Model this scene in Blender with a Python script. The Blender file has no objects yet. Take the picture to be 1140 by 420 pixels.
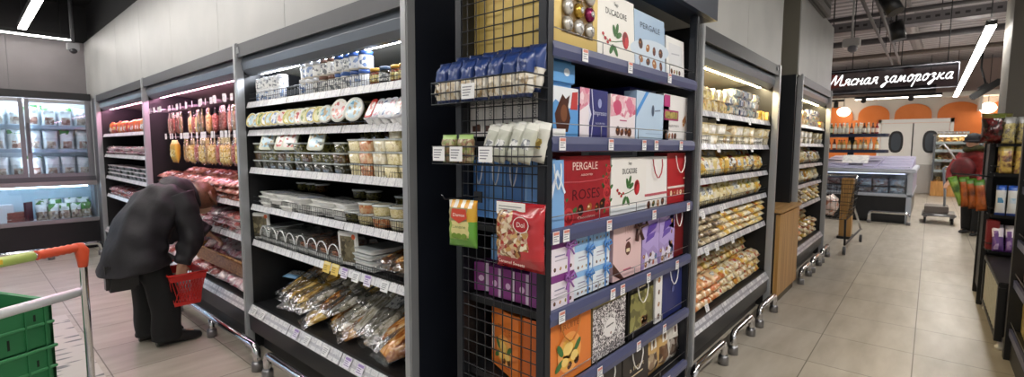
import bpy, bmesh, math, random
from mathutils import Vector, Matrix
SC = bpy.context.scene
COL = SC.collection
rnd = random.Random(11)
PI = math.pi

# ------------------------------------------------------------------ materials
def lin(c):
    return c / 12.92 if c <= 0.04045 else ((c + 0.055) / 1.055) ** 2.4
def rgb(h):
    return tuple(lin(int(h[i:i + 2], 16) / 255) for i in (0, 2, 4)) + (1,)
_M = {}
def mat(h, rough=0.5, metal=0.0, coat=0.0, emit=0.0, spec=0.5):
    k = (h, rough, metal, coat, emit, spec)
    if k in _M:
        return _M[k]
    m = bpy.data.materials.new('surface_' + h)
    m.use_nodes = True
    b = m.node_tree.nodes['Principled BSDF']
    b.inputs['Base Color'].default_value = rgb(h)
    b.inputs['Roughness'].default_value = rough
    b.inputs['Metallic'].default_value = metal
    b.inputs['Coat Weight'].default_value = coat
    b.inputs['Coat Roughness'].default_value = 0.1
    b.inputs['Specular IOR Level'].default_value = spec
    if emit:
        b.inputs['Emission Color'].default_value = rgb(h)
        b.inputs['Emission Strength'].default_value = emit
    _M[k] = m
    return m
def nodes_mat(name):
    m = bpy.data.materials.new(name)
    m.use_nodes = True
    nt = m.node_tree
    return m, nt, nt.nodes, nt.links, nt.nodes['Principled BSDF']
def ramp(N, cols, interp='LINEAR'):
    r = N.new('ShaderNodeValToRGB')
    e = r.color_ramp
    e.interpolation = interp
    n = len(cols)
    while len(e.elements) < n:
        e.elements.new(0.5)
    for i, c in enumerate(cols):
        p, h = c if isinstance(c, tuple) else (i / max(1, n - 1), c)
        e.elements[i].position = p
        e.elements[i].color = rgb(h)
    return r
def speck(name, cols, scale=40, rough=0.35, coat=0.3, kind='voronoi', bump=0.0, detail=4, interp='LINEAR', stretch=None, distort=0.0, gen=False):
    """food and printed matter: a noise or cell pattern through a colour ramp"""
    k = ('speck', name)
    if k in _M:
        return _M[k]
    m, nt, N, L, b = nodes_mat(name)
    tc = N.new('ShaderNodeTexCoord')
    mp = N.new('ShaderNodeMapping')
    if stretch:
        mp.inputs['Scale'].default_value = stretch
    L.new(tc.outputs['Generated' if gen else 'Object'], mp.inputs['Vector'])
    oi = N.new('ShaderNodeObjectInfo')
    mul = N.new('ShaderNodeMath'); mul.operation = 'MULTIPLY'; mul.inputs[1].default_value = 37.0
    L.new(oi.outputs['Random'], mul.inputs[0])
    va = N.new('ShaderNodeVectorMath'); va.operation = 'ADD'
    L.new(mp.outputs['Vector'], va.inputs[0]); L.new(mul.outputs[0], va.inputs[1])
    if kind == 'voronoi':
        t = N.new('ShaderNodeTexVoronoi'); t.inputs['Scale'].default_value = scale
        sp = N.new('ShaderNodeSeparateColor'); L.new(t.outputs['Color'], sp.inputs[0])
        out = sp.outputs[0]; hout = t.outputs['Distance']
    else:
        t = N.new('ShaderNodeTexNoise'); t.inputs['Scale'].default_value = scale
        t.inputs['Detail'].default_value = detail; t.inputs['Distortion'].default_value = distort
        mr = N.new('ShaderNodeMapRange'); mr.inputs[1].default_value = 0.3; mr.inputs[2].default_value = 0.7
        L.new(t.outputs['Fac'], mr.inputs[0]); out = mr.outputs[0]; hout = t.outputs['Fac']
    L.new(va.outputs[0], t.inputs['Vector'])
    r = ramp(N, cols, interp)
    L.new(out, r.inputs[0]); L.new(r.outputs[0], b.inputs['Base Color'])
    b.inputs['Roughness'].default_value = rough
    b.inputs['Coat Weight'].default_value = coat; b.inputs['Coat Roughness'].default_value = 0.08
    if bump:
        bp = N.new('ShaderNodeBump'); bp.inputs['Strength'].default_value = bump; bp.inputs['Distance'].default_value = 0.01
        L.new(hout, bp.inputs['Height']); L.new(bp.outputs[0], b.inputs['Normal'])
    _M[k] = m
    return m
def clear(name, tint='ffffff', refl=0.12, rough=0.08, bump=0.0, scale=30):
    """thin clear film or glass pane: mostly see-through with a gloss"""
    k = ('clear', name)
    if k in _M:
        return _M[k]
    m, nt, N, L, b = nodes_mat(name)
    N.remove(b)
    o = [n for n in N if n.type == 'OUTPUT_MATERIAL'][0]
    t = N.new('ShaderNodeBsdfTransparent'); t.inputs[0].default_value = rgb(tint)
    g = N.new('ShaderNodeBsdfGlossy'); g.inputs['Roughness'].default_value = rough
    mx = N.new('ShaderNodeMixShader')
    fr = N.new('ShaderNodeLayerWeight'); fr.inputs['Blend'].default_value = 0.25
    mr = N.new('ShaderNodeMapRange'); mr.inputs[3].default_value = refl; mr.inputs[4].default_value = 0.7
    L.new(fr.outputs['Fresnel'], mr.inputs[0])
    L.new(mr.outputs[0], mx.inputs[0]); L.new(t.outputs[0], mx.inputs[1]); L.new(g.outputs[0], mx.inputs[2])
    L.new(mx.outputs[0], o.inputs['Surface'])
    if bump:
        tc = N.new('ShaderNodeTexCoord'); no = N.new('ShaderNodeTexNoise'); no.inputs['Scale'].default_value = scale
        L.new(tc.outputs['Object'], no.inputs['Vector'])
        bp = N.new('ShaderNodeBump'); bp.inputs['Strength'].default_value = bump; bp.inputs['Distance'].default_value = 0.02
        L.new(no.outputs['Fac'], bp.inputs['Height']); L.new(bp.outputs[0], g.inputs['Normal'])
    _M[k] = m
    return m
def floor_mat():
    m, nt, N, L, b = nodes_mat('floor_tile')
    tc = N.new('ShaderNodeTexCoord'); mp = N.new('ShaderNodeMapping')
    mp.inputs['Location'].default_value = (0.08, -0.012, 0)
    L.new(tc.outputs['Object'], mp.inputs['Vector'])
    br = N.new('ShaderNodeTexBrick'); br.offset = 0.0; br.squash = 1.0
    br.inputs['Scale'].default_value = 1.0
    br.inputs['Brick Width'].default_value = 0.635; br.inputs['Row Height'].default_value = 0.548
    br.inputs['Mortar Size'].default_value = 0.0035; br.inputs['Mortar Smooth'].default_value = 0.1
    br.inputs['Color1'].default_value = rgb('bfb7aa'); br.inputs['Color2'].default_value = rgb('b4aca0')
    br.inputs['Mortar'].default_value = rgb('6f665a')
    L.new(mp.outputs[0], br.inputs['Vector'])
    no = N.new('ShaderNodeTexNoise'); no.inputs['Scale'].default_value = 2.2; no.inputs['Detail'].default_value = 8
    mp2 = N.new('ShaderNodeMapping'); mp2.inputs['Scale'].default_value = (1, 4, 1)
    L.new(tc.outputs['Object'], mp2.inputs['Vector']); L.new(mp2.outputs[0], no.inputs['Vector'])
    r = ramp(N, [(0.3, 'd8d4cc'), (0.7, 'ffffff')])
    L.new(no.outputs['Fac'], r.inputs[0])
    mx = N.new('ShaderNodeMix'); mx.data_type = 'RGBA'; mx.blend_type = 'MULTIPLY'; mx.inputs[0].default_value = 0.8
    L.new(br.outputs['Color'], mx.inputs[6]); L.new(r.outputs[0], mx.inputs[7])
    L.new(mx.outputs[2], b.inputs['Base Color'])
    b.inputs['Roughness'].default_value = 0.38
    bp = N.new('ShaderNodeBump'); bp.inputs['Strength'].default_value = 0.25; bp.inputs['Distance'].default_value = 0.003; bp.invert = True
    L.new(br.outputs['Fac'], bp.inputs['Height']); L.new(bp.outputs[0], b.inputs['Normal'])
    return m
def inlay_mat():
    m, nt, N, L, b = nodes_mat('mosaic_tile')
    tc = N.new('ShaderNodeTexCoord'); mp = N.new('ShaderNodeMapping')
    mp.inputs['Rotation'].default_value = (0, 0, 0.6); mp.inputs['Scale'].default_value = (4.2, 16, 1)
    L.new(tc.outputs['Object'], mp.inputs['Vector'])
    v = N.new('ShaderNodeTexVoronoi'); v.inputs['Scale'].default_value = 1.0; v.inputs['Randomness'].default_value = 0.9
    L.new(mp.outputs[0], v.inputs['Vector'])
    r = ramp(N, [(0.0, '4b4d4c'), (0.26, '6c6d6a'), (0.33, 'c0bab0'), (1.0, 'c2bcb2')])
    L.new(v.outputs['Distance'], r.inputs[0]); L.new(r.outputs[0], b.inputs['Base Color'])
    b.inputs['Roughness'].default_value = 0.4
    return m
def wood_mat(name, c1, c2, scale=(30, 30, 1.2)):
    m, nt, N, L, b = nodes_mat(name)
    tc = N.new('ShaderNodeTexCoord'); mp = N.new('ShaderNodeMapping'); mp.inputs['Scale'].default_value = scale
    L.new(tc.outputs['Object'], mp.inputs['Vector'])
    n = N.new('ShaderNodeTexNoise'); n.inputs['Scale'].default_value = 1.0; n.inputs['Detail'].default_value = 5
    L.new(mp.outputs[0], n.inputs['Vector'])
    r = ramp(N, [(0.35, c1), (0.65, c2)]); L.new(n.outputs['Fac'], r.inputs[0])
    L.new(r.outputs[0], b.inputs['Base Color']); b.inputs['Roughness'].default_value = 0.45
    return m
def deck_mat():
    m, nt, N, L, b = nodes_mat('ceiling_deck')
    tc = N.new('ShaderNodeTexCoord')
    w = N.new('ShaderNodeTexWave'); w.bands_direction = 'X'; w.inputs['Scale'].default_value = 1.1
    L.new(tc.outputs['Object'], w.inputs['Vector'])
    r = ramp(N, [(0.0, '858082'), (0.5, 'a29da0'), (1.0, 'aca6a8')]); L.new(w.outputs['Fac'], r.inputs[0])
    L.new(r.outputs[0], b.inputs['Base Color']); b.inputs['Roughness'].default_value = 0.8
    bp = N.new('ShaderNodeBump'); bp.inputs['Distance'].default_value = 0.05
    L.new(w.outputs['Fac'], bp.inputs['Height']); L.new(bp.outputs[0], b.inputs['Normal'])
    return m
def rail_mat(name, base, tag, dark, seed=0.0):
    """shelf-edge strip with slipped-in price cards"""
    m, nt, N, L, b = nodes_mat(name)
    tc = N.new('ShaderNodeTexCoord'); mp = N.new('ShaderNodeMapping')
    mp.inputs['Location'].default_value = (seed, 0.0, 0.012)
    L.new(tc.outputs['Object'], mp.inputs['Vector'])
    br = N.new('ShaderNodeTexBrick'); br.offset = 0.37; br.inputs['Scale'].default_value = 1.0
    br.inputs['Brick Width'].default_value = 0.062; br.inputs['Row Height'].default_value = 0.6
    br.inputs['Mortar Size'].default_value = 0.004; br.inputs['Bias'].default_value = 0.0
    br.inputs['Color1'].default_value = rgb(base); br.inputs['Color2'].default_value = rgb(tag); br.inputs['Mortar'].default_value = rgb(dark)
    L.new(mp.outputs[0], br.inputs['Vector'])
    no = N.new('ShaderNodeTexNoise'); no.inputs['Scale'].default_value = 140
    mp2 = N.new('ShaderNodeMapping'); mp2.inputs['Scale'].default_value = (1, 1, 0.35); L.new(tc.outputs['Object'], mp2.inputs['Vector']); L.new(mp2.outputs[0], no.inputs['Vector'])
    r = ramp(N, [(0.36, 'c4c4ca'), (0.46, 'ffffff')]); L.new(no.outputs['Fac'], r.inputs[0])
    mx = N.new('ShaderNodeMix'); mx.data_type = 'RGBA'; mx.blend_type = 'MULTIPLY'; mx.inputs[0].default_value = 0.6
    L.new(br.outputs['Color'], mx.inputs[6]); L.new(r.outputs[0], mx.inputs[7]); L.new(mx.outputs[2], b.inputs['Base Color'])
    b.inputs['Roughness'].default_value = 0.3
    return m
CHROME = mat('d9d9dc', 0.12, 1.0)
STEEL = mat('9a9a9e', 0.3, 1.0)
WIRE = mat('3a3c40', 0.35, 0.8)
BLACK = mat('101114', 0.45)
NAVY = mat('1d212b', 0.4)
GREYMET = mat('77797c', 0.4, 0.3)
WHITE = mat('eeeeee', 0.4)
FILM = clear('clear_film', 'ffffff', 0.06, 0.15, 0.6, 40)
GLASS = clear('glass_pane', 'f4fbff', 0.05, 0.02)

# ------------------------------------------------------------------ mesh builder
class MB:
    def __init__(s):
        s.v = []; s.f = []; s.m = []; s.s = []; s.mats = []
    def mi(s, m):
        if m not in s.mats:
            s.mats.append(m)
        return s.mats.index(m)
    def add(s, vs, fs, m, smooth=False, M=None):
        o = len(s.v)
        if M is not None:
            vs = [M @ Vector(v) for v in vs]
        s.v += [tuple(v) for v in vs]
        ml = m if isinstance(m, list) else None
        i = s.mi(m) if ml is None else 0
        for k, f in enumerate(fs):
            s.f.append(tuple(a + o for a in f)); s.m.append(i if ml is None else s.mi(ml[k])); s.s.append(smooth)
        return s
    def box(s, x0, x1, y0, y1, z0, z1, m, M=None):
        vs = [(x, y, z) for z in (z0, z1) for y in (y0, y1) for x in (x0, x1)]
        return s.add(vs, [(0, 2, 3, 1), (4, 5, 7, 6), (0, 1, 5, 4), (2, 6, 7, 3), (0, 4, 6, 2), (1, 3, 7, 5)], m, False, M)
    def cbox(s, x0, x1, y0, y1, z0, z1, m, bev=0.004, seg=2, M=None):
        b = bmesh.new()
        bmesh.ops.create_cube(b, size=1.0)
        for v in b.verts:
            v.co = Vector(((x0 + x1) / 2 + v.co.x * (x1 - x0), (y0 + y1) / 2 + v.co.y * (y1 - y0), (z0 + z1) / 2 + v.co.z * (z1 - z0)))
        bmesh.ops.bevel(b, geom=b.edges[:], offset=bev, segments=seg, affect='EDGES')
        b.verts.index_update()
        vs = [v.co.copy() for v in b.verts]; fs = [tuple(v.index for v in f.verts) for f in b.faces]
        b.free()
        return s.add(vs, fs, m, False, M)
    def quad(s, a, b, c, d, m):
        return s.add([a, b, c, d], [(0, 1, 2, 3)], m)
    def prism(s, pts, y0, y1, m, M=None, smooth=False):
        """outline in x,z extruded along y"""
        n = len(pts)
        vs = [(p[0], y0, p[1]) for p in pts] + [(p[0], y1, p[1]) for p in pts]
        fs = [tuple(range(n)), tuple(reversed(range(n, 2 * n)))]
        s.add(vs, fs, m, False, M)
        return s.add(vs, [(i, n + i, n + (i + 1) % n, (i + 1) % n) for i in range(n)], m, smooth, M)
    def tube(s, pts, r, m, n=8, closed=False, caps=True):
        pts = [Vector(p) for p in pts]
        k = len(pts)
        rs = r if isinstance(r, (list, tuple)) else [r] * k
        rings = []
        t0 = (pts[1] - pts[0]).normalized()
        u = t0.orthogonal().normalized()
        for i, p in enumerate(pts):
            if closed:
                t = (pts[(i + 1) % k] - pts[i - 1]).normalized()
            else:
                t = (pts[min(i + 1, k - 1)] - pts[max(i - 1, 0)]).normalized()
            u = (u - t * u.dot(t))
            u = u.normalized() if u.length > 1e-6 else t.orthogonal().normalized()
            w = t.cross(u)
            rings.append([p + (u * math.cos(2 * PI * j / n) + w * math.sin(2 * PI * j / n)) * rs[i] for j in range(n)])
        vs = [q for g in rings for q in g]
        fs = []
        for i in range(k if closed else k - 1):
            a, b = i * n, ((i + 1) % k) * n
            fs += [(a + j, a + (j + 1) % n, b + (j + 1) % n, b + j) for j in range(n)]
        s.add(vs, fs, m, n > 4)
        if caps and not closed:
            s.add(rings[0], [tuple(reversed(range(n)))], m); s.add(rings[-1], [tuple(range(n))], m)
        return s
    def lathe(s, prof, m, n=16, c=(0, 0, 0), M=None, sx=1.0, sy=1.0, smooth=True):
        """prof: (r, z) or (r, z, material of the band that ends here)"""
        vs, fs, ms = [], [], []
        for p in prof:
            vs += [(c[0] + p[0] * sx * math.cos(2 * PI * j / n), c[1] + p[0] * sy * math.sin(2 * PI * j / n), c[2] + p[1]) for j in range(n)]
        for i in range(len(prof) - 1):
            a, b = i * n, (i + 1) * n
            mm = prof[i + 1][2] if len(prof[i + 1]) > 2 else m
            fs += [(a + j, a + (j + 1) % n, b + (j + 1) % n, b + j) for j in range(n)]; ms += [mm] * n
        s.add(vs, fs, ms, smooth, M)
        k = len(prof)
        o = vs
        if prof[0][0] > 1e-5:
            s.add(o[:n], [tuple(reversed(range(n)))], m, False, M)
        if prof[-1][0] > 1e-5:
            s.add(o[-n:], [tuple(range(n))], prof[-1][2] if len(prof[-1]) > 2 else m, False, M)
        return s
    def loft(s, rings, m, smooth=True, caps=True, M=None):
        n = len(rings[0])
        vs = [q for g in rings for q in g]
        fs = []
        for i in range(len(rings) - 1):
            a, b = i * n, (i + 1) * n
            fs += [(a + j, a + (j + 1) % n, b + (j + 1) % n, b + j) for j in range(n)]
        s.add(vs, fs, m, smooth, M)
        if caps:
            s.add(rings[0], [tuple(reversed(range(n)))], m, False, M); s.add(rings[-1], [tuple(range(n))], m, False, M)
        return s
    def ball(s, c, rx, ry, rz, m, n=10, k=6, M=None):
        prof = [(math.sin(PI * i / k), -math.cos(PI * i / k)) for i in range(k + 1)]
        vs = [(c[0] + rx * p[0] * math.cos(2 * PI * j / n), c[1] + ry * p[0] * math.sin(2 * PI * j / n), c[2] + rz * p[1]) for p in prof for j in range(n)]
        fs = [(i * n + j, i * n + (j + 1) % n, (i + 1) * n + (j + 1) % n, (i + 1) * n + j) for i in range(k) for j in range(n)]
        return s.add(vs, fs, m, True, M)
    def pillow(s, w, h, t, mf, nx=10, ny=12, crimp=0.12, wr=0.15, seed=0, M=None, flat_bottom=False):
        """filled bag standing in x,z, front at -y; mf(u,v,front) gives the material"""
        R = random.Random(seed)
        def prof(u, v):
            e = max(0.0, (1 - abs(2 * v - 1)) - crimp) / (1 - crimp)
            a = math.sqrt(max(0, 1 - (2 * u - 1) ** 4)) * min(1, (e * 2.4)) ** 0.6
            return a
        jit = {(i, j): 1 + wr * (R.random() - 0.5) * 2 for i in range(nx + 1) for j in range(ny + 1)}
        for sd in (-1, 1):
            vs = []
            for j in range(ny + 1):
                v = j / ny
                pinch = 1 - 0.06 * math.sin(PI * v)
                for i in range(nx + 1):
                    u = i / nx
                    edge = i in (0, nx)
                    d = prof(u, v) * (1 if edge else jit[i, j]) * t / 2
                    if edge: d = 0
                    vs.append(((u - 0.5) * w * pinch, sd * d if sd < 0 or not flat_bottom else d * 0.15, v * h))
            fs, ms = [], []
            for j in range(ny):
                for i in range(nx):
                    a = j * (nx + 1) + i
                    q = (a, a + 1, a + nx + 2, a + nx + 1)
                    fs.append(q if sd < 0 else q[::-1]); ms.append(mf((i + .5) / nx, (j + .5) / ny, sd < 0))
            s.add(vs, fs, ms, True, M)
        return s
    # flat art on a front plane y = y0 (x right, z up)
    def art_poly(s, pts, m, y=-0.0008):
        return s.add([(p[0], y, p[1]) for p in pts], [tuple(range(len(pts)))], m)
    def art_rect(s, x0, x1, z0, z1, m, y=-0.0008):
        return s.art_poly([(x0, z0), (x1, z0), (x1, z1), (x0, z1)], m, y)
    def art_ell(s, cx, cz, rx, rz, m, y=-0.0010, n=14, rot=0.0):
        c, q = math.cos(rot), math.sin(rot)
        pts = []
        for i in range(n):
            a, b = rx * math.cos(2 * PI * i / n), rz * math.sin(2 * PI * i / n)
            pts.append((cx + a * c - b * q, cz + a * q + b * c))
        return s.art_poly(pts, m, y)
    def art_line(s, pts, w, m, y=-0.0010):
        for (a, b) in zip(pts[:-1], pts[1:]):
            dx, dz = b[0] - a[0], b[1] - a[1]
            l = math.hypot(dx, dz) or 1
            nx, nz = -dz / l * w / 2, dx / l * w / 2
            s.art_poly([(a[0] + nx, a[1] + nz), (a[0] - nx, a[1] - nz), (b[0] - nx, b[1] - nz), (b[0] + nx, b[1] + nz)], m, y)
        return s
    def art_text(s, txt, cx, cz, size, m, y=-0.0012, width=None, rot=0.0):
        vs, fs, w = glyphs(txt)
        k = size
        kx = width / w if width else k
        c, q = math.cos(rot), math.sin(rot)
        P = []
        for v in vs:
            a, b = (v[0] - w / 2) * kx, v[1] * k
            P.append((cx + a * c - b * q, y, cz + a * q + b * c))
        return s.add(P, fs, m)
    def art_rose(s, cx, cz, r, m1, m2, green, leaves=True):
        if leaves:
            for a in (0.5, 2.4, 4.0):
                s.art_ell(cx + 1.25 * r * math.cos(a), cz + 1.25 * r * math.sin(a), r * .55, r * .26, green, -0.0009, 10, a)
        s.art_ell(cx, cz, r, r, m1, -0.0012)
        for i, k in enumerate((0.72, 0.48, 0.25)):
            s.art_ell(cx + .1 * r * math.cos(i * 2), cz + .1 * r * math.sin(i * 2), r * k, r * k * .9, m2 if i % 2 == 0 else m1, -0.0014 - .0002 * i, 10)
        return s
    def mesh(s, name='m', fix=True):
        me = bpy.data.meshes.new(name)
        me.from_pydata(s.v, [], s.f)
        for m in s.mats:
            me.materials.append(m)
        me.polygons.foreach_set('material_index', s.m)
        me.polygons.foreach_set('use_smooth', s.s)
        if fix:
            b = bmesh.new(); b.from_mesh(me)
            bmesh.ops.remove_doubles(b, verts=b.verts[:], dist=1e-6)
            bmesh.ops.recalc_face_normals(b, faces=b.faces[:])
            b.to_mesh(me); b.free()
        me.update()
        return me
_G = {}
def glyphs(txt):
    if txt in _G:
        return _G[txt]
    cu = bpy.data.curves.new('t', 'FONT'); cu.body = txt; cu.size = 1.0; cu.resolution_u = 2
    o = bpy.data.objects.new('t', cu); COL.objects.link(o)
    dg = bpy.context.evaluated_depsgraph_get()
    me = o.evaluated_get(dg).to_mesh()
    vs = [tuple(v.co) for v in me.vertices]; fs = [tuple(p.vertices) for p in me.polygons]
    o.evaluated_get(dg).to_mesh_clear()
    bpy.data.objects.remove(o); bpy.data.curves.remove(cu)
    xs = [v[0] for v in vs] or [0, 1]
    x0 = min(xs); vs = [(v[0] - x0, v[1], v[2]) for v in vs]
    _G[txt] = (vs, fs, max(xs) - x0)
    return _G[txt]

# ------------------------------------------------------------------ objects
LABELS = []
def link(name, data, parent=None, kind=None, label=None):
    o = bpy.data.objects.new(name, data)
    COL.objects.link(o)
    if parent is not None:
        o.parent = parent
    if kind: o['kind'] = kind
    if label: o['label'] = label
    return o
def part(name, mb, parent, label=None, kind=None):
    return link(name, mb.mesh(name) if isinstance(mb, MB) else mb, parent, kind, label)
def struct(name, mb):
    return link(name, mb.mesh(name), None, 'structure')
def tag(o, label, cat, group=None):
    o['label'] = label; o['category'] = cat
    if group: o['group'] = group
    LABELS.append((label, o.name, group))
    return o
def thing(name, label, cat, loc=(0, 0, 0), rz=0.0, group=None, mesh=None):
    o = link(name, mesh)
    o.location = loc; o.rotation_euler = (0, 0, rz)
    return tag(o, label, cat, group)
class Proto:
    """one kind of thing: its own mesh and its parts' meshes, shared by every copy"""
    def __init__(s, mb, kids=(), size=(0, 0, 0)):
        s.me = mb.mesh('body') if isinstance(mb, MB) else mb
        s.kids = [(k[0], k[1].mesh(k[0]) if isinstance(k[1], MB) else k[1]) for k in kids]
        s.size = size
def place(p, name, label, cat, loc, rot=(0, 0, 0), group=None, sc=None):
    o = link(name, p.me)
    o.location = loc; o.rotation_euler = rot
    if sc: o.scale = sc if isinstance(sc, (tuple, list)) else (sc,) * 3
    for n, me in p.kids:
        link(n, me, o)
    return tag(o, label, cat, group)
_O = 'first second third fourth fifth sixth seventh eighth ninth tenth eleventh twelfth thirteenth fourteenth fifteenth sixteenth seventeenth eighteenth nineteenth twentieth'.split()
_T = {2: 'twenty', 3: 'thirty', 4: 'forty', 5: 'fifty'}
def nth(i):
    i += 1
    if i <= 20: return _O[i - 1]
    if i % 10 == 0: return {3: 'thirtieth', 4: 'fortieth', 5: 'fiftieth'}[i // 10]
    return _T[i // 10] + '-' + _O[i % 10 - 1]
class Frame:
    """a cabinet's own axes: x from the left as a shopper faces it, y inward, z up"""
    def __init__(s, ox, oy, rz):
        s.o = (ox, oy); s.rz = rz; s.c, s.s = math.cos(rz), math.sin(rz)
    def __call__(s, x, y, z):
        return (s.o[0] + x * s.c - y * s.s, s.o[1] + x * s.s + y * s.c, z)
def row(fr, protos, descs, name, cat, where, x0, x1, n, y, z, group, layers=1, lh=0.05, rot=(0, 0, 0), jx=0.004, jy=0.008, jr=0.04, pick=None, names=None, skip=None, sc=None, side='left', layer_names=None):
    """a counted row of like things, each with an ordinal of its own in the label"""
    R = random.Random(hash((x0 * 7.13, z * 3.1, n, y)) & 0xffff)
    if layers == 1: ln = ['']
    elif layer_names: ln = layer_names
    else: ln = {2: ['lower layer, ', 'upper layer, '], 3: ['bottom layer, ', 'middle layer, ', 'top layer, '], 4: ['bottom layer, ', 'second layer, ', 'third layer, ', 'top layer, ']}[layers]
    for L in range(layers):
        k = 0
        idx = [i for i in range(n) if not (skip and skip(i, L))]
        for q, i in enumerate(idx):
            pi = pick(i, L) if pick else R.randrange(len(protos))
            x = x0 + (x1 - x0) * (i + 0.5) / n + R.uniform(-jx, jx)
            ordn = nth(q) + ' from left' if side == 'left' else nth(len(idx) - 1 - q) + ' from right'
            if len(idx) == 1: ordn = ''
            loc = fr(x, y + R.uniform(-jy, jy), z + L * lh)
            r = (rot[0], rot[1], fr.rz + rot[2] + R.uniform(-jr, jr))
            s3 = sc * R.uniform(.95, 1.05) if sc else 1.0
            s3 = [s3, s3, s3]
            w_ = protos[pi].size[0]
            if w_ and jr <= .16 and abs(rot[2]) < .2 and n > 1:
                s3[0] = min(s3[0], max(.6, .97 * (abs(x1 - x0) / n - jx) / w_))
            if layers > 1 and protos[pi].size[2] and abs(rot[0]) < .5:
                s3[2] = min(s3[2], max(.6, (.985 if not rot[0] else .9) * lh / protos[pi].size[2]))
            place(protos[pi], (names or [name] * 99)[pi], f'{descs[pi]}, ' + (ordn + ', ' if ordn else '') + ln[L] + where, cat, loc, r, group, s3)
# ------------------------------------------------------------------ camera
FPX = 535.0
def make_camera():
    yaw = math.radians(41.0); pitch = math.atan((210 - 164.3) / FPX); rl = math.radians(0.21)
    F = Vector((math.cos(yaw) * math.cos(pitch), math.sin(yaw) * math.cos(pitch), -math.sin(pitch)))
    R0 = Vector((math.sin(yaw), -math.cos(yaw), 0)); U0 = R0.cross(F)
    R = R0 * math.cos(rl) + U0 * math.sin(rl); U = R.cross(F)
    cam = bpy.data.cameras.new('camera'); o = bpy.data.objects.new('camera', cam); COL.objects.link(o)
    M = Matrix((R, U, -F)).transposed().to_4x4(); M.translation = (0, 0, 1.45)
    o.matrix_world = M
    cam.sensor_width = 36; cam.lens = 36 * FPX / 1140
    cam.dof.use_dof = True; cam.dof.focus_distance = 1.9; cam.dof.aperture_fstop = 5.0
    cam.clip_start = 0.05
    SC.camera = o
make_camera()
SC.view_settings.view_transform = 'Standard'; SC.view_settings.look = 'None'; SC.view_settings.gamma = 1.0
SC.view_settings.use_curve_mapping = False; SC.view_settings.exposure = 0.9
SC.cycles.use_denoising = True
SC.cycles.transparent_max_bounces = 24
SC.cycles.max_bounces = 6
SC.cycles.sample_clamp_indirect = 6
w = bpy.data.worlds.new('shop_air'); SC.world = w; w.use_nodes = True
w.node_tree.nodes['Background'].inputs[0].default_value = (1.0, 0.98, 0.95, 1); w.node_tree.nodes['Background'].inputs[1].default_value = 0.30

# ------------------------------------------------------------------ shell
PANEL = speck('wall_panel', ['a3a3a1', 'adadaa'], 3, 0.5, 0.0, 'noise')
PANEL_SHADED = speck('end_wall_panel', ['6f6a6c', '787375'], 3, 0.5, 0.0, 'noise')  # same grey panel as the other walls, its dimness put into the colour
OLIVE = mat('6e6a5e', 0.6)
struct('floor', MB().box(0.525, 26, -8, 12, -0.1, 0, floor_mat()).box(-6, 0.525, 5.55, 12, -0.1, 0, floor_mat()).box(-6, 0.525, -8, 2.2, -0.1, 0, floor_mat()))
struct('floor_inlay', MB().box(-6, 0.525, 2.2, 5.55, -0.1, 0, inlay_mat()))
b = MB()
ys = [1.70, 2.86, 3.93, 5.08, 6.14, 7.25, 8.35, 9.30]
for a, c in zip(ys[:-1], ys[1:]):
    b.box(1.285, 1.34, a + .002, c - .002, 2.115, 2.92, PANEL)
b.box(1.30, 1.36, 1.70, 9.3, 2.115, 2.92, mat('8b8a86', 0.6))
struct('wall_left', b)
struct('trim_1', MB().box(1.34, 1.40, 1.2, 12, 2.92, 3.5, mat('17171a', 0.7)))
b = MB()
xs = [-6, -4.3, -3.1, -1.9, -0.7, 0.5, 1.284]
for a, c in zip(xs[:-1], xs[1:]):
    b.box(a + .002, c - .002, 9.30, 9.36, 0, 2.92, PANEL_SHADED)
struct('wall_end', b)
struct('trim_2', MB().box(-6, 1.34, 9.37, 9.43, 2.9, 3.5, mat('141416', 0.7)))
struct('ceiling', MB().box(-6, 1.34, -2, 12, 3.45, 3.5, mat('121214', 0.85)))
struct('ceiling_deck', MB().box(1.34, 26, -8, 12, 4.2, 4.3, deck_mat()))
# bulkheads over the cheese coolers
b = MB()
for a, c in ((2.0, 2.876), (2.878, 3.80), (3.804, 4.83)):
    b.box(a, c, 1.05, 1.95, 2.155, 4.19, PANEL)
struct('wall_right', b)
b = MB().box(5.575, 6.58, 1.051, 1.95, 2.19, 3.02, PANEL).box(6.584, 7.62, 1.051, 1.95, 2.19, 3.02, PANEL)
b.box(5.565, 5.575, 1.06, 1.95, 2.19, 3.02, OLIVE)
struct('wall_right_far', b)
# pillar past the shelving
struct('pillar', MB().box(7.73, 8.6, -1.6, -0.60, 0, 4.19, mat('6b675f', 0.7)))
struct('trim_7', MB().box(2.21, 2.85, 1.70, 1.76, 0, 3.4, NAVY))
struct('wall_south', MB().box(8, 26, -7.6, -7.5, 0, 4.19, PANEL_SHADED))
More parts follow.
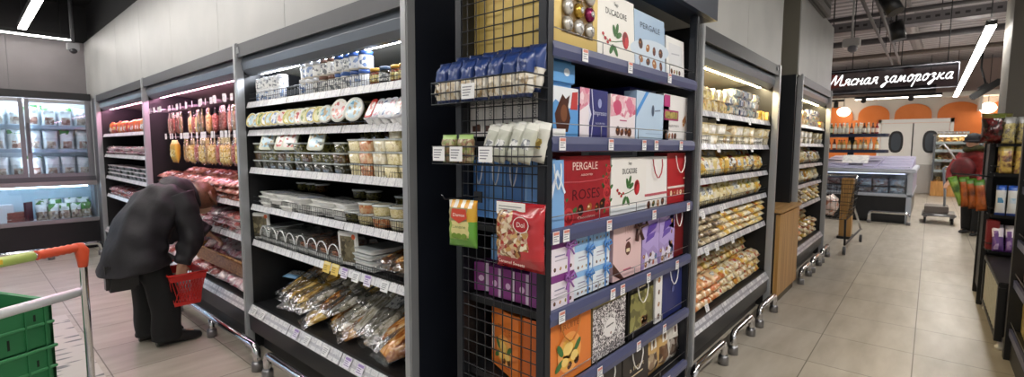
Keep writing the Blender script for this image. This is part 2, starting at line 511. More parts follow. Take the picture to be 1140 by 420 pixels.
# far wall with the white panel, orange scalloped cladding and dark beam
XF = 20.6
b = MB().box(XF, XF + .1, -7.5, 11, 0, 3.25, mat('e8e2d8', 0.6)).box(XF + .01, XF + .1, -7.5, 11, 3.25, 4.19, mat('a08c84', 0.8))
struct('wall_far', b)
b = MB()
SCALY = [(3.05, 1.95), (1.86, 0.98), (0.86, -0.06)]
def scallop(yc, r, zc, m):
    out = [(yc + r * math.cos(a), zc + r * 0.85 * math.sin(a)) for a in [PI * i / 20 for i in range(21)]]
    return out
ORANGE = speck('orange_clad', ['d9752a', 'e5833a'], 2, 0.5, 0.0, 'noise')
lob = [(2.62, .50), (1.55, .43), (0.52, .47), (-0.58, .50), (-1.66, .48), (-2.7, .48), (3.7, .5)]
for yc, r in lob:
    pts = [(yc + r, 2.42)] + scallop(yc, r, 2.55, ORANGE)
    pts = [(yc - r, 0.9), (yc + r, 0.9)] + [(yc + r * math.cos(PI * i / 24), 2.5 + 0.42 * abs(math.sin(PI * i / 24)) ** 0.75) for i in range(25)]
    M = Matrix(((0, -1, 0, XF - .02), (1, 0, 0, 0), (0, 0, 1, 0), (0, 0, 0, 1)))
    b.prism(pts, 0.0, 0.07, ORANGE, M)
b.box(XF - .085, XF - .02, -4.0, 4.2, 0.9, 2.43, ORANGE)
struct('wall_far_cladding', b)
struct('trim_3', MB().box(XF - 1.1, XF - .02, 0.0, 5, 3.22, 3.40, mat('17161a', 0.8)))
struct('trim_4', MB().box(XF - .9, XF - .02, -3.4, -0.15, 3.02, 3.12, mat('e9e4da', 0.6)).box(XF - .9, XF - .02, -1.05, -0.98, 2.6, 3.02, mat('e9e4da', 0.6)))

# double swing door
DOORW = mat('e6e4e0', 0.45)
dr = thing('door_1', 'white double swing door with black oval windows in the orange wall', 'door', (XF - .14, .45, 0)); dr['kind'] = 'structure'
part('door_frame', MB().box(-.04, .03, -.94, -.85, 0, 2.42, DOORW).box(-.04, .03, .87, .95, 0, 2.42, DOORW).box(-.04, .03, -.94, .95, 2.30, 2.42, DOORW), dr)
for s in (0, 1):
    a, c = ((-.84, .02), (.05, .86))[s]
    lf = part('door_leaf', MB().box(-.02, .02, a, c, .02, 2.29, DOORW), dr)
    m = (a + c) / 2 + (0.0 if s else -.0)
    Mx = Matrix(((0, -1, 0, -.02), (1, 0, 0, m), (0, 0, 1, 1.68), (0, 0, 0, 1)))
    def oval(rx, rz, sq=2.6):
        return [(rx * math.copysign(abs(math.cos(t)) ** (2 / sq), math.cos(t)), rz * math.copysign(abs(math.sin(t)) ** (2 / sq), math.sin(t))) for t in [2 * PI * i / 28 for i in range(28)]]
    part('window_gasket', MB().prism(oval(.19, .36), 0, .012, BLACK, Mx), lf)
    part('window_pane', MB().prism(oval(.13, .29), .012, .018, mat('4a5058', 0.1), Mx), lf)
    part('kick_plate', MB().box(-.026, -.02, a + .02, c - .02, .02, .95, mat('b6b2ad', 0.35, .3)), lf)
part('closing_seal', MB().box(-.03, .0, .02, .05, .02, 2.29, BLACK), dr)
part('door_hinge', MB().lathe([(0, 0), (.07, 0), (.07, .03), (0, .03)], mat('6e7176', .4), 12, (0, 0, 0), Matrix.Translation((-.03, -.80, 1.9)) @ Matrix.Rotation(-PI / 2, 4, 'Y')), dr)

struct('trim_6', MB().box(1.275, 1.36, 8.61, 8.97, 0, 2.11, mat('66666a', .45, .2)))
# ------------------------------------------------------------------ lamps of the shop, and unseen ones added for brightness
def lamp_mat(name, col, strength):
    m, nt, N, L, b = nodes_mat(name)
    N.remove(b); e = N.new('ShaderNodeEmission'); e.inputs[0].default_value = rgb(col); e.inputs[1].default_value = strength
    L.new(e.outputs[0], [n for n in N if n.type == 'OUTPUT_MATERIAL'][0].inputs[0])
    return m
LED = lamp_mat('led_diffuser', 'fffaf2', 34)
LED_DIM = lamp_mat('dim_led_diffuser', 'fffaf4', 22)
LED_MID = lamp_mat('mid_led_diffuser', 'fffaf4', 24)
UPL = lamp_mat('added_uplight_diffuser', 'fffaf2', 8)
def linear_lamp(p0, p1, label, w=.07, lm=LED, rods=True, group='linear ceiling lamps', ztop=3.44):
    p0, p1 = Vector(p0), Vector(p1); d = (p1 - p0); l = d.length; rz = math.atan2(d.y, d.x)
    o = thing('linear_lamp', label, 'ceiling lamp', p0, rz, group)
    part('housing', MB().box(0, l, -w / 2 - .006, w / 2 + .006, .012, .07, mat('2a2a2c', .5)), o)
    part('diffuser', MB().box(.01, l - .01, -w / 2, w / 2, 0, .013, lm), o)
    if ztop > 4: part('added_uplight', MB().box(.02, l - .02, -w / 3, w / 3, .07, .074, UPL), o)  # upward glowing strip added to brighten the ceiling
    if rods:
        for x in (.12, l - .12):
            part('suspension_rod', MB().tube([(x, 0, .07), (x, 0, ztop - p0.z)], .006, BLACK, 5), o)
    return o
linear_lamp((.62, 8.66, 2.90), (.62, 2.6, 2.90), 'long white linear lamp running towards the glass door freezer', lm=LED_DIM)
linear_lamp((-4.5, 8.97, 2.885), (1.13, 8.97, 2.885), 'thin white linear lamp along the end wall above the freezer', .035, LED_DIM)
linear_lamp((10.5, -4.2, 3.0), (19.5, -4.2, 3.0), 'added unseen linear lamp over the next aisle, behind the snack rack', .09, ztop=4.19)  # added out of sight to brighten the far end of the aisle
linear_lamp((10.5, 4.6, 3.0), (19.5, 4.6, 3.0), 'added unseen linear lamp over the hall behind the far cheese cooler', .09, ztop=4.19)  # likewise added out of sight, for more light on far wall and ceiling
linear_lamp((8.1, -.45, 2.9), (18.3, -.42, 2.9), 'bright linear lamp hung over the tiled aisle by the far door', .085, ztop=4.19)
linear_lamp((-.7, -.9, 3.05), (5.2, -.9, 3.05), 'linear lamp over the aisle in front of the chocolate display', .09, ztop=4.19)
linear_lamp((-.9, -1.5, 3.05), (-.9, 5.2, 3.05), 'linear lamp over the aisle in front of the fish cooler', .08, LED_MID, ztop=3.44)

# ------------------------------------------------------------------ cooler cabinets
def sag(x0, x1, z):
    return []
def cooler(fr, W, shelves, label, lampcol, lamp_pow, back, fascia, rail, near_side=True, lip_z=.31, posts=(0, 1), blind=True, lampseg=3, case='cooler_cabinet', depth=.85, top=2.13, paint=BLACK, shelf_y=.045, zshelf_paint=BLACK):
    o = thing(case, label, 'refrigerated cabinet', fr(0, 0, 0), fr.rz, 'refrigerated wall cabinets')
    e_ = .027
    KICK = mat('1a1b1e', .35)
    part('base_panel', MB().prism([(.03, .13), (.0, .16), (-.005, .27), (.02, .285), (depth, .285), (depth, .13)], 0, W, KICK, Matrix(((0, 1, 0, 0), (1, 0, 0, 0), (0, 0, 1, 0), (0, 0, 0, 1)))), o)
    part('plinth', MB().box(0.01, W - .01, .09, depth - .05, 0, .13, BLACK), o)
    # tilted price strip on the lip
    M = Matrix(((0, 1, 0, 0), (1, 0, 0, 0), (0, 0, 1, 0), (0, 0, 0, 1)))
    part('lip', MB().prism([(-.005, .27), (-.012, .285), (.022, .345), (.035, .345), (.035, .27)], e_, W - e_, mat('2a2c31', .35), M), o)
    n = max(1, round(W / .625))
    for i in range(n):
        a, c = max(e_, W * i / n + .004), min(W - e_, W * (i + 1) / n - .004)
        part('price_strip', MB().add([(a, -.0145, .284), (c, -.0145, .284), (c, .0175, .342), (a, .0175, .342)], [(0, 1, 2, 3)], rail), o)
    part('air_grille', MB().box(.02, W - .02, .035, .16, .335, .345, speck('grille_holes', ['08090a', '1c1d20'], 90, .5, 0)), o)
    part('base_deck', MB().add([(0.02, .16, .345), (W - .02, .16, .345), (W - .02, depth, .46), (.02, depth, .46), (0.02, .16, .29), (W - .02, .16, .29), (W - .02, depth, .29), (.02, depth, .29)],
                               [(0, 1, 2, 3), (0, 1, 5, 4), (1, 2, 6, 5), (2, 3, 7, 6), (3, 0, 4, 7)], zshelf_paint), o)
    part('back_panel', MB().box(e_, W - e_, depth, depth + .05, .28, top, back), o)
    part('canopy', MB().box(e_, W - e_, .0, depth + .05, top - .075, top, mat('3a3b3e', .5)), o)
    part('fascia', MB().box(e_, W - e_, -.012, .0, top - .085, top, fascia), o)
    if blind:
        b = MB()
        pr = [(.02, top - .085), (.012, top - .12), (.02, top - .165), (.05, top - .195), (.075, top - .20), (.075, top - .085)]
        b.prism(pr, e_, W - e_, mat('6f767f', .35, .4), M)
        part('blind_housing', b, o)
    LM = lamp_mat('cabinet_lamp_' + label[:12].replace(' ', '_'), lampcol, lamp_pow)
    for i in range(lampseg):
        a, c = .05 + (W - .1) * i / lampseg + .03, .05 + (W - .1) * (i + 1) / lampseg - .03
        part('lamp_tube', MB().tube([(a, .125, top - .175), (c, .125, top - .175)], .012, LM, 8), o)
    part('air_duct', MB().prism([(.16, top - .14), (depth - .1, top - .20), (depth, top - .22), (depth, top - .08), (.16, top - .08)], e_, W - e_, mat('5c5a52', .5), M), o)
    for i in posts:
        x = i * W
        part('side_panel', MB().box(x - .016, x + .016, .02, depth + .05, .02, top, paint), o)
        part('side_post', MB().cbox(x - .023, x + .023, -.022, .03, .03, top + .01, mat('a6a8ab', .35, .3), .006), o)
    for z in shelves:
        sh = part('shelf', MB().box(.02, W - .02, shelf_y + .006, depth - .06, z - .03, z - .008, zshelf_paint), o)
        for i in range(n):
            a, c = max(.02, W * i / n + .004), min(W - .02, W * (i + 1) / n - .004)
            part('price_rail', MB().add([(a, shelf_y - .010, z - .038), (c, shelf_y - .010, z - .038), (c, shelf_y + .004, z + .002), (a, shelf_y + .004, z + .002), (a, shelf_y + .008, z + .002), (c, shelf_y + .008, z + .002), (c, shelf_y + .008, z - .036), (a, shelf_y + .008, z - .036)],
                                        [(0, 1, 2, 3), (3, 2, 5, 4), (4, 5, 6, 7), (0, 3, 4, 7), (1, 2, 5, 6)], rail), sh)
        for i in range(n + 1):
            x = min(max(W * i / n, .035), W - .035)
            part('bracket', MB().prism([(shelf_y + .02, z - .03), (depth - .06, z - .03), (depth - .06, z - .06), (shelf_y + .05, z - .035)], x - .0015, x + .0015, BLACK, M), sh)
    return o
def wire_fence(fr, o, x0, x1, y, z, h=.06, step=.022, parent=True):
    b = MB(); y = .047
    r = .0012
    for k in range(2):
        zz = z + (h if k else h * .45)
        b.tube([(x0, y, zz), (x1, y, zz)], .0018, WIRE, 4, caps=False)
    n = max(2, int((x1 - x0) / step))
    for i in range(n + 1):
        x = x0 + (x1 - x0) * i / n
        b.tube([(x, y, z), (x, y, z + h)], r, WIRE, 3, caps=False)
    return part('wire_mesh', b, o)
RAIL_W = rail_mat('white_price_rail', 'dadade', 'eeeeee', 'c6c6cc')
RAIL_G = rail_mat('grey_price_rail', 'b0b0ba', 'e8e8ea', '9c9ca6', .3)
RAIL_P = rail_mat('meat_price_rail', 'd4ced2', 'eeeaec', 'b8b2b8', .15)
FASC = mat('4c4d50', .45, .2)
FASC_D = mat('3a3b3e', .45, .2)
FISH = Frame(1.28, 3.58, -PI / 2)
SAUS = Frame(1.28, 6.08, -PI / 2)
MEAT = Frame(1.28, 8.58, -PI / 2)
CHS = Frame(2.875, 1.05, 0)
CHF = Frame(5.73, 1.05, 0)
fz = [1.75, 1.56, 1.305, 1.05, .80]
DARKBK = mat('0e0f11', .5)
fish_case = cooler(FISH, 1.875, fz, 'dark cooler cabinet of pickled salads and smoked fish, nearest the chocolate display', 'eef4ff', 46, DARKBK, FASC, RAIL_W, posts=(0, 1), lampseg=3)
saus_case = cooler(SAUS, 2.5, [1.05, .80], 'dark cooler cabinet of hanging sausages behind the bending woman', 'ffb4da', 50, DARKBK, FASC, RAIL_P, posts=(0,), lampseg=2)
meat_case = cooler(MEAT, 2.5, [1.61, 1.34, 1.05, .80], 'dark cooler cabinet of red meat trays next to the glass door freezer', 'ffb4d8', 46, DARKBK, FASC, RAIL_P, posts=(0,), lampseg=2)
OLIVEBK = mat('2b2a1c', .6)
cz = [1.69, 1.48, 1.255, 1.055, .80]
chs_case = cooler(CHS, 1.875, cz, 'cooler cabinet of packed cheese between chocolate display and slim wooden cabinet', 'ffeaba', 92, OLIVEBK, FASC_D, RAIL_G, posts=(0, 1), lampseg=3, top=2.165)
cf_z = [1.72, 1.51, 1.27, 1.04, .80]
chf_case = cooler(CHF, 1.875, cf_z, 'farther cooler cabinet of packed cheese beyond the slim wooden cabinet', 'ffe8b4', 88, OLIVEBK, FASC_D, RAIL_G, posts=(0, 1), lampseg=3, top=2.20)
part('round_badge', MB().lathe([(0, 0), (.022, 0), (.022, .006), (0, .006)], mat('a8adb0', .3, .6), 14, (0, 0, 0), Matrix.Translation((1.78, -.013, 2.135)) @ Matrix.Rotation(PI / 2, 4, 'X')), chs_case)
part('square_badge', MB().box(.03, .07, -.016, -.012, 2.07, 2.11, mat('9a9da0', .3, .5)), fish_case)
# end panel of the fish cooler, navy
part('end_panel', MB().box(1.875, 1.895, .0, .92, 0.02, 2.9, NAVY), fish_case)

def bumper(p0, p1, label, h=.155, feet=2, r=.024):
    p0, p1 = Vector(p0), Vector(p1); d = p1 - p0; L = d.length
    o = thing('bumper_rail', label, 'bumper rail', p0, math.atan2(d.y, d.x), 'chrome bumper rails on the floor')
    c = .05
    pts = [(0, 0, .0)] + [(c - c * math.cos(a), 0, h - c + c * math.sin(a)) for a in [PI / 2 * i / 5 for i in range(6)]]
    pts += [(L - c + c * math.sin(a), 0, h - c + c * math.cos(a)) for a in [PI / 2 * i / 5 for i in range(6)]] + [(L, 0, 0)]
    part('rail', MB().tube(pts, r, CHROME, 12), o)
    xs = [0, L] + ([L / 2] if feet > 2 else [])
    if feet > 2:
        part('middle_leg', MB().tube([(L / 2, 0, .0), (L / 2, 0, h)], r * .8, CHROME, 10), o)
    for x in xs:
        part('foot', MB().lathe([(0, 0), (.034, 0), (.034, .05), (.03, .06), (r, .06)], STEEL, 16, (x, 0, 0)), o)
    return o
bumper((1.19, 3.22, 0), (1.19, 4.92, 0), 'long chrome bumper rail on the floor beside the bending woman', feet=3)
bumper((1.19, 1.50, 0), (1.19, 3.06, 0), 'chrome bumper rail in front of the smoked fish', feet=3)
bumper((1.19, 5.06, 0), (1.19, 6.6, 0), 'chrome bumper rail on the floor behind the bending woman', feet=3)
for i, (a, c, w) in enumerate([(2.76, 3.30, 'beside the chocolate display'), (3.51, 3.96, 'under the middle of the near cheese cooler'), (4.2, 4.68, 'just before the slim wooden cabinet'),
                               (5.85, 6.28, 'just past the slim wooden cabinet'), (6.5, 6.95, 'under the middle of the far cheese cooler'), (7.15, 7.6, 'at the far end of the far cheese cooler')]):
    bumper((a, .975, 0), (c, .975, 0), 'short chrome bumper rail ' + w)
bumper((-.2, 8.40, 0), (.70, 8.40, 0), 'chrome bumper rail before the freezer, behind the crate trolley', .13)
bumper((.95, 8.30, 0), (1.18, 8.30, 0), 'short chrome bumper rail before the freezer corner', .17)

# slim wooden cabinet between the cheese coolers
WOODV = wood_mat('oak_slats', 'a57a42', 'c79a5c')
WOODT = wood_mat('oak_top', 'a87f49', 'bd9560', (2, 30, 30))
wc = thing('wooden_cabinet', 'waist-high oak cabinet with black side between the two cheese coolers', 'cabinet', (4.83, 1.0, 0))
part('carcass', MB().box(.0, .85, .03, .9, .06, .865, BLACK), wc)
part('front_panel', MB().box(.02, .855, -.005, .03, .085, .85, WOODV), wc)
part('top_board', MB().cbox(-.01, .865, -.02, .92, .865, .895, WOODT, .004), wc)
part('toe_kick', MB().box(.03, .85, .02, .88, 0, .085, mat('4a3f30', .6)), wc)
# tall black divider rising behind it
struct('trim_5', MB().box(4.85, 5.565, 1.45, 1.95, .9, 2.6, BLACK).box(5.545, 5.563, 1.06, 1.95, .895, 2.19, mat('14161b', .4)))
# ------------------------------------------------------------------ kinds of goods (front at -y, base at z = 0)
CLEARP = mat('cfd3d2', .15, 0, .6)
def rr(w, d, r, z, n=4):
    pts = []
    for cx, cy, a0 in ((w / 2 - r, d / 2 - r, 0), (-w / 2 + r, d / 2 - r, PI / 2), (-w / 2 + r, -d / 2 + r, PI), (w / 2 - r, -d / 2 + r, 1.5 * PI)):
        for i in range(n):
            a = a0 + PI / 2 * i / (n - 1)
            pts.append((cx + r * math.cos(a), cy + r * math.sin(a), z))
    return pts
def tub_rect(w, d, h, body, lid, lidart=None, r=.018, base=.86):
    b = MB().loft([rr(w * base, d * base, r * .8, 0), rr(w * base, d * base, r * .9, .002), rr(w, d, r, h - .006)], body)
    l = MB().loft([rr(w * 1.03, d * 1.03, r, h - .008), rr(w * 1.05, d * 1.05, r, h - .004), rr(w * 1.05, d * 1.05, r, h), rr(w * .9, d * .9, r * .8, h + .001)], lid, False)
    if lidart:
        l.add(rr(w * .8, d * .75, r * .7, h + .0018), [tuple(range(16))], lidart)
    return Proto(b, [('lid', l)], (w, d, h))
def tub_round(r, h, body, lid, lidart=None, taper=.85, ring=None, sideart=None):
    b = MB().lathe([(r * taper, 0), (r * (taper + .05), h * .3), (r * .97, h * .8, sideart or body), (r, h - .005)], body, 18)
    l = MB().lathe([(r * 1.02, h - .01), (r * 1.06, h - .006), (r * 1.06, h), (r * .98, h + .002), (r * .8, h + .0005, ring or lid), (0.0001, h + .0005, lidart or lid)], lid, 18)
    return Proto(b, [('lid', l)], (2 * r, 2 * r, h))
def jar(r, h, content, lid, label, lh=.022, lab=(.25, .72)):
    b = MB().lathe([(r * .9, 0), (r, .006), (r, h * lab[0]), (r * 1.005, h * lab[0] + .001, label), (r * 1.005, h * lab[1], label), (r, h * lab[1] + .001), (r, h - lh - .008), (r * .86, h - lh)], content, 16)
    l = MB().lathe([(r * .93, h - lh), (r * .96, h - lh + .003), (r * .96, h - .002), (r * .9, h)], lid, 16)
    return Proto(b, [('lid', l)], (2 * r, 2 * r, h))
def bag(w, h, t, mf, seed=0, wr=.2, nx=10, ny=12, crimp=.1):
    return Proto(MB().pillow(w, h, t, mf, nx, ny, crimp, wr, seed), [], (w, t, h))
def patch(base, top=None, label=None, lab=(.2, .8, .3, .6), topv=.82, crimp=None):
    def f(u, v, front):
        if crimp and (v < .09 or v > .91): return crimp
        if label and front and lab[0] < u < lab[1] and lab[2] < v < lab[3]: return label
        if top and v > topv: return top
        return base
    return f
def flat_pack(w, d, h, mf, seed=0, wr=.25):
    """pack lying flat: a pillow turned on its back"""
    M = Matrix.Translation((0, d / 2, h / 2)) @ Matrix.Rotation(-PI / 2, 4, 'X')
    M = Matrix.Translation((0, -d / 2, h / 2)) @ Matrix.Rotation(-PI / 2, 4, 'X')
    b = MB().pillow(w, d, h, mf, 8, 8, .06, wr, seed)
    b.v = [(x, z - d / 2, h / 2 - y) for (x, y, z) in b.v]
    return Proto(b, [], (w, d, h))
def tray(w, d, h, content, rim, film=True, lump=.014, seed=0, lab=None):
    b = MB().loft([rr(w * .84, d * .84, .02, 0), rr(w, d, .022, h), rr(w * 1.04, d * 1.04, .024, h + .001), rr(w * 1.04, d * 1.04, .024, h - .002)], rim, True)
    R = random.Random(seed)
    c = MB()
    for i in range(7):
        c.ball((R.uniform(-.3, .3) * w, R.uniform(-.3, .3) * d, h - .002), w * .22, d * .2, lump + R.uniform(0, .008), content, 8, 5)
    kids = [('food', c)]
    if lab:
        b2 = MB().box(-w * .2, w * .2, -d * .15, d * .2, h + lump + .006, h + lump + .007, lab); kids.append(('price_sticker', b2))
    if film:
        kids.append(('film', MB().loft([rr(w * 1.02, d * 1.02, .022, h + .001), rr(w * .9, d * .9, .022, h + lump + .004), rr(w * .5, d * .5, .02, h + lump + .008)], FILM, True)))
    return Proto(b, kids, (w, d, h))
def capsule(b, p0, p1, r, m, n=10, k=6, bend=0.0):
    p0, p1 = Vector(p0), Vector(p1)
    pts, rs = [], []
    for i in range(k + 1):
        t = i / k; s = math.sin(PI * t)
        e = min(1, math.sqrt(max(0, 1 - (abs(2 * t - 1)) ** 6)))
        pts.append(p0.lerp(p1, t) + Vector((bend * s, 0, 0))); rs.append(max(.0015, r * e))
    return b.tube(pts, rs, m, n)
def milky(name, white=.14, refl=.14, rough=.12, bump=.8, scale=60):
    """crumpled clear plastic: see-through with a whitish haze of its own and a gloss"""
    k = ('milky', name)
    if k in _M: return _M[k]
    m = clear(name, 'ffffff', refl, rough, bump, scale); nt = m.node_tree; N = nt.nodes; L = nt.links
    o = [n for n in N if n.type == 'OUTPUT_MATERIAL'][0]; src = o.inputs['Surface'].links[0].from_socket
    d = N.new('ShaderNodeBsdfDiffuse'); d.inputs[0].default_value = (.85, .86, .86, 1); mx = N.new('ShaderNodeMixShader'); mx.inputs[0].default_value = white
    L.new(src, mx.inputs[1]); L.new(d.outputs[0], mx.inputs[2]); L.new(mx.outputs[0], o.inputs['Surface'])
    _M[k] = m
    return m
# --- food textures
OLIVES = speck('olive_salad', ['1f2210', '3a3a18', '55522a', '6d6a40'], 90, .25, .6)
BROWNS = speck('brown_salad', ['2a190c', '4a2c14', '5c4422', '3a3a18'], 90, .25, .6)
DARKS = speck('dark_salad', ['0e100a', '22240f', '302a14'], 80, .2, .6)
NOODLE = speck('noodle_salad', ['b7a46a', 'd6c890', 'e6dcb4', 'a88a50'], 26, .3, .5, 'noise', distort=3)
PALE = speck('pale_salad', ['d6cfae', 'e9e4cf', 'c9b98c', 'd9d4c2'], 60, .3, .5)
CARROT = speck('carrot_salad', ['b5653a', 'd29060', 'd8c29a', 'c47b50'], 70, .3, .5)
MEATP = speck('pink_meat', ['ac5464', 'd88c9a', 'f0bcc4', 'fbe6e8'], 16, .25, .6, 'noise', distort=2)
MEATR = speck('red_meat', ['8a2c30', 'b8504e', 'd67e78', 'eebcb4'], 18, .25, .6, 'noise', distort=2)
MEATB = speck('brown_sausage_slices', ['3a1812', '6a2f22', '8e4a38', 'b07a66'], 45, .3, .5)
FISHG = speck('gold_smoked_fish', ['6a4a1c', 'c8983a', 'eccb70', 'fbecc0'], 16, .22, .7, 'noise', distort=1.5, stretch=(3, 1, 1))
FISHS = speck('silver_fish', ['5a5444', 'a8a28a', 'e2ddd0', 'fbf9f4'], 16, .2, .7, 'noise', distort=1.2, stretch=(3, 1, 1))
FISHR = speck('red_brown_fish', ['6a3616', 'b86e34', 'dca860', 'f2dab0'], 16, .22, .7, 'noise', distort=1.5, stretch=(3, 1, 1))
CHEESE = speck('cheese_pack', ['b8502c', 'd8a838', 'ecc860', 'f2e2a8', 'f8f4e6'], 26, .3, .4)
CHEESEW = speck('white_cheese_pack', ['a8885a', 'efe2b8', 'f6f2e6', 'e0c670', 'fbf9f2'], 24, .3, .4)
CHEESEO = speck('orange_cheese_pack', ['c8622a', 'e39a5a', 'f0cfa0', 'f2e4cc'], 22, .3, .4)
CHEESED = speck('dark_cheese_pack', ['3a2a22', '8a7258', 'c8b48c', 'eadfc4'], 30, .3, .4)
BLUEPK = speck('blue_white_pack', ['28345e', '4a5c90', 'c0c6d2', 'e8e6de'], 36, .3, .4)
VEG = speck('frozen_vegetables', ['4c6a34', '88a060', 'c8a878', 'e8e0d0', 'b26a48'], 50, .4, .3)
def blend(a, b, t):
    return ''.join('%02x' % round(int(a[i:i + 2], 16) * (1 - t) + int(b[i:i + 2], 16) * t) for i in (0, 2, 4))
def lab(name, base, inks, scale=70):
    inks = [blend(c, base, .3) for c in inks]; scale = scale * .5
    return speck(name, [(0.0, base), (.45, base)] + [(0.5 + .4 * i / max(1, len(inks)), c) for i, c in enumerate(inks)], scale, .35, .3, 'voronoi', interp='CONSTANT')
LAB_W = lab('white_label', 'efefec', ['9aa0a8', 'e2e2e0', '50565e'], 160)
LAB_B = lab('blue_label', 'e8ecf2', ['2d4a86', '6a86ba', 'e8ecf2'], 120)
LAB_R = lab('red_label', 'f0e6e4', ['b02a2a', 'd86a5a', 'f0e6e4'], 120)
LAB_G = lab('green_label', 'd8d8a8', ['5c7a34', '8a9a50', 'e8e4c0'], 120)
LAB_Y = lab('yellow_label', 'e8d890', ['b09a30', 'f2eecc', '8a6a28'], 120)
LAB_P = lab('pink_label', 'f0dde4', ['b05a80', 'e0a0b8', '705060'], 120)
LAB_C = lab('cyan_label', 'bfdce8', ['4a90b8', 'e8f2f4', 'c89858'], 120)
YLID = mat('cfbf6a', .35); GLID = mat('b3a87a', .35); WLID = mat('e6e6e2', .35); DLID = mat('2b3a58', .35); GOLD = mat('b58a3a', .3, .6)
SEALID = mat('c9cfce', .15, 0, .6)
# ------------------------------------------------------------------ fish cooler
fc = 'fish cooler'
F = FISH; z1, z2, z3, z4, z5 = fz
# top shelf
for a, c, z in ((.05, .62, z1), (.64, 1.80, z1)):
    wire_fence(F, fish_case, a, c, .055, z, .055)
can = [jar(.036, .078, WHITE, mat(h, .3, .3), l, .012, (.12, .8)) for h, l in (('e4e6ea', LAB_B), ('e0e0e2', LAB_W), ('3f62a0', LAB_B))]
cand = ['white can with blue printing', 'white can with grey printing', 'white can with blue lid']
row(F, can, cand, 'can', 'can', 'top shelf, far group', .06, .46, 6, .11, z1, 'cans on the top shelf', 2, .079, pick=lambda i, L: (i * 2 + L) % 2)
darkj = [jar(.034, .075, DARKS, mat('33363c', .4), mat('4c5158', .4), .014)]
row(F, darkj, ['small dark jar'], 'jar', 'jar', 'top shelf of ' + fc, .48, .70, 4, .13, z1, 'dark jars on the top shelf', 1)
jd = [jar(.040, .092, mat('ded8cc', .3, 0, .4), mat(h, .35), l, .02, (.1, .72)) for h, l in (('d9d9dc', LAB_B), ('cfd3da', LAB_W), ('6b4a3a', LAB_W), ('3a5c96', LAB_W), ('2f4f8c', LAB_B))]
jdd = ['white blue-printed tub jar', 'white tub jar', 'brown-lidded jar of spread', 'blue-lidded jar of spread', 'deep blue-lidded jar of spread']
row(F, jd, jdd, 'jar', 'jar', 'tall group, top shelf', .72, 1.42, 9, .11, z1, 'jars of fish spread', 2, .093, pick=lambda i, L: [0, 0, 1, 2, 2, 3, 3, 4, 4][i])
gj = [jar(.043, .085, speck('red_caviar', ['5a1a0e', '8a3418', '6a4a20'], 150, .2, .6), GOLD, LAB_Y, .016, (.2, .6)), jar(.043, .085, DARKS, mat('29415f', .35), LAB_W, .016, (.2, .6))]
row(F, gj, ['gold-lidded jar of red preserve', 'blue-lidded jar of dark preserve'], 'jar', 'jar', 'near end of top shelf, ' + fc, 1.45, 1.84, 5, .12, z1, 'gold lidded jars', 1, pick=lambda i, L: 1 if i in (1,) else 0)
# second shelf: round tubs on edge, lids to the front
wire_fence(F, fish_case, .05, 1.80, .06, z2, .035, .03)
disp = []
for l, ring in ((LAB_C, YLID), (LAB_G, YLID), (LAB_C, mat('dfe3d8', .35)), (LAB_R, mat('dcd8c0', .35)), (LAB_B, YLID), (LAB_G, mat('e2e0d4', .35))):
    disp.append(tub_round(.047, .055, OLIVES, WLID, l, .84, ring))
dd = ['round yellow-rimmed tub, blue lid', 'round yellow-rimmed tub, green lid', 'round tub, pale blue lid', 'round tub, red-printed lid', 'round yellow tub, blue-printed lid', 'round tub, green-printed lid']
row(F, disp, dd, 'salad_tub', 'tub', 'tipped forward on second shelf', .06, 1.12, 14, .085, z2 + .052, 'round tubs tipped forward', 1, rot=(math.radians(74), 0, .28), pick=lambda i, L: [0, 2, 1, 4, 0, 4, 3, 1, 0, 3, 5, 4, 1, 2, 4][i])
ylow = [tub_round(.058, .07, OLIVES, YLID), tub_round(.058, .07, BROWNS, GLID)]
row(F, ylow, ['upright round tub of olives, yellow lid', 'upright round brown tub, tan lid'], 'salad_tub', 'tub', 'rear of second shelf', .2, 1.25, 8, .27, z2, 'upright tubs behind the tipped ones', 2, .072)
big = [tub_round(.060, .06, OLIVES, WLID, l, .84, mat('dfe0d6', .35)) for l in (LAB_R, LAB_C)]
row(F, big, ['large round tub, pink fish lid', 'large round tub, blue fish lid'], 'salad_tub', 'tub', 'tipped forward on second shelf', 1.17, 1.43, 2, .085, z2 + .063, 'large tubs tipped forward', 1, rot=(math.radians(74), 0, .25), pick=lambda i, L: i)
rw = [tub_rect(.085, .11, .05, mat('e6e6e6', .3, 0, .4), mat(h, .35), l, .03) for h, l in (('d9d9dc', LAB_R), ('c8403c', LAB_R), ('e0e0e6', LAB_B), ('d8dce6', LAB_P))]
rwd = ['white fish tub, red label', 'white fish tub, red lid', 'white fish tub, blue label', 'white fish tub, pink label']
row(F, rw, rwd, 'fish_tub', 'tub', 'tilted at near end, second shelf', 1.48, 1.86, 7, .10, z2 + .05, 'white tubs tilted in a basket', 1, rot=(math.radians(60), 0, .1), pick=lambda i, L: [1, 3, 2, 3, 0, 0, 2][i])
row(F, rw, rwd, 'fish_tub', 'tub', 'lower row, near end, second shelf', 1.48, 1.86, 6, .09, z2 + .012, 'white tubs lying in a basket', 1, rot=(math.radians(30), 0, .0), pick=lambda i, L: [0, 2, 0, 3, 2, 0][i])
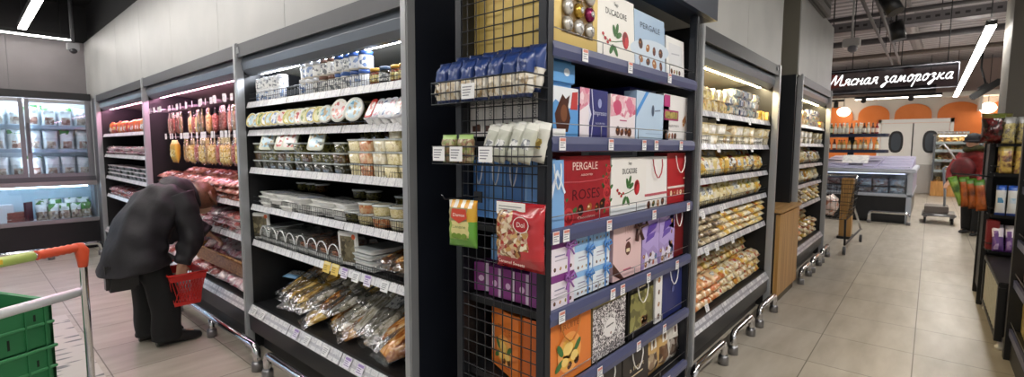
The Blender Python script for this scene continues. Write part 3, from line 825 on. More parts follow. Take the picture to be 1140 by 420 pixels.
# third shelf: stacked rectangular tubs
ol = [tub_rect(.105, .12, .055, c, SEALID, None, .016, .9) for c in (OLIVES, BROWNS, DARKS)]
old = ['clear-lidded tub of olive salad', 'clear-lidded tub of brown salad', 'clear-lidded tub of dark salad']
row(F, ol, old, 'salad_tub', 'tub', 'third shelf', .06, 1.24, 10, .11, z3, 'dark salad tubs in stacks', 3, .057, pick=lambda i, L: [2, 0 if i % 3 else 1, 0][L], skip=lambda i, L: L == 2 and i in (3, 6, 8))
oll = [tub_rect(.105, .12, .05, OLIVES, mat('d6d9c8', .35), l, .02) for l in (LAB_C, LAB_R, LAB_G)]
for k, (x, q) in enumerate(((.27, 0), (.50, 1), (.60, 1), (.93, 0))):
    place(oll[q], 'salad_tub', ['tub of green salad tipped to show its round blue label', 'tub tipped to show a red label, farther of two on third shelf', 'tub tipped to show a red label, nearer of two on third shelf', 'tub of green salad tipped forward over the middle of third shelf'][k], 'tub', F(x, .10, z3 + .165), (math.radians(68), 0, F.rz + .4), 'tubs tipped on top of the stacks')
nd = [tub_rect(.105, .12, .06, c, SEALID, None, .016, .9) for c in (NOODLE, PALE, CARROT)]
ndd = ['clear tub of noodle salad', 'clear tub of pale salad', 'clear tub of carrot salad']
row(F, nd, ndd, 'salad_tub', 'tub', 'near end of third shelf', 1.28, 1.84, 5, .11, z3, 'pale salad tubs in stacks', 3, .062, pick=lambda i, L: (i * 2 + L * 3 + (i > 3)) % 3)
row(F, nd, ndd, 'salad_tub', 'tub', 'topping the pale stacks, third shelf', 1.60, 1.74, 1, .13, z3 + .187, 'tub topping the pale stacks', 1, pick=lambda i, L: 1)
row(F, ol, old, 'salad_tub', 'tub', 'topping pale stacks at rear, third shelf', 1.22, 1.52, 3, .22, z3 + .187, 'dark tubs behind the pale stacks', 1)
wire_fence(F, fish_case, 1.28, 1.84, .048, z3, .06)
# fourth shelf: flat white packs, dark round tubs, round salads in wire
fl = [tub_rect(.15, .20, .028, mat('d8d8d4', .3, 0, .5), WLID, l, .02, .92) for l in (LAB_W, LAB_B, LAB_W)]
fld = ['flat white fish tray', 'flat white fish tray, blue print', 'flat white fish tray, grey print']
row(F, fl, fld, 'fish_tray', 'tray', 'fourth shelf', .05, 1.22, 8, .16, z4, 'flat white trays in stacks', 3, .030, jr=.15, jy=.03)
rd = [tub_round(.05, .055, OLIVES, SEALID), tub_round(.05, .055, BROWNS, SEALID)]
row(F, rd, ['round tub of olive salad', 'round tub of brown salad'], 'salad_tub', 'tub', 'on flat trays, rear of fourth shelf', .10, .48, 3, .36, z4 + .09, 'dark tubs on the flat trays', 1)
row(F, rd, ['round tub of olive salad', 'round tub of brown salad'], 'salad_tub', 'tub', 'mid rear of fourth shelf', .94, 1.20, 2, .30, z4 + .092, 'dark tubs at the mid rear', 1)
rl = [tub_round(.058, .055, c, SEALID, sa) for c, sa in ((NOODLE, PALE), (CARROT, PALE), (PALE, NOODLE), (OLIVES, None))]
rld = ['round clear tub of noodle salad', 'round clear tub of carrot salad', 'round clear tub of pale salad', 'round clear tub of olive salad']
row(F, rl, rld, 'salad_tub', 'tub', 'near end of fourth shelf', 1.18, 1.85, 5, .115, z4, 'round salads in wire baskets', 2, .058, pick=lambda i, L: [2, 1, 0, 0, 1][i] if L else [3, 0, 1, 2, 0][i], skip=lambda i, L: L == 1 and i == 0)
row(F, rl, rld, 'salad_tub', 'tub', 'rear of fourth shelf', 1.42, 1.82, 3, .27, z4 + .03, 'dark salads behind', 2, .058, pick=lambda i, L: 3)
for a, c in ((.05, .60), (.62, 1.12), (1.14, 1.84)):
    wire_fence(F, fish_case, a, c, .05, z4, .055, .018)
# fifth shelf: clear boxes of fish fillets, white trays, vacuum packed fish
def clear_box(w, d, h, content):
    b = MB().loft([rr(w * .95, d * .95, .012, 0), rr(w, d, .014, h * .35)], mat('c6cac8', .2, 0, .5))
    arc = [(-w / 2, h * .3)] + [(w / 2 * -math.cos(PI * i / 10), h * .35 + h * .6 * math.sin(PI * i / 10)) for i in range(11)] + [(w / 2, h * .3)]
    M = Matrix(((1, 0, 0, 0), (0, 1, 0, 0), (0, 0, 1, 0), (0, 0, 0, 1)))
    e = MB().prism(arc, -d / 2, d / 2, FILM, None, True)
    g = MB().tube([(p[0], -d / 2, p[1]) for p in arc[1:-1]], .0035, mat('e2e6e8', .15, 0, .5), 6)
    c = MB()
    for k in range(3):
        c.cbox(-w * .42, w * .42, -d * .45, d * .45, .012 + k * .018, .026 + k * .018, content, .006)
    return Proto(b, [('fillet', c), ('cover', e), ('rim', g)], (w, d, h))
SALMON = speck('salmon', ['7a3a2a', 'a8624a', 'c99878', '5c4038'], 30, .25, .6, 'noise')
cb = [clear_box(.13, .26, .115, SALMON), clear_box(.13, .26, .115, mat('b9bcb6', .3, 0, .4))]
row(F, cb, ['clear domed box of fish fillet', 'clear domed box of white fish'], 'fish_box', 'box', 'fifth shelf of ' + fc, .12, 1.16, 8, .19, z5, 'domed fish boxes', 1, pick=lambda i, L: 1 if i < 4 else 0, jr=.02)
wt = [tub_rect(.17, .22, .024, mat('e4e4e2', .3, 0, .4), mat('c6cccc', .2, 0, .5), None, .02, .95)]
row(F, wt, ['white tray of fish under clear lid'], 'fish_tray', 'tray', 'stack at far end, fifth shelf', .06, .22, 1, .20, z5, 'far white trays', 4, .026)
row(F, wt, ['white tray of fish under clear lid'], 'fish_tray', 'tray', 'near stack, fifth shelf', 1.27, 1.44, 1, .19, z5, 'near white trays', 4, .030)
st = Proto(MB().cbox(-.075, .075, -.008, .008, 0, .19, mat('e8e8e6', .3, 0, .3), .006).art_rect(-.055, .055, .02, .165, speck('tray_fish', ['3a3424', '6b6248', '8b8468'], 40, .3, .4), -.0088).art_ell(.05, .165, .014, .014, mat('d9663a', .4), -.0092))
place(st, 'fish_tray', 'white framed tray standing on edge, showing fish, orange sticker', 'tray', F(1.20, .10, z5), (.06, 0, F.rz + .2), None)
place(st, 'fish_tray', 'white framed tray standing on edge at the far end', 'tray', F(.055, .09, z5), (.06, 0, F.rz + .5), None)
for a, c in ((.06, .62), (.64, 1.2), (1.24, 1.84)):
    wire_fence(F, fish_case, a, c, .05, z5, .045, .02)

# vacuum packed fish
def fish_pack(L, w, h, m, seed, n=2, lab=None):
    R = random.Random(seed)
    film = MB(); fish = MB()
    for k in range(n):
        x0 = (k - (n - 1) / 2) * w / n
        pts, rs = [], []
        for i in range(11):
            t = i / 10
            pts.append((x0 + .006 * math.sin(6 * t + k), -L / 2 + L * t, h * .5 + R.uniform(-.003, .003)))
            rs.append(w / n * .60 * (max(.12, math.sin(PI * min(1, t * .82 + .14))) ** .8) * (.45 if t > .85 else 1))
        vs = len(fish.v)
        fish.tube(pts, rs, m, 9)
        for q in range(vs, len(fish.v)):
            x, y, z = fish.v[q]; fish.v[q] = (x, y, h * .5 + (z - h * .5) * .75)
        a = L / 2
        fish.add([(x0, a - .03, h * .5), (x0 - .028, a + .02, h * .5), (x0, a + .008, h * .52), (x0 + .028, a + .02, h * .5)], [(0, 1, 2), (0, 2, 3)], m)
    nx, ny = 8, 14
    for sd in (1,):
        vs = []
        for j in range(ny + 1):
            for i in range(nx + 1):
                u, v = i / nx, j / ny
                e = (1 - (2 * u - 1) ** 4) * (1 - (2 * v - 1) ** 8)
                wob = R.uniform(-.004, .006) if sd > 0 else 0
                vs.append(((u - .5) * w * 1.25, (v - .5) * L * 1.16, h * .5 + sd * (h * .52 * e) + wob))
        fs = [(j * (nx + 1) + i, j * (nx + 1) + i + 1, (j + 1) * (nx + 1) + i + 1, (j + 1) * (nx + 1) + i) for j in range(ny) for i in range(nx)]
        film.add(vs, fs, milky('fish_pouch', .03, .05, .10, 1.0, 45), True)
    kids = [('fish', fish)]
    if lab:
        kids.append(('sticker', MB().box(-w * .3, w * .3, -L * .1, L * .12, h * 1.06, h * 1.075, lab)))
    return Proto(film, kids, (w, L, h))
fp = [fish_pack(.40, .13, .05, FISHG, 1, 2), fish_pack(.42, .14, .045, FISHS, 2, 2), fish_pack(.38, .12, .05, FISHR, 3, 1), fish_pack(.36, .15, .04, FISHG, 4, 3, LAB_W), fish_pack(.40, .14, .045, FISHR, 5, 2, LAB_C), fish_pack(.34, .13, .045, FISHS, 6, 3, LAB_W)]
fpd = ['clear pouch of golden smoked fish', 'clear pouch of silvery smoked fish', 'clear pouch of one red-brown fish', 'white-labelled pouch of golden fish', 'blue-labelled pouch of red-brown fish', 'white-labelled pouch of silvery fish']
R = random.Random(5)
DK = mat('1a1b1d', .5)
part('sloped_rack', MB().add([(.03, .17, .355), (1.845, .17, .355), (1.845, .80, .60), (.03, .80, .60), (.03, .17, .345), (1.845, .17, .345), (1.845, .80, .345), (.03, .80, .345)], [(0, 1, 2, 3), (0, 1, 5, 4), (1, 2, 6, 5), (2, 3, 7, 6), (3, 0, 4, 7)], DK), fish_case)
tiers = ((11, .33, .43), (11, .37, .485), (11, .52, .545), (11, .57, .60), (10, .66, .65))
tn = ['front row, bottom layer', 'front row, top layer', 'middle row', 'rear row, bottom layer', 'rear row, top layer']
for L, (n, y0, zz) in enumerate(tiers):
    for i in range(n):
        q = R.choice([0, 0, 1, 2, 3, 4, 5, 5])
        x = .22 + 1.42 * (i + .5) / n
        a = R.uniform(-.5, .25) * (1 if .3 < x < 1.5 else .3)
        place(fp[q], 'fish_pouch', f'{fpd[q]}, {nth(i)} from left, {tn[L]} on base', 'packed fish', F(x, y0 + R.uniform(-.04, .04), zz + R.uniform(0, .02)), (math.radians(21) + R.uniform(-.08, .1), R.uniform(-.12, .12), F.rz + a), 'smoked fish pouches', R.uniform(1.12, 1.3))
row(F, fp, fpd, 'fish_pouch', 'packed fish', 'near end of fifth shelf', 1.46, 1.72, 3, .29, z5 + .012, 'pouches on the fifth shelf', 2, .045, rot=(0, 0, .3), jr=.1)
bp = flat_pack(.15, .24, .03, patch(mat('2a5aa8', .3, 0, .5), None, LAB_C, (.15, .85, .2, .8)), 3)
for k in range(3):
    place(bp, 'fish_packet', ['blue fish packet at the near end, bottom of three', 'blue fish packet at the near end, middle of three', 'blue fish packet at the near end, topmost of three'][k], 'packet', F(1.72, .27 + .012 * k, .435 + .03 * k), (.37, 0, F.rz + .3 + .05 * k), 'blue fish packets')
bl2 = flat_pack(.16, .12, .03, patch(mat('7fb0d8', .3, 0, .4), None, LAB_W, (.1, .9, .3, .7)), 8)
for k, (x, y, zz, w_) in enumerate(((.12, .30, .50, 'at the far end of base deck'), (1.58, .46, .63, 'on the smoked fish near the post'), (1.28, .62, .70, 'on the smoked fish under the white stack'))):
    place(bl2, 'fish_packet', 'pale blue fish packet lying ' + w_, 'packet', F(x, y, zz), (.2, .1, F.rz + .5), None)
# shelf talkers: yellow and white price cards on the rails
def card(w, h, m, ink=None, ink2=None):
    b = MB().box(-w / 2, w / 2, -.0015, 0, 0, h, m)
    if ink:
        R = random.Random(int(w * 1e4))
        for k in range(4):
            b.art_rect(-w * .4, w * R.uniform(.0, .4), h * (.2 + .18 * k), h * (.2 + .18 * k) + h * .07, ink, -.0022)
    if ink2:
        b.art_rect(-w * .42, w * .42, h * .72, h * .95, ink2, -.0024)
    return b.mesh('price_card')
CARD_W = card(.062, .05, mat('f2f2f2', .4), mat('8a8a92', .5)); CARD_Y = card(.075, .062, mat('e8c860', .4), mat('a58840', .5), mat('f2e4a8', .4)); CARD_P = card(.06, .055, mat('ece6f2', .4), mat('8c7aa8', .5), mat('a48cc8', .4))
def cards(fr, case, lst, y, tilt=.0):
    for x, z, me in lst:
        c = link('price_card', me, case); c.location = (x, y, z); c.rotation_euler = (tilt, 0, 0)
cards(F, fish_case, [(1.06, z5 - .052, CARD_Y), (1.15, z5 - .052, CARD_Y), (1.25, z5 - .050, CARD_P), (1.36, z5 - .050, CARD_W), (1.47, z5 - .051, CARD_P), (1.62, z5 - .050, CARD_W)], .030, -.28)
cards(F, fish_case, [(.74, .295, CARD_P), (.88, .293, CARD_W), (1.10, .292, CARD_W), (1.33, .294, CARD_P), (1.45, .293, CARD_P), (.25, .293, CARD_W), (.12, .293, CARD_W)], -.018, -.5)

# ------------------------------------------------------------------ sausage cooler
S = SAUS
def hang_pack(L, w, m, cap, seed, n=2, card_m=None):
    R = random.Random(seed)
    b = MB()
    for k in range(n):
        x = (k - (n - 1) / 2) * w / n
        capsule(b, (x, 0, -L), (x, 0, -.03), w / n * .5, m, 9, 7, R.uniform(-.006, .006))
    film = MB().pillow(w * 1.15, L + .03, w * .62, lambda u, v, f: clear('sausage_film', 'fbf4ec', .10, .12, .8, 50), 6, 8, .1, .1, seed)
    film.v = [(x, y, z - L - .01) for x, y, z in film.v]
    c = MB().box(-w * .5, w * .5, -.001, .001, -.03, .02, cap)
    tagm = MB().box(-.022, .022, -.002, 0, 0, .05, card_m or mat('efeaec', .4))
    tagm.v = [(x, y - .16, z + .01) for x, y, z in tagm.v]
    hk = MB().tube([(0, .30, .03), (0, -.155, .03), (0, -.165, .04)], .002, STEEL, 5)
    return Proto(b, [('film', film), ('header_card', c), ('hook', hk), ('price_card', tagm)], (w, w, L))
SAU1 = speck('dry_sausage', ['7a2a24', 'a8564a', 'c89888', '5c241e'], 110, .35, .3)
SAU2 = speck('golden_sausage', ['a87a3a', 'cfa860', 'e6d29a', '8a5a28'], 40, .3, .5, 'noise')
SAU3 = speck('green_wrapped_sausage', ['5a6a34', '8a8a58', 'b09a78', '6a3a2a'], 40, .3, .4, 'noise')
SAU4 = speck('pale_sausage', ['b06a60', 'd09a8c', 'e8c8ba'], 30, .3, .4, 'noise')
SAU5 = speck('pink_frankfurter', ['c86a5a', 'e09a86', 'eeb8a6'], 12, .3, .5, 'noise')
hp = [hang_pack(.19, .055, SAU1, mat('e8e2dc', .4), 1), hang_pack(.20, .05, SAU2, mat('d8c87a', .4), 2, 1), hang_pack(.19, .05, SAU3, mat('6a7a3a', .4), 3), hang_pack(.20, .06, SAU4, mat('e0d8d4', .4), 4), hang_pack(.20, .05, SAU1, mat('2a2a2c', .4), 5, 1)]
hpd = ['hanging pack of dry sausage', 'hanging golden sausage', 'hanging green-wrapped sausage', 'hanging pack of pale sausage', 'hanging dark sausage']
row(S, hp, hpd, 'sausage_pack', 'sausage', 'upper hook row', .12, 2.36, 26, .17, 1.765, 'sausages on the upper hooks', 1, jr=.25, pick=lambda i, L: [3, 3, 0, 0, 2, 2, 2, 1, 4, 1, 2, 2, 0, 1, 1, 4, 0, 0, 0, 3, 2, 1, 4, 0, 2, 3][i], jy=.03)
ring = MB()
for k in range(4):
    ring.ball((0, 0, -.05 - .05 * k), .036, .036, .034, SAU5, 10, 7)
rp = Proto(ring, [('hook', MB().tube([(0, .2, .02), (0, -.05, .02)], .002, STEEL, 5)), ('string', MB().tube([(0, 0, .02), (0, 0, -.03)], .0015, mat('d8c8a8', .6), 4))])
for k, x in enumerate((2.40, 2.455)):
    place(rp, 'sausage_string', ['string of pink frankfurters on the upper hooks, farther', 'string of pink frankfurters on the upper hooks, by the post'][k], 'sausage', S(x, .15, 1.78), (0, 0, S.rz), None)
lp = [hang_pack(.20, .065, SAU2, mat('d8c070', .4), 11, 2), hang_pack(.21, .06, speck('gold_foil_sausage', ['8a6a2a', 'c8a850', 'efe2a8', '7a3a24'], 60, .25, .6, 'noise'), mat('e6dcae', .4), 12, 1), hang_pack(.20, .06, SAU1, mat('d8c890', .4), 13, 1)]
row(S, lp, ['hanging gold double sausage', 'hanging gold-foil sausage', 'hanging gold-capped dry sausage'], 'sausage_pack', 'sausage', 'lower hook row', .62, 2.42, 20, .16, 1.505, 'sausages on the lower hooks', 1, jr=.2, pick=lambda i, L: [0, 0, 1, 1, 2, 1, 1, 0, 1, 1, 2, 1, 1, 1, 2, 1, 1, 1, 2, 1][i])
yb = bag(.10, .22, .05, patch(mat('c8a23a', .3, 0, .4), mat('e2d08a', .3), LAB_Y, (.2, .8, .25, .55)), 5)
for k, x in enumerate((.44, .53)):
    place(yb, 'snack_bag', ['yellow bag hanging left of the gold sausages, farther', 'yellow bag hanging left of the gold sausages, nearer'][k], 'bag', S(x, .12, 1.29), (0, 0, S.rz), None)
sp = [flat_pack(.15, .17, .05, patch(MEATB, None, LAB_W, (.2, .8, .3, .5)), 21, .5), flat_pack(.14, .18, .055, patch(speck('ham_pack', ['7a2a22', 'a85a48', 'd0a08c'], 40, .3, .5), None, LAB_R, (.3, .7, .3, .6)), 22, .5), flat_pack(.16, .17, .05, patch(speck('smoked_meat', ['4a1c14', '7c3a28', 'a46a50', 'c89a80'], 20, .3, .5, 'noise'), None, None), 23, .5)]
spd = ['pack of brown sausage slices', 'pack of ham slices', 'pack of smoked meat']
row(S, sp, spd, 'meat_pack', 'meat', 'shelf under the hooks', .06, 2.44, 15, .14, 1.055, 'meat packs under the hooks', 3, .045, rot=(.25, 0, 0), jr=.1, jy=.01)
row(S, sp, spd, 'meat_pack', 'meat', 'rear of shelf under hooks', .10, 2.40, 12, .34, 1.12, 'meat packs at the rear', 2, .05, rot=(.35, 0, 0), jr=.1)
pm = [tray(.16, .20, .03, MEATP, mat('d8a0aa', .3), True, .02, 31, LAB_W), tray(.16, .19, .03, MEATR, mat('e8dada', .3), True, .02, 32), flat_pack(.16, .2, .05, patch(MEATP, None, LAB_P, (.25, .75, .3, .6)), 33, .6), flat_pack(.15, .2, .05, patch(speck('white_pink_pack', ['e8c6cc', 'f4e6e8', 'c87a8a'], 26, .25, .5), None, None), 34, .6)]
pmd = ['tray of pink meat', 'tray of red meat', 'pack of pink meat', 'white-and-pink meat pack']
row(S, pm, pmd, 'meat_tray', 'meat', 'shelf beside the bending woman', .06, 2.44, 15, .15, .80, 'pink meat at waist height', 3, .05, rot=(.22, 0, 0), jr=.1, jy=.01)
# wicker-like basket and packs on the base
WICK = speck('brown_wicker', ['6a3e1e', '9a6636', 'b98a56'], 60, .5, .1, stretch=(1, 1, 3))
bk = thing('meat_basket', 'long brown wicker basket of pink meat packs', 'basket', S(1.62, .30, .44), S.rz)
w_, d_ = 1.1, .40
part('front_wall', MB().add([(-w_ / 2, -d_ / 2, .0), (w_ / 2, -d_ / 2, .0), (w_ / 2 + .02, -d_ / 2 - .03, .13), (-w_ / 2 - .02, -d_ / 2 - .03, .13), (-w_ / 2, -d_ / 2 + .01, .0), (w_ / 2, -d_ / 2 + .01, .0), (w_ / 2 + .02, -d_ / 2 - .02, .13), (-w_ / 2 - .02, -d_ / 2 - .02, .13)], [(0, 1, 2, 3), (4, 5, 6, 7), (3, 2, 6, 7), (0, 3, 7, 4), (1, 2, 6, 5)], WICK), bk)
part('rim', MB().tube([(-w_ / 2 - .02, -d_ / 2 - .025, .13), (w_ / 2 + .02, -d_ / 2 - .025, .13), (w_ / 2 + .02, d_ / 2, .13), (-w_ / 2 - .02, d_ / 2, .13)], .012, WICK, 8, True), bk)
part('side_wall', MB().box(w_ / 2, w_ / 2 + .012, -d_ / 2, d_ / 2, 0, .13, WICK), bk)
part('side_wall', MB().box(-w_ / 2 - .012, -w_ / 2, -d_ / 2, d_ / 2, 0, .13, WICK), bk)
part('bottom', MB().box(-w_ / 2, w_ / 2, -d_ / 2, d_ / 2, 0, .008, WICK), bk)
row(S, pm[2:], pmd[2:], 'meat_pack', 'meat', 'in the wicker basket', 1.12, 2.12, 8, .27, .50, 'packs in the wicker basket', 2, .055, rot=(.3, 0, 0), jr=.35, jy=.04)
row(S, pm, pmd, 'meat_tray', 'meat', 'base deck of sausage cooler, front row', .06, 2.44, 15, .16, .375, 'meat packs on the base deck', 1, rot=(.3, 0, 0), jr=.1, jy=.01)
row(S, pm, pmd, 'meat_tray', 'meat', 'base deck of sausage cooler, rear row', .06, 1.0, 6, .36, .44, 'meat packs at the base rear', 2, .05, rot=(.3, 0, 0), jr=.1, jy=.01)

# ------------------------------------------------------------------ far meat cooler
Mt = MEAT
ob = [bag(.10, .15, .05, patch(mat('c8602e', .3, 0, .5), mat('e09a4a', .3), LAB_R, (.15, .85, .2, .5)), 41), bag(.10, .14, .05, patch(mat('b83a2c', .3, 0, .5), mat('d8823a', .3), LAB_Y, (.15, .85, .3, .6)), 42), bag(.10, .16, .05, patch(mat('d88a3a', .3, 0, .5), mat('b8452c', .3), LAB_W, (.2, .8, .2, .5)), 43)]
row(Mt, ob, ['orange sausage packet', 'red sausage packet', 'amber sausage packet'], 'sausage_packet', 'packet', 'top shelf by the freezer', .10, 2.44, 20, .11, 1.615, 'upright packets on the top shelf', 1, rot=(-.12, 0, 0))
row(Mt, ob, ['orange sausage packet', 'red sausage packet', 'amber sausage packet'], 'sausage_packet', 'packet', 'rear of top shelf by freezer', .10, 2.44, 18, .24, 1.63, 'packets behind', 1, rot=(-.12, 0, 0))
lt = [flat_pack(.15, .18, .05, patch(speck('lilac_meat', ['a86a80', 'd0a0b4', 'ecdde4'], 34, .25, .5), None, LAB_P, (.2, .8, .3, .6)), 44, .5), tray(.15, .18, .03, MEATP, mat('ead8de', .3), True, .02, 45)]
row(Mt, lt, ['pack of pale pink slices', 'film-wrapped tray of pink slices'], 'meat_pack', 'meat', 'second shelf by the freezer', .10, 2.44, 13, .14, 1.345, 'pink packs on the second shelf', 2, .045, jr=.15)
bt = [tub_rect(.16, .20, .045, mat('1d2a24', .3, 0, .4), mat('e6e2e2', .35), LAB_W, .02, .9), tub_rect(.16, .20, .045, mat('18181a', .3, 0, .4), mat('d8c8cc', .35), LAB_P, .02, .9)]
row(Mt, bt, ['black tray with white label', 'black tray with pink label'], 'meat_tray', 'meat', 'third shelf by the freezer', .10, 2.44, 12, .15, 1.055, 'black trays on the third shelf', 3, .048, jr=.1)
row(Mt, pm[:2], pmd[:2], 'meat_tray', 'meat', 'fourth shelf by the freezer', .10, 2.44, 13, .16, .805, 'meat trays on the fourth shelf', 2, .052, rot=(.2, 0, 0), jr=.08)
row(Mt, pm, pmd, 'meat_tray', 'meat', 'base deck by the freezer', .10, 2.44, 13, .20, .39, 'meat trays on the far base deck', 2, .052, rot=(.25, 0, 0), jr=.1)
# ------------------------------------------------------------------ cheese coolers
def cheese_wall(fr, zs, cn, seed, case, dens=1.0):
    R = random.Random(seed)
    def n(k): return max(3, int(round(k * dens)))
    big = 1.0 if dens == 1 else 1.35
    cc = cn
    tz = zs
    # packs hung on hooks at the back of the top
    hb = [bag(.10, .16, .04, patch(mat('8a5a34', .3, 0, .4), mat('c8b48c', .3), LAB_R, (.2, .8, .3, .6)), seed), bag(.10, .15, .04, patch(mat('4a4e5e', .3, 0, .4), mat('c8c4b4', .3), LAB_W, (.2, .8, .3, .6)), seed + 1), bag(.10, .15, .04, patch(mat('a8522e', .3, 0, .4), mat('d8b888', .3), LAB_Y, (.2, .8, .3, .6)), seed + 2)]
    row(fr, hb, ['brown cheese snack bag', 'grey cheese snack bag', 'rust-red cheese snack bag'], 'snack_bag', 'bag', 'back row above top shelf, ' + cc, .08, 1.80, n(15), .52, tz[0] + .09, 'bags hung at the back', 1, pick=lambda i, L: R.choice([0, 1, 2, 2]))
    # top shelf: wedge packs and blue packs
    wdg = []
    for mm in (CHEESEW, CHEESE):
        wdg.append(Proto(MB().prism([(-.05, 0), (.05, 0), (.045, .055), (-.03, .075)], -.055, .055, mm).art_rect(-.03, .03, .015, .045, LAB_Y, -.0562), [], (.1, .11, .075)))
    row(fr, wdg, ['white wedge pack of cheese', 'yellow wedge pack of cheese'], 'cheese_pack', 'cheese', 'top shelf, ' + cc, .06, .72, n(6), .105, tz[0], 'wedge packs on the top shelf', 2, .078, jr=.06)
    bpk = [Proto(MB().cbox(-.055, .055, -.05, .05, 0, .065, mm, .012), [], (.11, .1, .065)) for mm in (BLUEPK, speck('grey_pack', ['5a5e6a', 'a8a8a4', 'd8d4c8', '8a4a34'], 40, .3, .4), speck('teal_pack', ['4a6a78', 'a8bcc0', 'e4e0d4', 'c8a868'], 40, .3, .4))]
    row(fr, bpk, ['blue printed cheese pack', 'grey printed cheese pack', 'teal printed cheese pack'], 'cheese_pack', 'cheese', 'top shelf, ' + cc, .76, 1.52, n(7), .10, tz[0], 'printed packs on the top shelf', 3, .066, jr=.08, skip=lambda i, L: L == 2 and i in (0, 5))
    row(fr, wdg, ['white wedge pack of cheese', 'yellow wedge pack of cheese'], 'cheese_pack', 'cheese', 'far end of top shelf, ' + cc, 1.54, 1.86, 3, .10, tz[0], 'far wedge packs', 1, .072, jr=.12)
    # second: clear tubs with beige lids
    bt_ = [tub_rect(.13, .12, .065, mm, mat(h, .3, 0, .3), None, .02, .9) for mm, h in ((PALE, 'd8c48e'), (CHEESEW, 'e0cc98'), (speck('curd', ['e8e4da', 'f4f2ec', 'cfc8b4'], 40, .3, .4), 'dfd2a8'))]
    row(fr, bt_, ['clear cheese tub, beige lid', 'white cheese tub, beige lid', 'curd tub, pale lid'], 'cheese_tub', 'tub', 'second shelf, ' + cc, .06, 1.85, n(12), .10, tz[1], 'cheese tubs on the second shelf', 2, .068, skip=lambda i, L: L == 1 and i % 5 == 4)
    row(fr, bt_, ['clear cheese tub, beige lid', 'white cheese tub, beige lid', 'curd tub, pale lid'], 'cheese_tub', 'tub', 'topping the second shelf, ' + cc, .10, .80, n(4), .20, tz[1] + .137, 'cheese tubs on top', 1)
    # third: yellow printed packs leaning
    yp = [bag(.12, .12, .055, patch(CHEESE, mat('e8c860', .3), LAB_W, (.2, .8, .3, .65)), seed + 5, .3), bag(.12, .12, .055, patch(CHEESEW, mat('efe4b8', .3), LAB_R, (.3, .7, .3, .6)), seed + 6, .3), bag(.11, .12, .055, patch(CHEESED, mat('a8322a', .3), LAB_W, (.2, .8, .5, .8)), seed + 7, .3), bag(.12, .11, .055, patch(speck('orange_trim', ['d8882e', 'e8c05a', 'f4ecd0'], 30, .3, .4), None, LAB_Y, (.2, .8, .3, .6)), seed + 8, .3)]
    ypd = ['yellow cheese packet', 'cream cheese packet, red print', 'dark red-topped cheese packet', 'orange cheese packet']
    for rr_, (y_, z_, wd) in enumerate(((.095, .006, 'front of'), (.20, .055, 'rear of'), (.31, .09, 'back of'))):
        row(fr, yp, ypd, 'cheese_packet', 'packet', f'{wd} third shelf, {cc}', .06, 1.85, n(14), y_, tz[2] + z_, f'cheese packets, {wd} third shelf', 1, rot=(-.25, 0, 0), jr=.1, sc=1.22 * big ** .3)
    # fourth: white shredded bags
    wb = [bag(.13, .15, .06, patch(CHEESEW, mat('f2ead0', .3), LAB_Y, (.2, .8, .45, .8)), seed + 11, .3), bag(.13, .14, .06, patch(speck('shredded', ['d8c070', 'ece0b4', 'f6f0dc'], 60, .3, .4), mat('c8382e', .3), LAB_W, (.2, .8, .45, .75)), seed + 12, .3), bag(.12, .15, .06, patch(CHEESE, mat('3a4a34', .3), LAB_G, (.2, .8, .4, .7)), seed + 13, .3)]
    wbd = ['white cheese bag', 'shredded cheese bag, red top', 'yellow cheese bag, dark top']
    for (y_, z_, wd) in ((.10, .006, 'front of'), (.21, .05, 'rear of'), (.33, .08, 'back of')):
        row(fr, wb, wbd, 'cheese_bag', 'bag', f'{wd} fourth shelf, {cc}', .06, 1.85, n(13), y_, tz[3] + z_, f'cheese bags, {wd} fourth shelf', 1, rot=(-.3, 0, 0), jr=.12, sc=1.1 * big ** .3)
    # fifth: dark sliced packs and round yellow cheeses
    dk = [flat_pack(.13, .13, .05, patch(CHEESED, None, LAB_W, (.3, .7, .3, .6)), seed + 21, .4), flat_pack(.13, .13, .05, patch(CHEESE, None, LAB_G, (.25, .75, .3, .6)), seed + 22, .4), flat_pack(.13, .13, .05, patch(CHEESEW, None, LAB_W, (.2, .8, .3, .6)), seed + 23, .4)]
    dkd = ['dark speckled cheese pack', 'yellow cheese pack', 'cream cheese pack']
    row(fr, dk, dkd, 'cheese_pack', 'cheese', 'fifth shelf, ' + cc, .06, 1.85, n(12), .11, tz[4] + .008, 'cheese packs on the fifth shelf', 4, .05, rot=(.15, 0, 0), jr=.06, pick=lambda i, L: 0 if i < n(12) * .32 else (1 if (i + L) % 2 else 2))
    ch = [Proto(MB().lathe([(.0001, 0), (.05, .0), (.056, .012), (.056, .035), (.05, .048), (.0001, .05)], CHEESE, 16), [('label', MB().lathe([(.0001, .0505), (.03, .0505)], LAB_G, 12))], (.11, .11, .05))]
    row(fr, ch, ['round yellow cheese'], 'cheese', 'cheese', 'rear of fifth shelf, ' + cc, .70, 1.82, n(8), .28, tz[4] + .06, 'round cheeses behind', 2, .052, jr=.1)
    # base: long packs
    op = [flat_pack(.17, .12, .06, patch(CHEESEO, None, LAB_W, (.3, .7, .35, .6)), seed + 31, .5), flat_pack(.17, .12, .06, patch(speck('pale_sticks', ['e8d8a8', 'f4ecd4', 'c8a860', 'b8483a'], 40, .3, .4), None, LAB_R, (.3, .7, .4, .55)), seed + 32, .4), flat_pack(.16, .12, .06, patch(CHEESE, None, LAB_W, (.25, .75, .4, .6)), seed + 33, .4)]
    opd = ['orange cheese snack pack', 'pale striped cheese pack', 'yellow cheese pack']
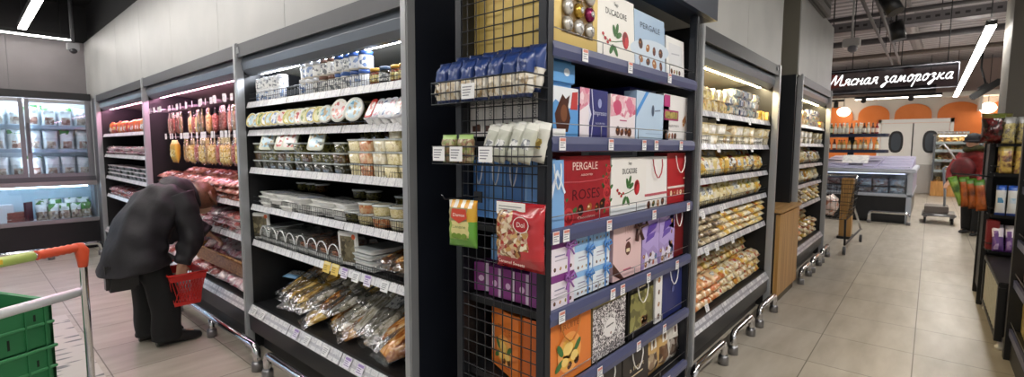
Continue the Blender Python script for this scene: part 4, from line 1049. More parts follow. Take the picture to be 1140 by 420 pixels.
    for t, (y_, z_, wd) in enumerate(((.125, .357, 'front heap'), (.25, .40, 'middle heap'), (.38, .43, 'rear heap'))):
        row(fr, op, opd, 'cheese_pack', 'cheese', f'{wd} on base, {cc}', .06, 1.85, n(10), y_, z_, f'{wd} on the base', (3, 4, 4)[t], .063, rot=(.28, 0, 0), jr=.07, jy=.006, pick=lambda i, L: 0 if i < n(10) * .34 else (1 if (i + L) % 3 else 2), layer_names=['lowest layer, ', 'second layer, ', 'third layer, ', 'top layer, '])
    cl = MB()
    for z in tz[1:4]:
        pass
    wire_fence(fr, case, .04, 1.83, .05, tz[1], .05, .035)
    wire_fence(fr, case, .04, 1.83, .05, tz[2], .05, .035)
    wire_fence(fr, case, .04, 1.83, .05, tz[3], .05, .035)
cheese_wall(CHS, cz, 'near cheese cooler', 100, chs_case, 1.0)
cheese_wall(CHF, cf_z, 'far cheese cooler', 200, chf_case, .62)
cards(CHS, chs_case, [(.45, cz[0] - .058, CARD_W), (1.2, cz[0] - .058, CARD_W), (.5, cz[1] - .058, CARD_W), (1.3, cz[1] - .058, CARD_W), (.12, cz[3] - .058, CARD_W), (.25, cz[3] - .058, CARD_W), (.62, cz[3] - .058, CARD_W), (.08, cz[4] - .058, CARD_W), (.35, cz[4] - .058, CARD_W), (.55, cz[4] - .058, CARD_W), (.9, cz[4] - .058, CARD_W)], .030, -.28)
c_ = link('price_card', CARD_W, chs_case); c_.location = (.40, .03, .345); c_.rotation_euler = (-.3, 0, 0)
# ------------------------------------------------------------------ chocolate display stand
P0 = (1.25, .945); PW = 1.25; PD = .39
PF = Frame(P0[0], P0[1], 0)
BLUEG = mat('4d5274', .35)
pd = thing('chocolate_display', 'tall black display stand of boxed chocolates with blue price rails and mesh side', 'display stand', PF(0, 0, 0))
PZ = [1.79, 1.485, 1.175, .895, .605, .32]
for x in (0, PW):
    for y in (.0, PD):
        part('post', MB().cbox(x - .019, x + .019, y - .019, y + .019, 0, 2.12, mat('23262c', .4, .3), .004), pd)
part('back_panel', MB().box(.02, PW - .02, PD - .01, PD, .06, 2.12, mat('131417', .5)), pd)
part('base', MB().box(.02, PW - .02, -.01, PD, .0, .14, mat('15161a', .4)), pd)
side = MB()
for i in range(1, 9):
    y = PD * i / 9
    side.tube([(-.012, y, .10), (-.012, y, 2.12)], .0022, WIRE, 5, caps=False)
k = 0
z = .12
while z < 2.1:
    side.tube([(-.015, .0, z), (-.015, PD, z)], .0022, WIRE, 5, caps=False); z += .046
part('mesh_side', side, pd)
TAGW = card(.036, .042, mat('f0f0f2', .4), mat('8a8c96', .5), mat('d88a7a', .4))
for si, z in enumerate(PZ):
    sh = part('shelf', MB().box(.02, PW - .02, .0, PD - .01, z - .035, z - .012, mat('191a1e', .5)), pd)
    pr = [(-.006, z - .05), (-.020, z - .046), (-.024, z - .022), (-.018, z + .002), (-.006, z + .004)]
    part('price_rail', MB().prism(pr, .01, PW - .0, BLUEG, Matrix(((0, 1, 0, 0), (1, 0, 0, 0), (0, 0, 1, 0), (0, 0, 0, 1)))), sh)
    g = MB()
    g.tube([(.01, .05, z + .045), (.01, -.012, z + .045), (PW - .01, -.012, z + .045), (PW - .01, .05, z + .045)], .0018, STEEL, 5)
    for q in (.01, .33, .63, .93, PW - .01):
        g.tube([(q, -.012, z), (q, -.012, z + .045)], .0018, STEEL, 5)
    part('guard_wire', g, sh)
    tags = [[.19, .52, .90], [.06, .38, .66, .78, 1.06], [.03, .09, .38, .78, 1.18], [.07, .42, .50, .74, 1.06, ], [.02, .33, .66, .93], [.3, .7, 1.0]][si]
    for t in tags:
        c = link('price_tag', TAGW, sh); c.location = (t, -.0255, z - .044)
# header over the stand
hd = thing('header_board', 'dark navy header box above the chocolate display', 'header', (P0[0] - .1, .90, 2.125))
part('front_board', MB().box(0, 1.55, .0, .03, 0, .6, mat('262d3b', .4)), hd)
part('underside', MB().box(0, 1.55, .03, .14, 0, .02, mat('1c212c', .5)), hd)
part('end_board', MB().box(1.53, 1.55, .03, .14, 0.02, .6, mat('262d3b', .4)), hd)

# --- boxes
def card_box(w, h, d, front, side=None, top=None):
    """carton, front plane at y = 0"""
    b = MB()
    s_ = side or front
    ms = [s_, top or s_, front, s_, s_, s_]
    e = .0025
    vs = [(x, y, z) for z in (0, h) for y in (0, d) for x in (-w / 2, w / 2)]
    b.add(vs, [(0, 2, 3, 1), (4, 5, 7, 6), (0, 1, 5, 4), (2, 6, 7, 3), (0, 4, 6, 2), (1, 3, 7, 5)], ms)
    return b
def gift_bag(w, h, d, m, side=None, handle='e8e4dc'):
    b = MB()
    s_ = side or m
    vs = [(x, y, z) for z in (0, h) for y, x in ((0, -w / 2), (0, w / 2), (d, w / 2), (d, -w / 2))]
    vs[4:] = [(-w / 2, .006, h), (w / 2, .006, h), (w / 2, d - .006, h), (-w / 2, d - .006, h)]
    b.add(vs, [(3, 2, 1, 0), (0, 1, 5, 4), (2, 3, 7, 6), (3, 0, 4, 7), (1, 2, 6, 5)], [s_, m, m, s_, s_])
    b.add([(-w / 2 + .002, .009, h - .02), (w / 2 - .002, .009, h - .02), (w / 2 - .002, d - .009, h - .02), (-w / 2 + .002, d - .009, h - .02)], [(0, 1, 2, 3)], mat('2a2624', .7))
    hm = mat(handle, .6)
    k = w * .20
    pts = [(-k, -.003, h - .012), (-k * .98, -.006, h - .04), (-k * .7, -.008, h - .075), (-k * .2, -.009, h - .098), (k * .2, -.009, h - .098), (k * .7, -.008, h - .075), (k * .98, -.006, h - .04), (k, -.003, h - .012)]
    return b, MB().tube(pts, .0028, hm, 6)
def add_thing(name, label, cat, x, y, z, mb, kids=(), rz=0.0, rx=0.0, group=None, fr=PF):
    o = thing(name, label, cat, fr(x, y, z), fr.rz + rz, group, mb.mesh(name))
    o.rotation_euler.x = rx
    for n, k_ in kids:
        part(n, k_, o)
    return o
ink = mat('33363a', .5); RED = mat('b4232a', .4); DRED = mat('7a1218', .4); GRN = mat('3f6f3a', .5); BRN = mat('4a2414', .35, 0, .3); LBRN = mat('a86a34', .35, 0, .3); CRM = mat('e8d8b4', .4)
def rose_spray(b, x, z, s):
    b.art_line([(x - .95 * s, z + .10 * s), (x - .5 * s, z - .05 * s), (x, z), (x + .55 * s, z + .12 * s)], .035 * s, GRN)
    for a, c, r in ((-.95, .16, .09), (-.8, .02, .10), (-.62, -.1, .09), (-.45, .0, .08)):
        b.art_ell(x + a * s, z + c * s, r * s, r * .7 * s, RED, -.0014)
    for a, c, t in ((-.35, -.32, .9), (-.1, .4, 1.9), (.12, .5, 1.2), (-.02, -.35, 2.2), (.25, .28, .4)):
        b.art_ell(x + a * s, z + c * s, .24 * s, .11 * s, GRN, -.0012, 10, t)
    b.art_ell(x + .78 * s, z + .18 * s, .26 * s, .34 * s, RED, -.0014); b.art_ell(x + .74 * s, z + .28 * s, .16 * s, .2 * s, DRED, -.0016); b.art_ell(x + .84 * s, z + .12 * s, .13 * s, .2 * s, mat('c8323a', .4), -.0018)
def chocs(b, pts, r, cols):
    for i, (x, z) in enumerate(pts):
        m_ = cols[i % len(cols)]
        b.art_ell(x, z, r, r * (.75 + .35 * (i % 3 == 0)), m_, -.0012, 10, i * .7)
        b.art_ell(x - r * .25, z + r * .2, r * .35, r * .25, LBRN if m_ is not LBRN else CRM, -.0016, 8)
# shelf 1 -----------------------------------------------------------
GOLDB = mat('c9ae62', .35, .25)
b = card_box(.315, .30, .20, GOLDB, GOLDB)
b.art_rect(-.075, .125, .055, .29, mat('6e5320', .4), -.0008)
kid = MB()
for i in range(3):
    for j in range(4):
        x, zz = -.045 + .07 * i, .085 + .058 * j
        foil = [mat('d8d4cc', .25, .6), mat('8c2458', .25, .4), mat('e8e6e2', .25, .5), mat('c8a448', .25, .7)][(i * 2 + j) % 4 if i else (j % 2) * 2]
        kid.lathe([(.028, 0), (.024, .012), (.012, .018), (.0001, .019)], foil, 12, (0, 0, 0), Matrix.Translation((x, -.001, zz)) @ Matrix.Rotation(PI / 2, 4, 'X'))
        kid.lathe([(.011, .0185), (.0001, .0205)], WHITE, 10, (0, 0, 0), Matrix.Translation((x, -.001, zz)) @ Matrix.Rotation(PI / 2, 4, 'X'))
add_thing('chocolate_box', 'gold gift box with a window of foil-wrapped round chocolates', 'chocolate box', .20, .03, PZ[0], b, [('wrapped_sweets', kid)])
b = card_box(.305, .27, .06, mat('edeae4', .35), mat('d8d6d2', .4))
b.art_text('DUCADORE', .0, .185, .034, ink, width=.17); b.art_text('Saga', 0, .228, .02, ink)
rose_spray(b, -.01, .085, .105)
add_thing('chocolate_box', 'white chocolate box with a long red rose on the top shelf', 'chocolate box', .525, .035, PZ[0], b, rx=-.05)
PALEB = mat('a9c3de', .35)
b = card_box(.305, .255, .06, PALEB, mat('8fb0d2', .4))
b.art_ell(.0, .10, .20, .045, mat('cfdcea', .4), -.0009, 20, .08)
b.art_rect(-.1525, .1525, .0, .10, mat('c6d6e8', .4), -.0008)
b.art_text('PERGALE', 0, .185, .036, mat('3a4a66', .4), width=.20)
chocs(b, [(-.10, .115), (-.03, .105), (.035, .10), (.105, .10), (-.10, .05), (-.03, .045), (.035, .042), (.105, .04)], .021, [BRN, LBRN, mat('5a2418', .35), BRN, LBRN])
add_thing('chocolate_box', 'pale blue chocolate box with eight pralines printed on it', 'chocolate box', .835, .035, PZ[0], b, rx=-.05)
b = card_box(.22, .20, .05, mat('f0efed', .35), mat('d8d8d8', .4))
b.art_rect(-.08, .08, .07, .17, mat('e2e3e6', .4)); b.art_line([(-.05, .12), (.05, .125)], .006, mat('b8bac2', .4))
chocs(b, [(-.05, .035), (-.018, .035), (.014, .035), (.046, .035)], .012, [BRN, LBRN, mat('6a7a3a', .4)])
add_thing('chocolate_box', 'white chocolate box with four small sweets at the top shelf far end', 'chocolate box', 1.115, .035, PZ[0], b, rx=-.05)
b = card_box(.23, .275, .12, mat('6f9fd4', .4), mat('8fb8e2', .4)); b.art_ell(.02, .22, .012, .014, mat('dfe9f4', .4))
add_thing('chocolate_box', 'blue box standing behind the white box, top shelf', 'chocolate box', 1.07, .13, PZ[0], b)
b = card_box(.16, .27, .12, GOLDB, GOLDB)
for i in range(4): b.art_line([(-.08 + .04 * i, .0), (-.08 + .04 * i, .27)], .003, mat('a8893e', .4))
add_thing('chocolate_box', 'plain gold box behind the wire mesh, top shelf', 'chocolate box', .055, .315, PZ[0], b, rz=-PI / 2)
b = card_box(.06, .30, .16, mat('d8d6d2', .4), mat('b8b8b8', .4)); b.art_line([(-.02, .05), (.02, .25)], .012, mat('55565a', .4))
add_thing('chocolate_box', 'white and grey box tilted behind the wire mesh', 'chocolate box', .26, .33, PZ[0], b, rz=-PI / 2)
# shelf 2 -----------------------------------------------------------
b = card_box(.20, .175, .12, mat('e9eef4', .35), mat('efefec', .4))
b.art_poly([(-.10, .0), (.10, .0), (.10, .12), (.03, .10), (-.04, .13), (-.10, .08)], mat('5f9edb', .4))
b.art_poly([(-.03, .02), (.035, .02), (.05, .07), (.035, .11), (.045, .15), (.02, .135), (.0, .15), (-.02, .12), (-.045, .08)], BRN, -.0012)
b.art_poly([(.05, .10), (.095, .10), (.095, .165), (.06, .16)], mat('c03a3a', .4), -.0010)
b.art_rect(-.06, .02, .0, .03, mat('f4f4f2', .4), -.0016); b.art_ell(.01, .085, .02, .03, mat('7a4a2c', .4), -.0014)
add_thing('sweets_box', 'white and blue box with a chocolate figure on its front', 'sweets box', .135, .03, PZ[1], b)
b = MB().cbox(-.095, .095, 0, .10, 0, .095, mat('64a3de', .35), .015); b.art_ell(.03, .05, .018, .014, mat('e4eef8', .4), -.001)
add_thing('sweets_box', 'light blue box lying on the chocolate figure box', 'sweets box', .13, .03, PZ[1] + .177, b)
PINKF = speck('pink_petals', ['d8688a', 'eab4c4', 'f6e2e6', 'c8486e'], 45, .4, .2)
b = card_box(.20, .185, .05, mat('2c2f74', .35), mat('23265e', .4))
b.art_rect(-.10, -.035, 0, .185, mat('ece4ea', .4)); b.art_poly([(-.10, .10), (-.035, .13), (-.035, .185), (-.10, .185)], PINKF, -.0011); b.art_poly([(-.05, .03), (-.02, .09), (-.05, .15), (-.035, .09)], mat('d8d8e8', .4), -.0013)
b.art_line([(-.02, .0), (-.005, .09), (-.02, .185)], .006, mat('c8cae0', .4)); b.art_text('Impresso', .045, .09, .026, mat('c8cae0', .4), width=.095); b.art_ell(.04, .135, .014, .018, mat('9aa0cc', .4)); b.art_text('ASSORTED', .045, .055, .010, mat('c8cae0', .4), width=.07)
add_thing('chocolate_box', 'navy chocolate box with a pink flowered edge', 'chocolate box', .345, .03, PZ[1], b)
b = card_box(.215, .18, .05, mat('f0e6ea', .35), mat('d8c8d0', .4))
b.art_poly([(-.1075, .09), (-.03, .10), (.03, .085), (.1075, .11), (.1075, .18), (-.1075, .18)], PINKF)
b.art_ell(-.05, .13, .035, .03, mat('c84a72', .4), -.0012); b.art_ell(.05, .15, .03, .024, mat('d87a98', .4), -.0012); b.art_line([(-.03, .078), (.03, .078)], .005, mat('b8487a', .4))
chocs(b, [(-.045, .035), (-.01, .03), (.025, .035), (.055, .03)], .018, [BRN, mat('5a2a18', .35)])
add_thing('chocolate_box', 'white chocolate box topped with printed pink flowers', 'chocolate box', .575, .03, PZ[1], b)
b = card_box(.345, .215, .06, mat('bcd3ea', .35), mat('a2c0e0', .4))
b.art_poly([(-.1725, .13), (-.085, .215), (-.055, .215), (-.1725, .10)], mat('4a94dc', .4)); b.art_ell(-.01, .135, .014, .026, mat('4a5a74', .4)); b.art_line([(.01, .135), (.07, .14)], .006, mat('6a7a94', .4))
b.art_line([(-.08, .03), (.1, .03)], .003, mat('9ab4d0', .4))
add_thing('chocolate_box', 'large pale blue box with a bright blue corner ribbon', 'chocolate box', .865, .03, PZ[1], b)
b = card_box(.30, .225, .05, mat('f0edec', .35), mat('d8d4d4', .4))
b.art_rect(-.145, -.075, .165, .22, mat('b8307a', .4)); b.art_rect(-.14, .03, .10, .15, mat('a8306e', .4)); b.art_rect(-.13, .02, .108, .142, speck('gold_sweets', ['8a7a3a', 'c8b868', '5a4a24'], 70, .3, .4), -.0014)
b.art_text('COLLECTION', -.04, .07, .014, ink, width=.15); chocs(b, [(-.11, .025), (-.075, .025), (-.04, .025), (-.005, .025), (.10, .09)], .015, [BRN, LBRN, mat('7a3a24', .35)])
b.art_poly([(.09, .07), (.13, .10), (.12, .135), (.08, .105)], LBRN, -.0014)
add_thing('chocolate_box', 'white chocolate box with magenta corner and a window of sweets', 'chocolate box', 1.12, .03, PZ[1], b)
b = card_box(.28, .05, .18, mat('27306e', .35)); b.art_line([(-.1, .02), (.1, .02)], .004, mat('6a74b0', .4))
add_thing('chocolate_box', 'navy box lying behind the pale blue box', 'chocolate box', .96, .13, PZ[1] + .20, b)
b = card_box(.30, .20, .18, mat('3a3f52', .4)); add_thing('chocolate_box', 'dark grey box hidden behind the pale blue box', 'chocolate box', .93, .13, PZ[1], b)
b = card_box(.18, .195, .10, mat('23305c', .4)); b.art_line([(-.04, .02), (-.04, .18)], .02, mat('58709c', .4)); add_thing('chocolate_box', 'dark blue box behind the pink flowered boxes', 'chocolate box', .50, .14, PZ[1], b)
for i in range(5):
    b = card_box(.066, .155, .13, mat('e6e2de', .35), mat('d2d0cc', .4)); b.art_text('GOLDAO', 0.012, .10, .02, ink, rot=PI / 2, width=.08); b.art_rect(-.02, .022, .018, .04, BRN); b.art_rect(.0, .02, .03, .045, mat('5a3420', .4), -.0014)
    add_thing('sweets_box', f'white upright sweets box behind the wire mesh, {nth(i)} from the left, second shelf', 'sweets box', .025, .34 - .068 * i, PZ[1] + .005, b, rz=-PI / 2, group='white boxes behind the mesh')
# shelf 3 -----------------------------------------------------------
REDB = speck('red_velvet', ['96202a', 'a42a30'], 8, .35, .2, 'noise')
b = card_box(.345, .245, .07, REDB, mat('6e141c', .4))
cw = mat('e8d8cc', .4)
b.art_text('PERGALE', -.01, .195, .040, cw, width=.17); b.art_text('ASSORTED', 0, .172, .010, cw, width=.08); b.art_line([(-.17, .155), (-.05, .15), (.06, .152), (.17, .16)], .003, mat('c8626a', .4))
b.art_text('ROSES', .0, .085, .055, mat('54101a', .4), width=.19)
for x, zz, r in ((.15, .10, .03), (.155, .05, .024), (.14, .145, .02), (-.12, .025, .036), (-.155, .075, .022), (.16, .19, .018)):
    b.art_rose(x, zz, r, mat('c23a40', .4), mat('8a161e', .4), GRN)
chocs(b, [(-.04, .045), (.02, .05), (.075, .045), (.115, .055)], .020, [mat('2e1410', .35), LBRN, BRN])
b.art_text('Chocolates', 0, .012, .014, cw, width=.12)
add_thing('chocolate_box', 'red chocolate box decorated with roses and gilt lettering', 'chocolate box', .285, .02, PZ[2], b)
b = card_box(.315, .235, .07, mat('eeebe7', .35), mat('d2cfcb', .4))
b.art_text('DUCADORE', .0, .165, .034, ink, width=.13); b.art_text('Saga', 0, .205, .018, ink)
rose_spray(b, -.01, .085, .10); b.art_rect(-.155, .155, .0, .028, mat('dfe3e6', .4), -.0009)
add_thing('chocolate_box', 'white chocolate box with a long red rose on the third shelf', 'chocolate box', .625, .02, PZ[2], b)
b, hnd = gift_bag(.245, .235, .08, mat('f0eeec', .35), mat('d8d6d4', .4), 'a8323a')
b.art_rect(-.1225, .1225, .055, .066, mat('c0606a', .4)); chocs(b, [(-.08, .015), (-.03, .017), (.02, .015), (.07, .02)], .017, [BRN, mat('4a5a2c', .4), LBRN])
add_thing('gift_bag', 'white gift bag with red cord handle', 'gift bag', .895, .02, PZ[2], b, [('handle', hnd)])
b, hnd = gift_bag(.285, .25, .08, mat('b3262c', .35), mat('8a1a20', .4), 'f0ece8')
b.art_rect(-.1425, .1425, .075, .086, mat('e8d8d0', .4)); chocs(b, [(-.10, .05), (-.06, .05), (-.02, .05), (.02, .05), (.06, .05), (.10, .05)], .013, [CRM, LBRN, mat('e8c8b0', .4)]); b.art_line([(.05, .12), (.10, .122)], .006, CRM)
add_thing('gift_bag', 'bright red gift bag with white cord handle', 'gift bag', 1.165, .02, PZ[2], b, [('handle', hnd)])
LBL = mat('7eabdc', .4)
b, hnd = gift_bag(.10, .235, .09, LBL, mat('6090c8', .4), 'e8eef4'); b.art_poly([(-.05, .10), (.0, .20), (.01, .20), (-.03, .09)], mat('e8eef6', .4)); b.art_line([(0, .2), (.05, .12)], .01, mat('dce8f4', .4))
add_thing('gift_bag', 'light blue gift bag left of the red rose box', 'gift bag', .072, .005, PZ[2] - .002, b, [('handle', hnd)])
b = card_box(.30, .26, .06, mat('7a1a1c', .4)); add_thing('chocolate_box', 'dark red box standing behind the red rose box', 'chocolate box', .25, .12, PZ[2], b)
b = card_box(.5, .05, .16, mat('c2c6ca', .3)); b.art_rect(-.2, .2, .015, .03, mat('8a9098', .4)); add_thing('chocolate_box', 'pale grey flat box lying across the backs of the third shelf boxes', 'chocolate box', .72, .16, PZ[2] + .225, b)
b = card_box(.40, .225, .14, mat('4a4e58', .4)); add_thing('chocolate_box', 'dark box under the pale grey flat box', 'chocolate box', .70, .16, PZ[2], b)
for i in range(4):
    b, hnd = gift_bag(.082, .225, .10, mat(('4d7fc0', '5c8ecb', '4a78b6', '7ea6d4')[i], .4), mat('3e68a4', .4), 'e4e8ee')
    add_thing('gift_bag', f'blue gift bag behind the wire mesh, {nth(i)} from the left, third shelf', 'gift bag', .04, .335 - .085 * i, PZ[2] + .012, b, [('handle', hnd)], rz=-PI / 2, group='blue gift bags behind the mesh')
# shelf 4 -----------------------------------------------------------
PURP = mat('7e3a80', .35); RIB = mat('a068b4', .35)
def small_box(w, h, d, top, body, rib, sidec):
    b = card_box(w, h, d, body, sidec, top)
    b.art_rect(-w / 2, w / 2, h * .78, h, top)
    chocs(b, [(-w * .3, h * .16), (-w * .08, h * .16), (w * .14, h * .16), (w * .34, h * .16)], h * .06, [BRN, LBRN, mat('8a8a3a', .4)])
    b.art_line([(-w * .3, h * .42), (w * .2, h * .42)], h * .03, mat('b0a8b8', .4)); b.art_line([(-w * .3, h * .55), (w * .1, h * .55)], h * .04, mat('908aa8', .4))
    k = MB()
    k.box(w * .22, w * .30, -.002, 0, 0, h, rib)
    for s_ in (-1, 1):
        pts = [(w * .26, -.004, h * .8), (w * .26 + s_ * w * .16, -.010, h * .95), (w * .26 + s_ * w * .22, -.012, h * .8), (w * .26 + s_ * w * .06, -.006, h * .74)]
        k.tube(pts, .0045, rib, 5); k.tube([(w * .26, -.004, h * .78), (w * .26 + s_ * w * .16, -.008, h * .5)], .0035, rib, 5)
    return b, k
for j in range(2):
    b, k = small_box(.15, .118, .085, PURP, mat('ece4ee', .35), RIB, PURP)
    add_thing('chocolate_box', ['lower', 'upper'][j] + ' purple-lidded chocolate box with lilac ribbon beside the corner post', 'chocolate box', .105, .0, PZ[3] + .119 * j, b, [('ribbon', k)])
for i in range(2):
    for j in range(3):
        h_ = .096 if j < 2 else .085
        b, k = small_box(.125, h_, .10, mat('8fbbe6', .35), mat('e4ecf4', .35) if j < 2 else mat('9ac2ea', .35), mat('5a94d8', .35), mat('78a8dc', .4))
        add_thing('chocolate_box', f'{["bottom", "middle", "top"][j]} blue-ribboned chocolate box in the {["nearer", "farther"][i]} stack, fourth shelf', 'chocolate box', .265 + .13 * i, .015, PZ[3] + .097 * j, b, [('ribbon', k)])
for i in range(2):
    b = card_box(.10, .09, .14, mat('5a84b4', .4)); b.art_line([(-.03, .05), (.03, .05)], .008, mat('a8c4e0', .4))
    add_thing('chocolate_box', f'dusty blue box behind the purple boxes, {["left", "right"][i]} of two', 'chocolate box', .05 + .105 * i, .10, PZ[3] + .15, b)
b = card_box(.255, .265, .05, mat('e3c3c3', .35), mat('c8a4a8', .4))
BR = mat('4a2a24', .4)
b.art_poly([(-.1275, .08), (-.1275, .03), (-.06, .0), (-.03, .0)], BR); b.art_text('100', 0, .19, .045, mat('c8a0a0', .4)); b.art_ell(.0, .125, .025, .03, mat('5a3430', .4)); b.art_rect(-.015, .015, .11, .125, CRM, -.0014); b.art_line([(-.04, .035), (.03, .035)], .008, mat('b85a72', .4)); b.art_line([(-.02, .16), (.02, .168)], .006, mat('5a3430', .4))
k = MB()
for s_ in (-1, 1):
    k.tube([(.085, -.006, .215), (.085 + s_ * .04, -.018, .25), (.085 + s_ * .055, -.02, .215), (.085 + s_ * .01, -.01, .205)], .008, BR, 6); k.tube([(.085, -.006, .21), (.085 + s_ * .03, -.014, .15)], .008, BR, 6)
k.box(.10, .1275, -.002, 0, .20, .265, BR)
add_thing('chocolate_box', 'pink chocolate box with a dark brown bow', 'chocolate box', .615, .015, PZ[3], b, [('bow', k)])
for i in range(2):
    b = card_box(.178, .255, .05, mat('a893cc', .35), mat('8a74b4', .4))
    b.art_poly([(-.089, .11), (-.03, .08), (.03, .10), (.089, .06), (.089, .15), (-.089, .19)], mat('b8a4dc', .4)); b.art_poly([(-.05, .15), (.05, .18), (.07, .21), (-.03, .20)], mat('5a3f9c', .4), -.0011); b.art_poly([(-.06, .12), (.03, .14), (.05, .165), (-.04, .155)], mat('6a50ac', .4), -.0013)
    b.art_poly([(-.07, .0), (.08, .0), (.06, .05), (.02, .075), (-.02, .045), (-.05, .08)], mat('e6e0ee', .4), -.0011)
    chocs(b, [(-.05, .02), (-.01, .03), (.03, .02), (.055, .045), (-.07, .06), (.0, .06)], .013, [LBRN, BRN, mat('c8603a', .4), mat('5a7aa8', .4)])
    add_thing('chocolate_box', f'lilac winter chocolate box, {["nearer to the pink box", "farther from the pink box"][i]}', 'chocolate box', .84 + .182 * i, .015, PZ[3], b)
b = card_box(.055, .26, .05, mat('f0eeec', .35), mat('dcdad8', .4)); chocs(b, [(0, .03), (0, .085), (0, .14), (0, .195), (0, .24)], .011, [BRN, LBRN]); 
add_thing('chocolate_box', 'narrow white box with a column of sweets beside the maroon bag', 'chocolate box', 1.075, .015, PZ[3], b)
b, hnd = gift_bag(.19, .255, .07, mat('6e1c20', .35), mat('541418', .4), 'e8e4e0')
add_thing('gift_bag', 'maroon gift bag with white cord handle', 'gift bag', 1.155, .015, PZ[3], b, [('handle', hnd)], )
for i in range(4):
    b = card_box(.062, .11, .12, mat('7c2f78', .35), PURP); b.art_ell(.0, .05, .012, .012, mat('d8b8d8', .4)); b.art_rect(.018, .031, 0, .11, mat('c8b8cc', .4))
    add_thing('chocolate_box', f'purple box behind the wire mesh, {nth(i)} from the left, fourth shelf', 'chocolate box', .035 + (.02 if i == 0 else 0), .345 - (.09 * i if i < 2 else .09 + .066 * (i - 1)), PZ[3], b, rz=-PI / 2 + (.35 if i == 0 else 0), group='purple boxes behind the mesh')
# shelf 5 -----------------------------------------------------------
ORB = speck('orange_box', ['d8742c', 'e08038'], 6, .35, .2, 'noise')
def orange_art(b, s):
    b.art_text('FRUITE', 0, .195 * s, .030, mat('8a4a1c', .4), width=.12 * s)
    b.art_ell(.0, .105 * s, .075 * s, .075 * s, mat('eda45a', .4), -.0009, 20)
    for x, zz, r in ((-.01, .12, .045), (.03, .085, .035), (-.03, .075, .03)):
        b.art_ell(x * s, zz * s, r * s, r * s * .85, mat('e8b04a', .4), -.0012); b.art_ell(x * s, zz * s, r * s * .7, r * s * .55, mat('f2d07a', .4), -.0014)
    for x, zz, t in ((-.06, .125, 2.2), (-.065, .07, .6), (.05, .12, .8)):
        b.art_ell(x * s, zz * s, .03 * s, .013 * s, GRN, -.0013, 10, t)
    chocs(b, [(.045 * s, .065 * s), (.0, .055 * s)], .017 * s, [BRN]); b.art_line([(-.06 * s, .03 * s), (.05 * s, .03 * s)], .006, mat('c05a1c', .4))
b, hnd = gift_bag(.30, .25, .10, ORB, mat('b85c20', .4), 'c8803c'); orange_art(b, 1.0)
add_thing('gift_bag', 'large orange gift bag with citrus picture and thin cord handle', 'gift bag', .165, .005, PZ[4], b, [('handle', hnd)])
DAM = speck('damask', [(0, 'e6e2e2'), (.46, 'e6e2e2'), (.5, '4a4048'), (1, '3a3238')], 55, .4, .2, 'noise', distort=2.5, detail=1)
b = card_box(.265, .215, .09, DAM, mat('8a7a58', .4)); b.art_ell(.0, .11, .05, .04, mat('e9e5e5', .4)); b.art_line([(-.03, .118), (.03, .122)], .006, ink); b.art_ell(.01, .085, .008, .006, DRED)
add_thing('chocolate_box', 'white box covered in dark damask scrollwork', 'chocolate box', .465, .01, PZ[4], b)
b = card_box(.275, .055, .10, mat('8d8250', .4), mat('6e6538', .4)); b.art_line([(-.13, .03), (.13, .03)], .004, mat('a89c68', .4))
add_thing('chocolate_box', 'olive box lying on the damask box', 'chocolate box', .465, .01, PZ[4] + .217, b)
b, hnd = gift_bag(.255, .245, .08, mat('1c1b1d', .35), mat('141416', .4), 'e8e6e0')
OLV = speck('olive_leaf', [(0, '7e7a42'), (.5, '9a9658'), (.56, '4a4824'), (1, '6a6636')], 30, .4, .2)
b.art_rect(-.115, .115, .03, .20, OLV); b.art_rect(.0, .06, .03, .075, BRN, -.0012); chocs(b, [(.01, .06), (.04, .055)], .018, [LBRN, BRN]); b.art_line([(-.03, .218), (.03, .218)], .006, CRM)
add_thing('gift_bag', 'black gift bag with olive leaf panel and white handle', 'gift bag', .755, .01, PZ[4], b, [('handle', hnd)])
b = card_box(.075, .255, .06, mat('eeeceb', .35), mat('d8d6d4', .4)); chocs(b, [(0, .03), (0, .09), (0, .15), (0, .21)], .013, [BRN, LBRN])
add_thing('chocolate_box', 'narrow white box with a column of sweets beside the navy bag', 'chocolate box', .935, .01, PZ[4], b)
b, hnd = gift_bag(.245, .255, .07, mat('27306a', .35), mat('1c2250', .4), 'e6e6ea'); b.art_ell(0, .13, .014, .018, mat('5a64a0', .4))
add_thing('gift_bag', 'navy gift bag with white cord handle', 'gift bag', 1.105, .01, PZ[4], b, [('handle', hnd)])
b = card_box(.21, .235, .07, ORB, mat('d4752e', .4)); orange_art(b, .8); b.art_rect(-.10, -.08, .06, .16, mat('e8e0d4', .4))
add_thing('gift_bag', 'orange box turned sideways behind the wire mesh, fifth shelf', 'gift bag', .05, .22, PZ[4], b, rz=-PI / 2 - .35)
b = card_box(.07, .24, .08, mat('3a2418', .4), mat('2a1a12', .4)); b.art_rect(-.015, .015, .14, .20, CRM); b.art_rect(-.02, .02, .04, .08, LBRN)
add_thing('chocolate_box', 'brown box behind the wire mesh, fifth shelf', 'chocolate box', .03, .07, PZ[4], b, rz=-PI / 2)
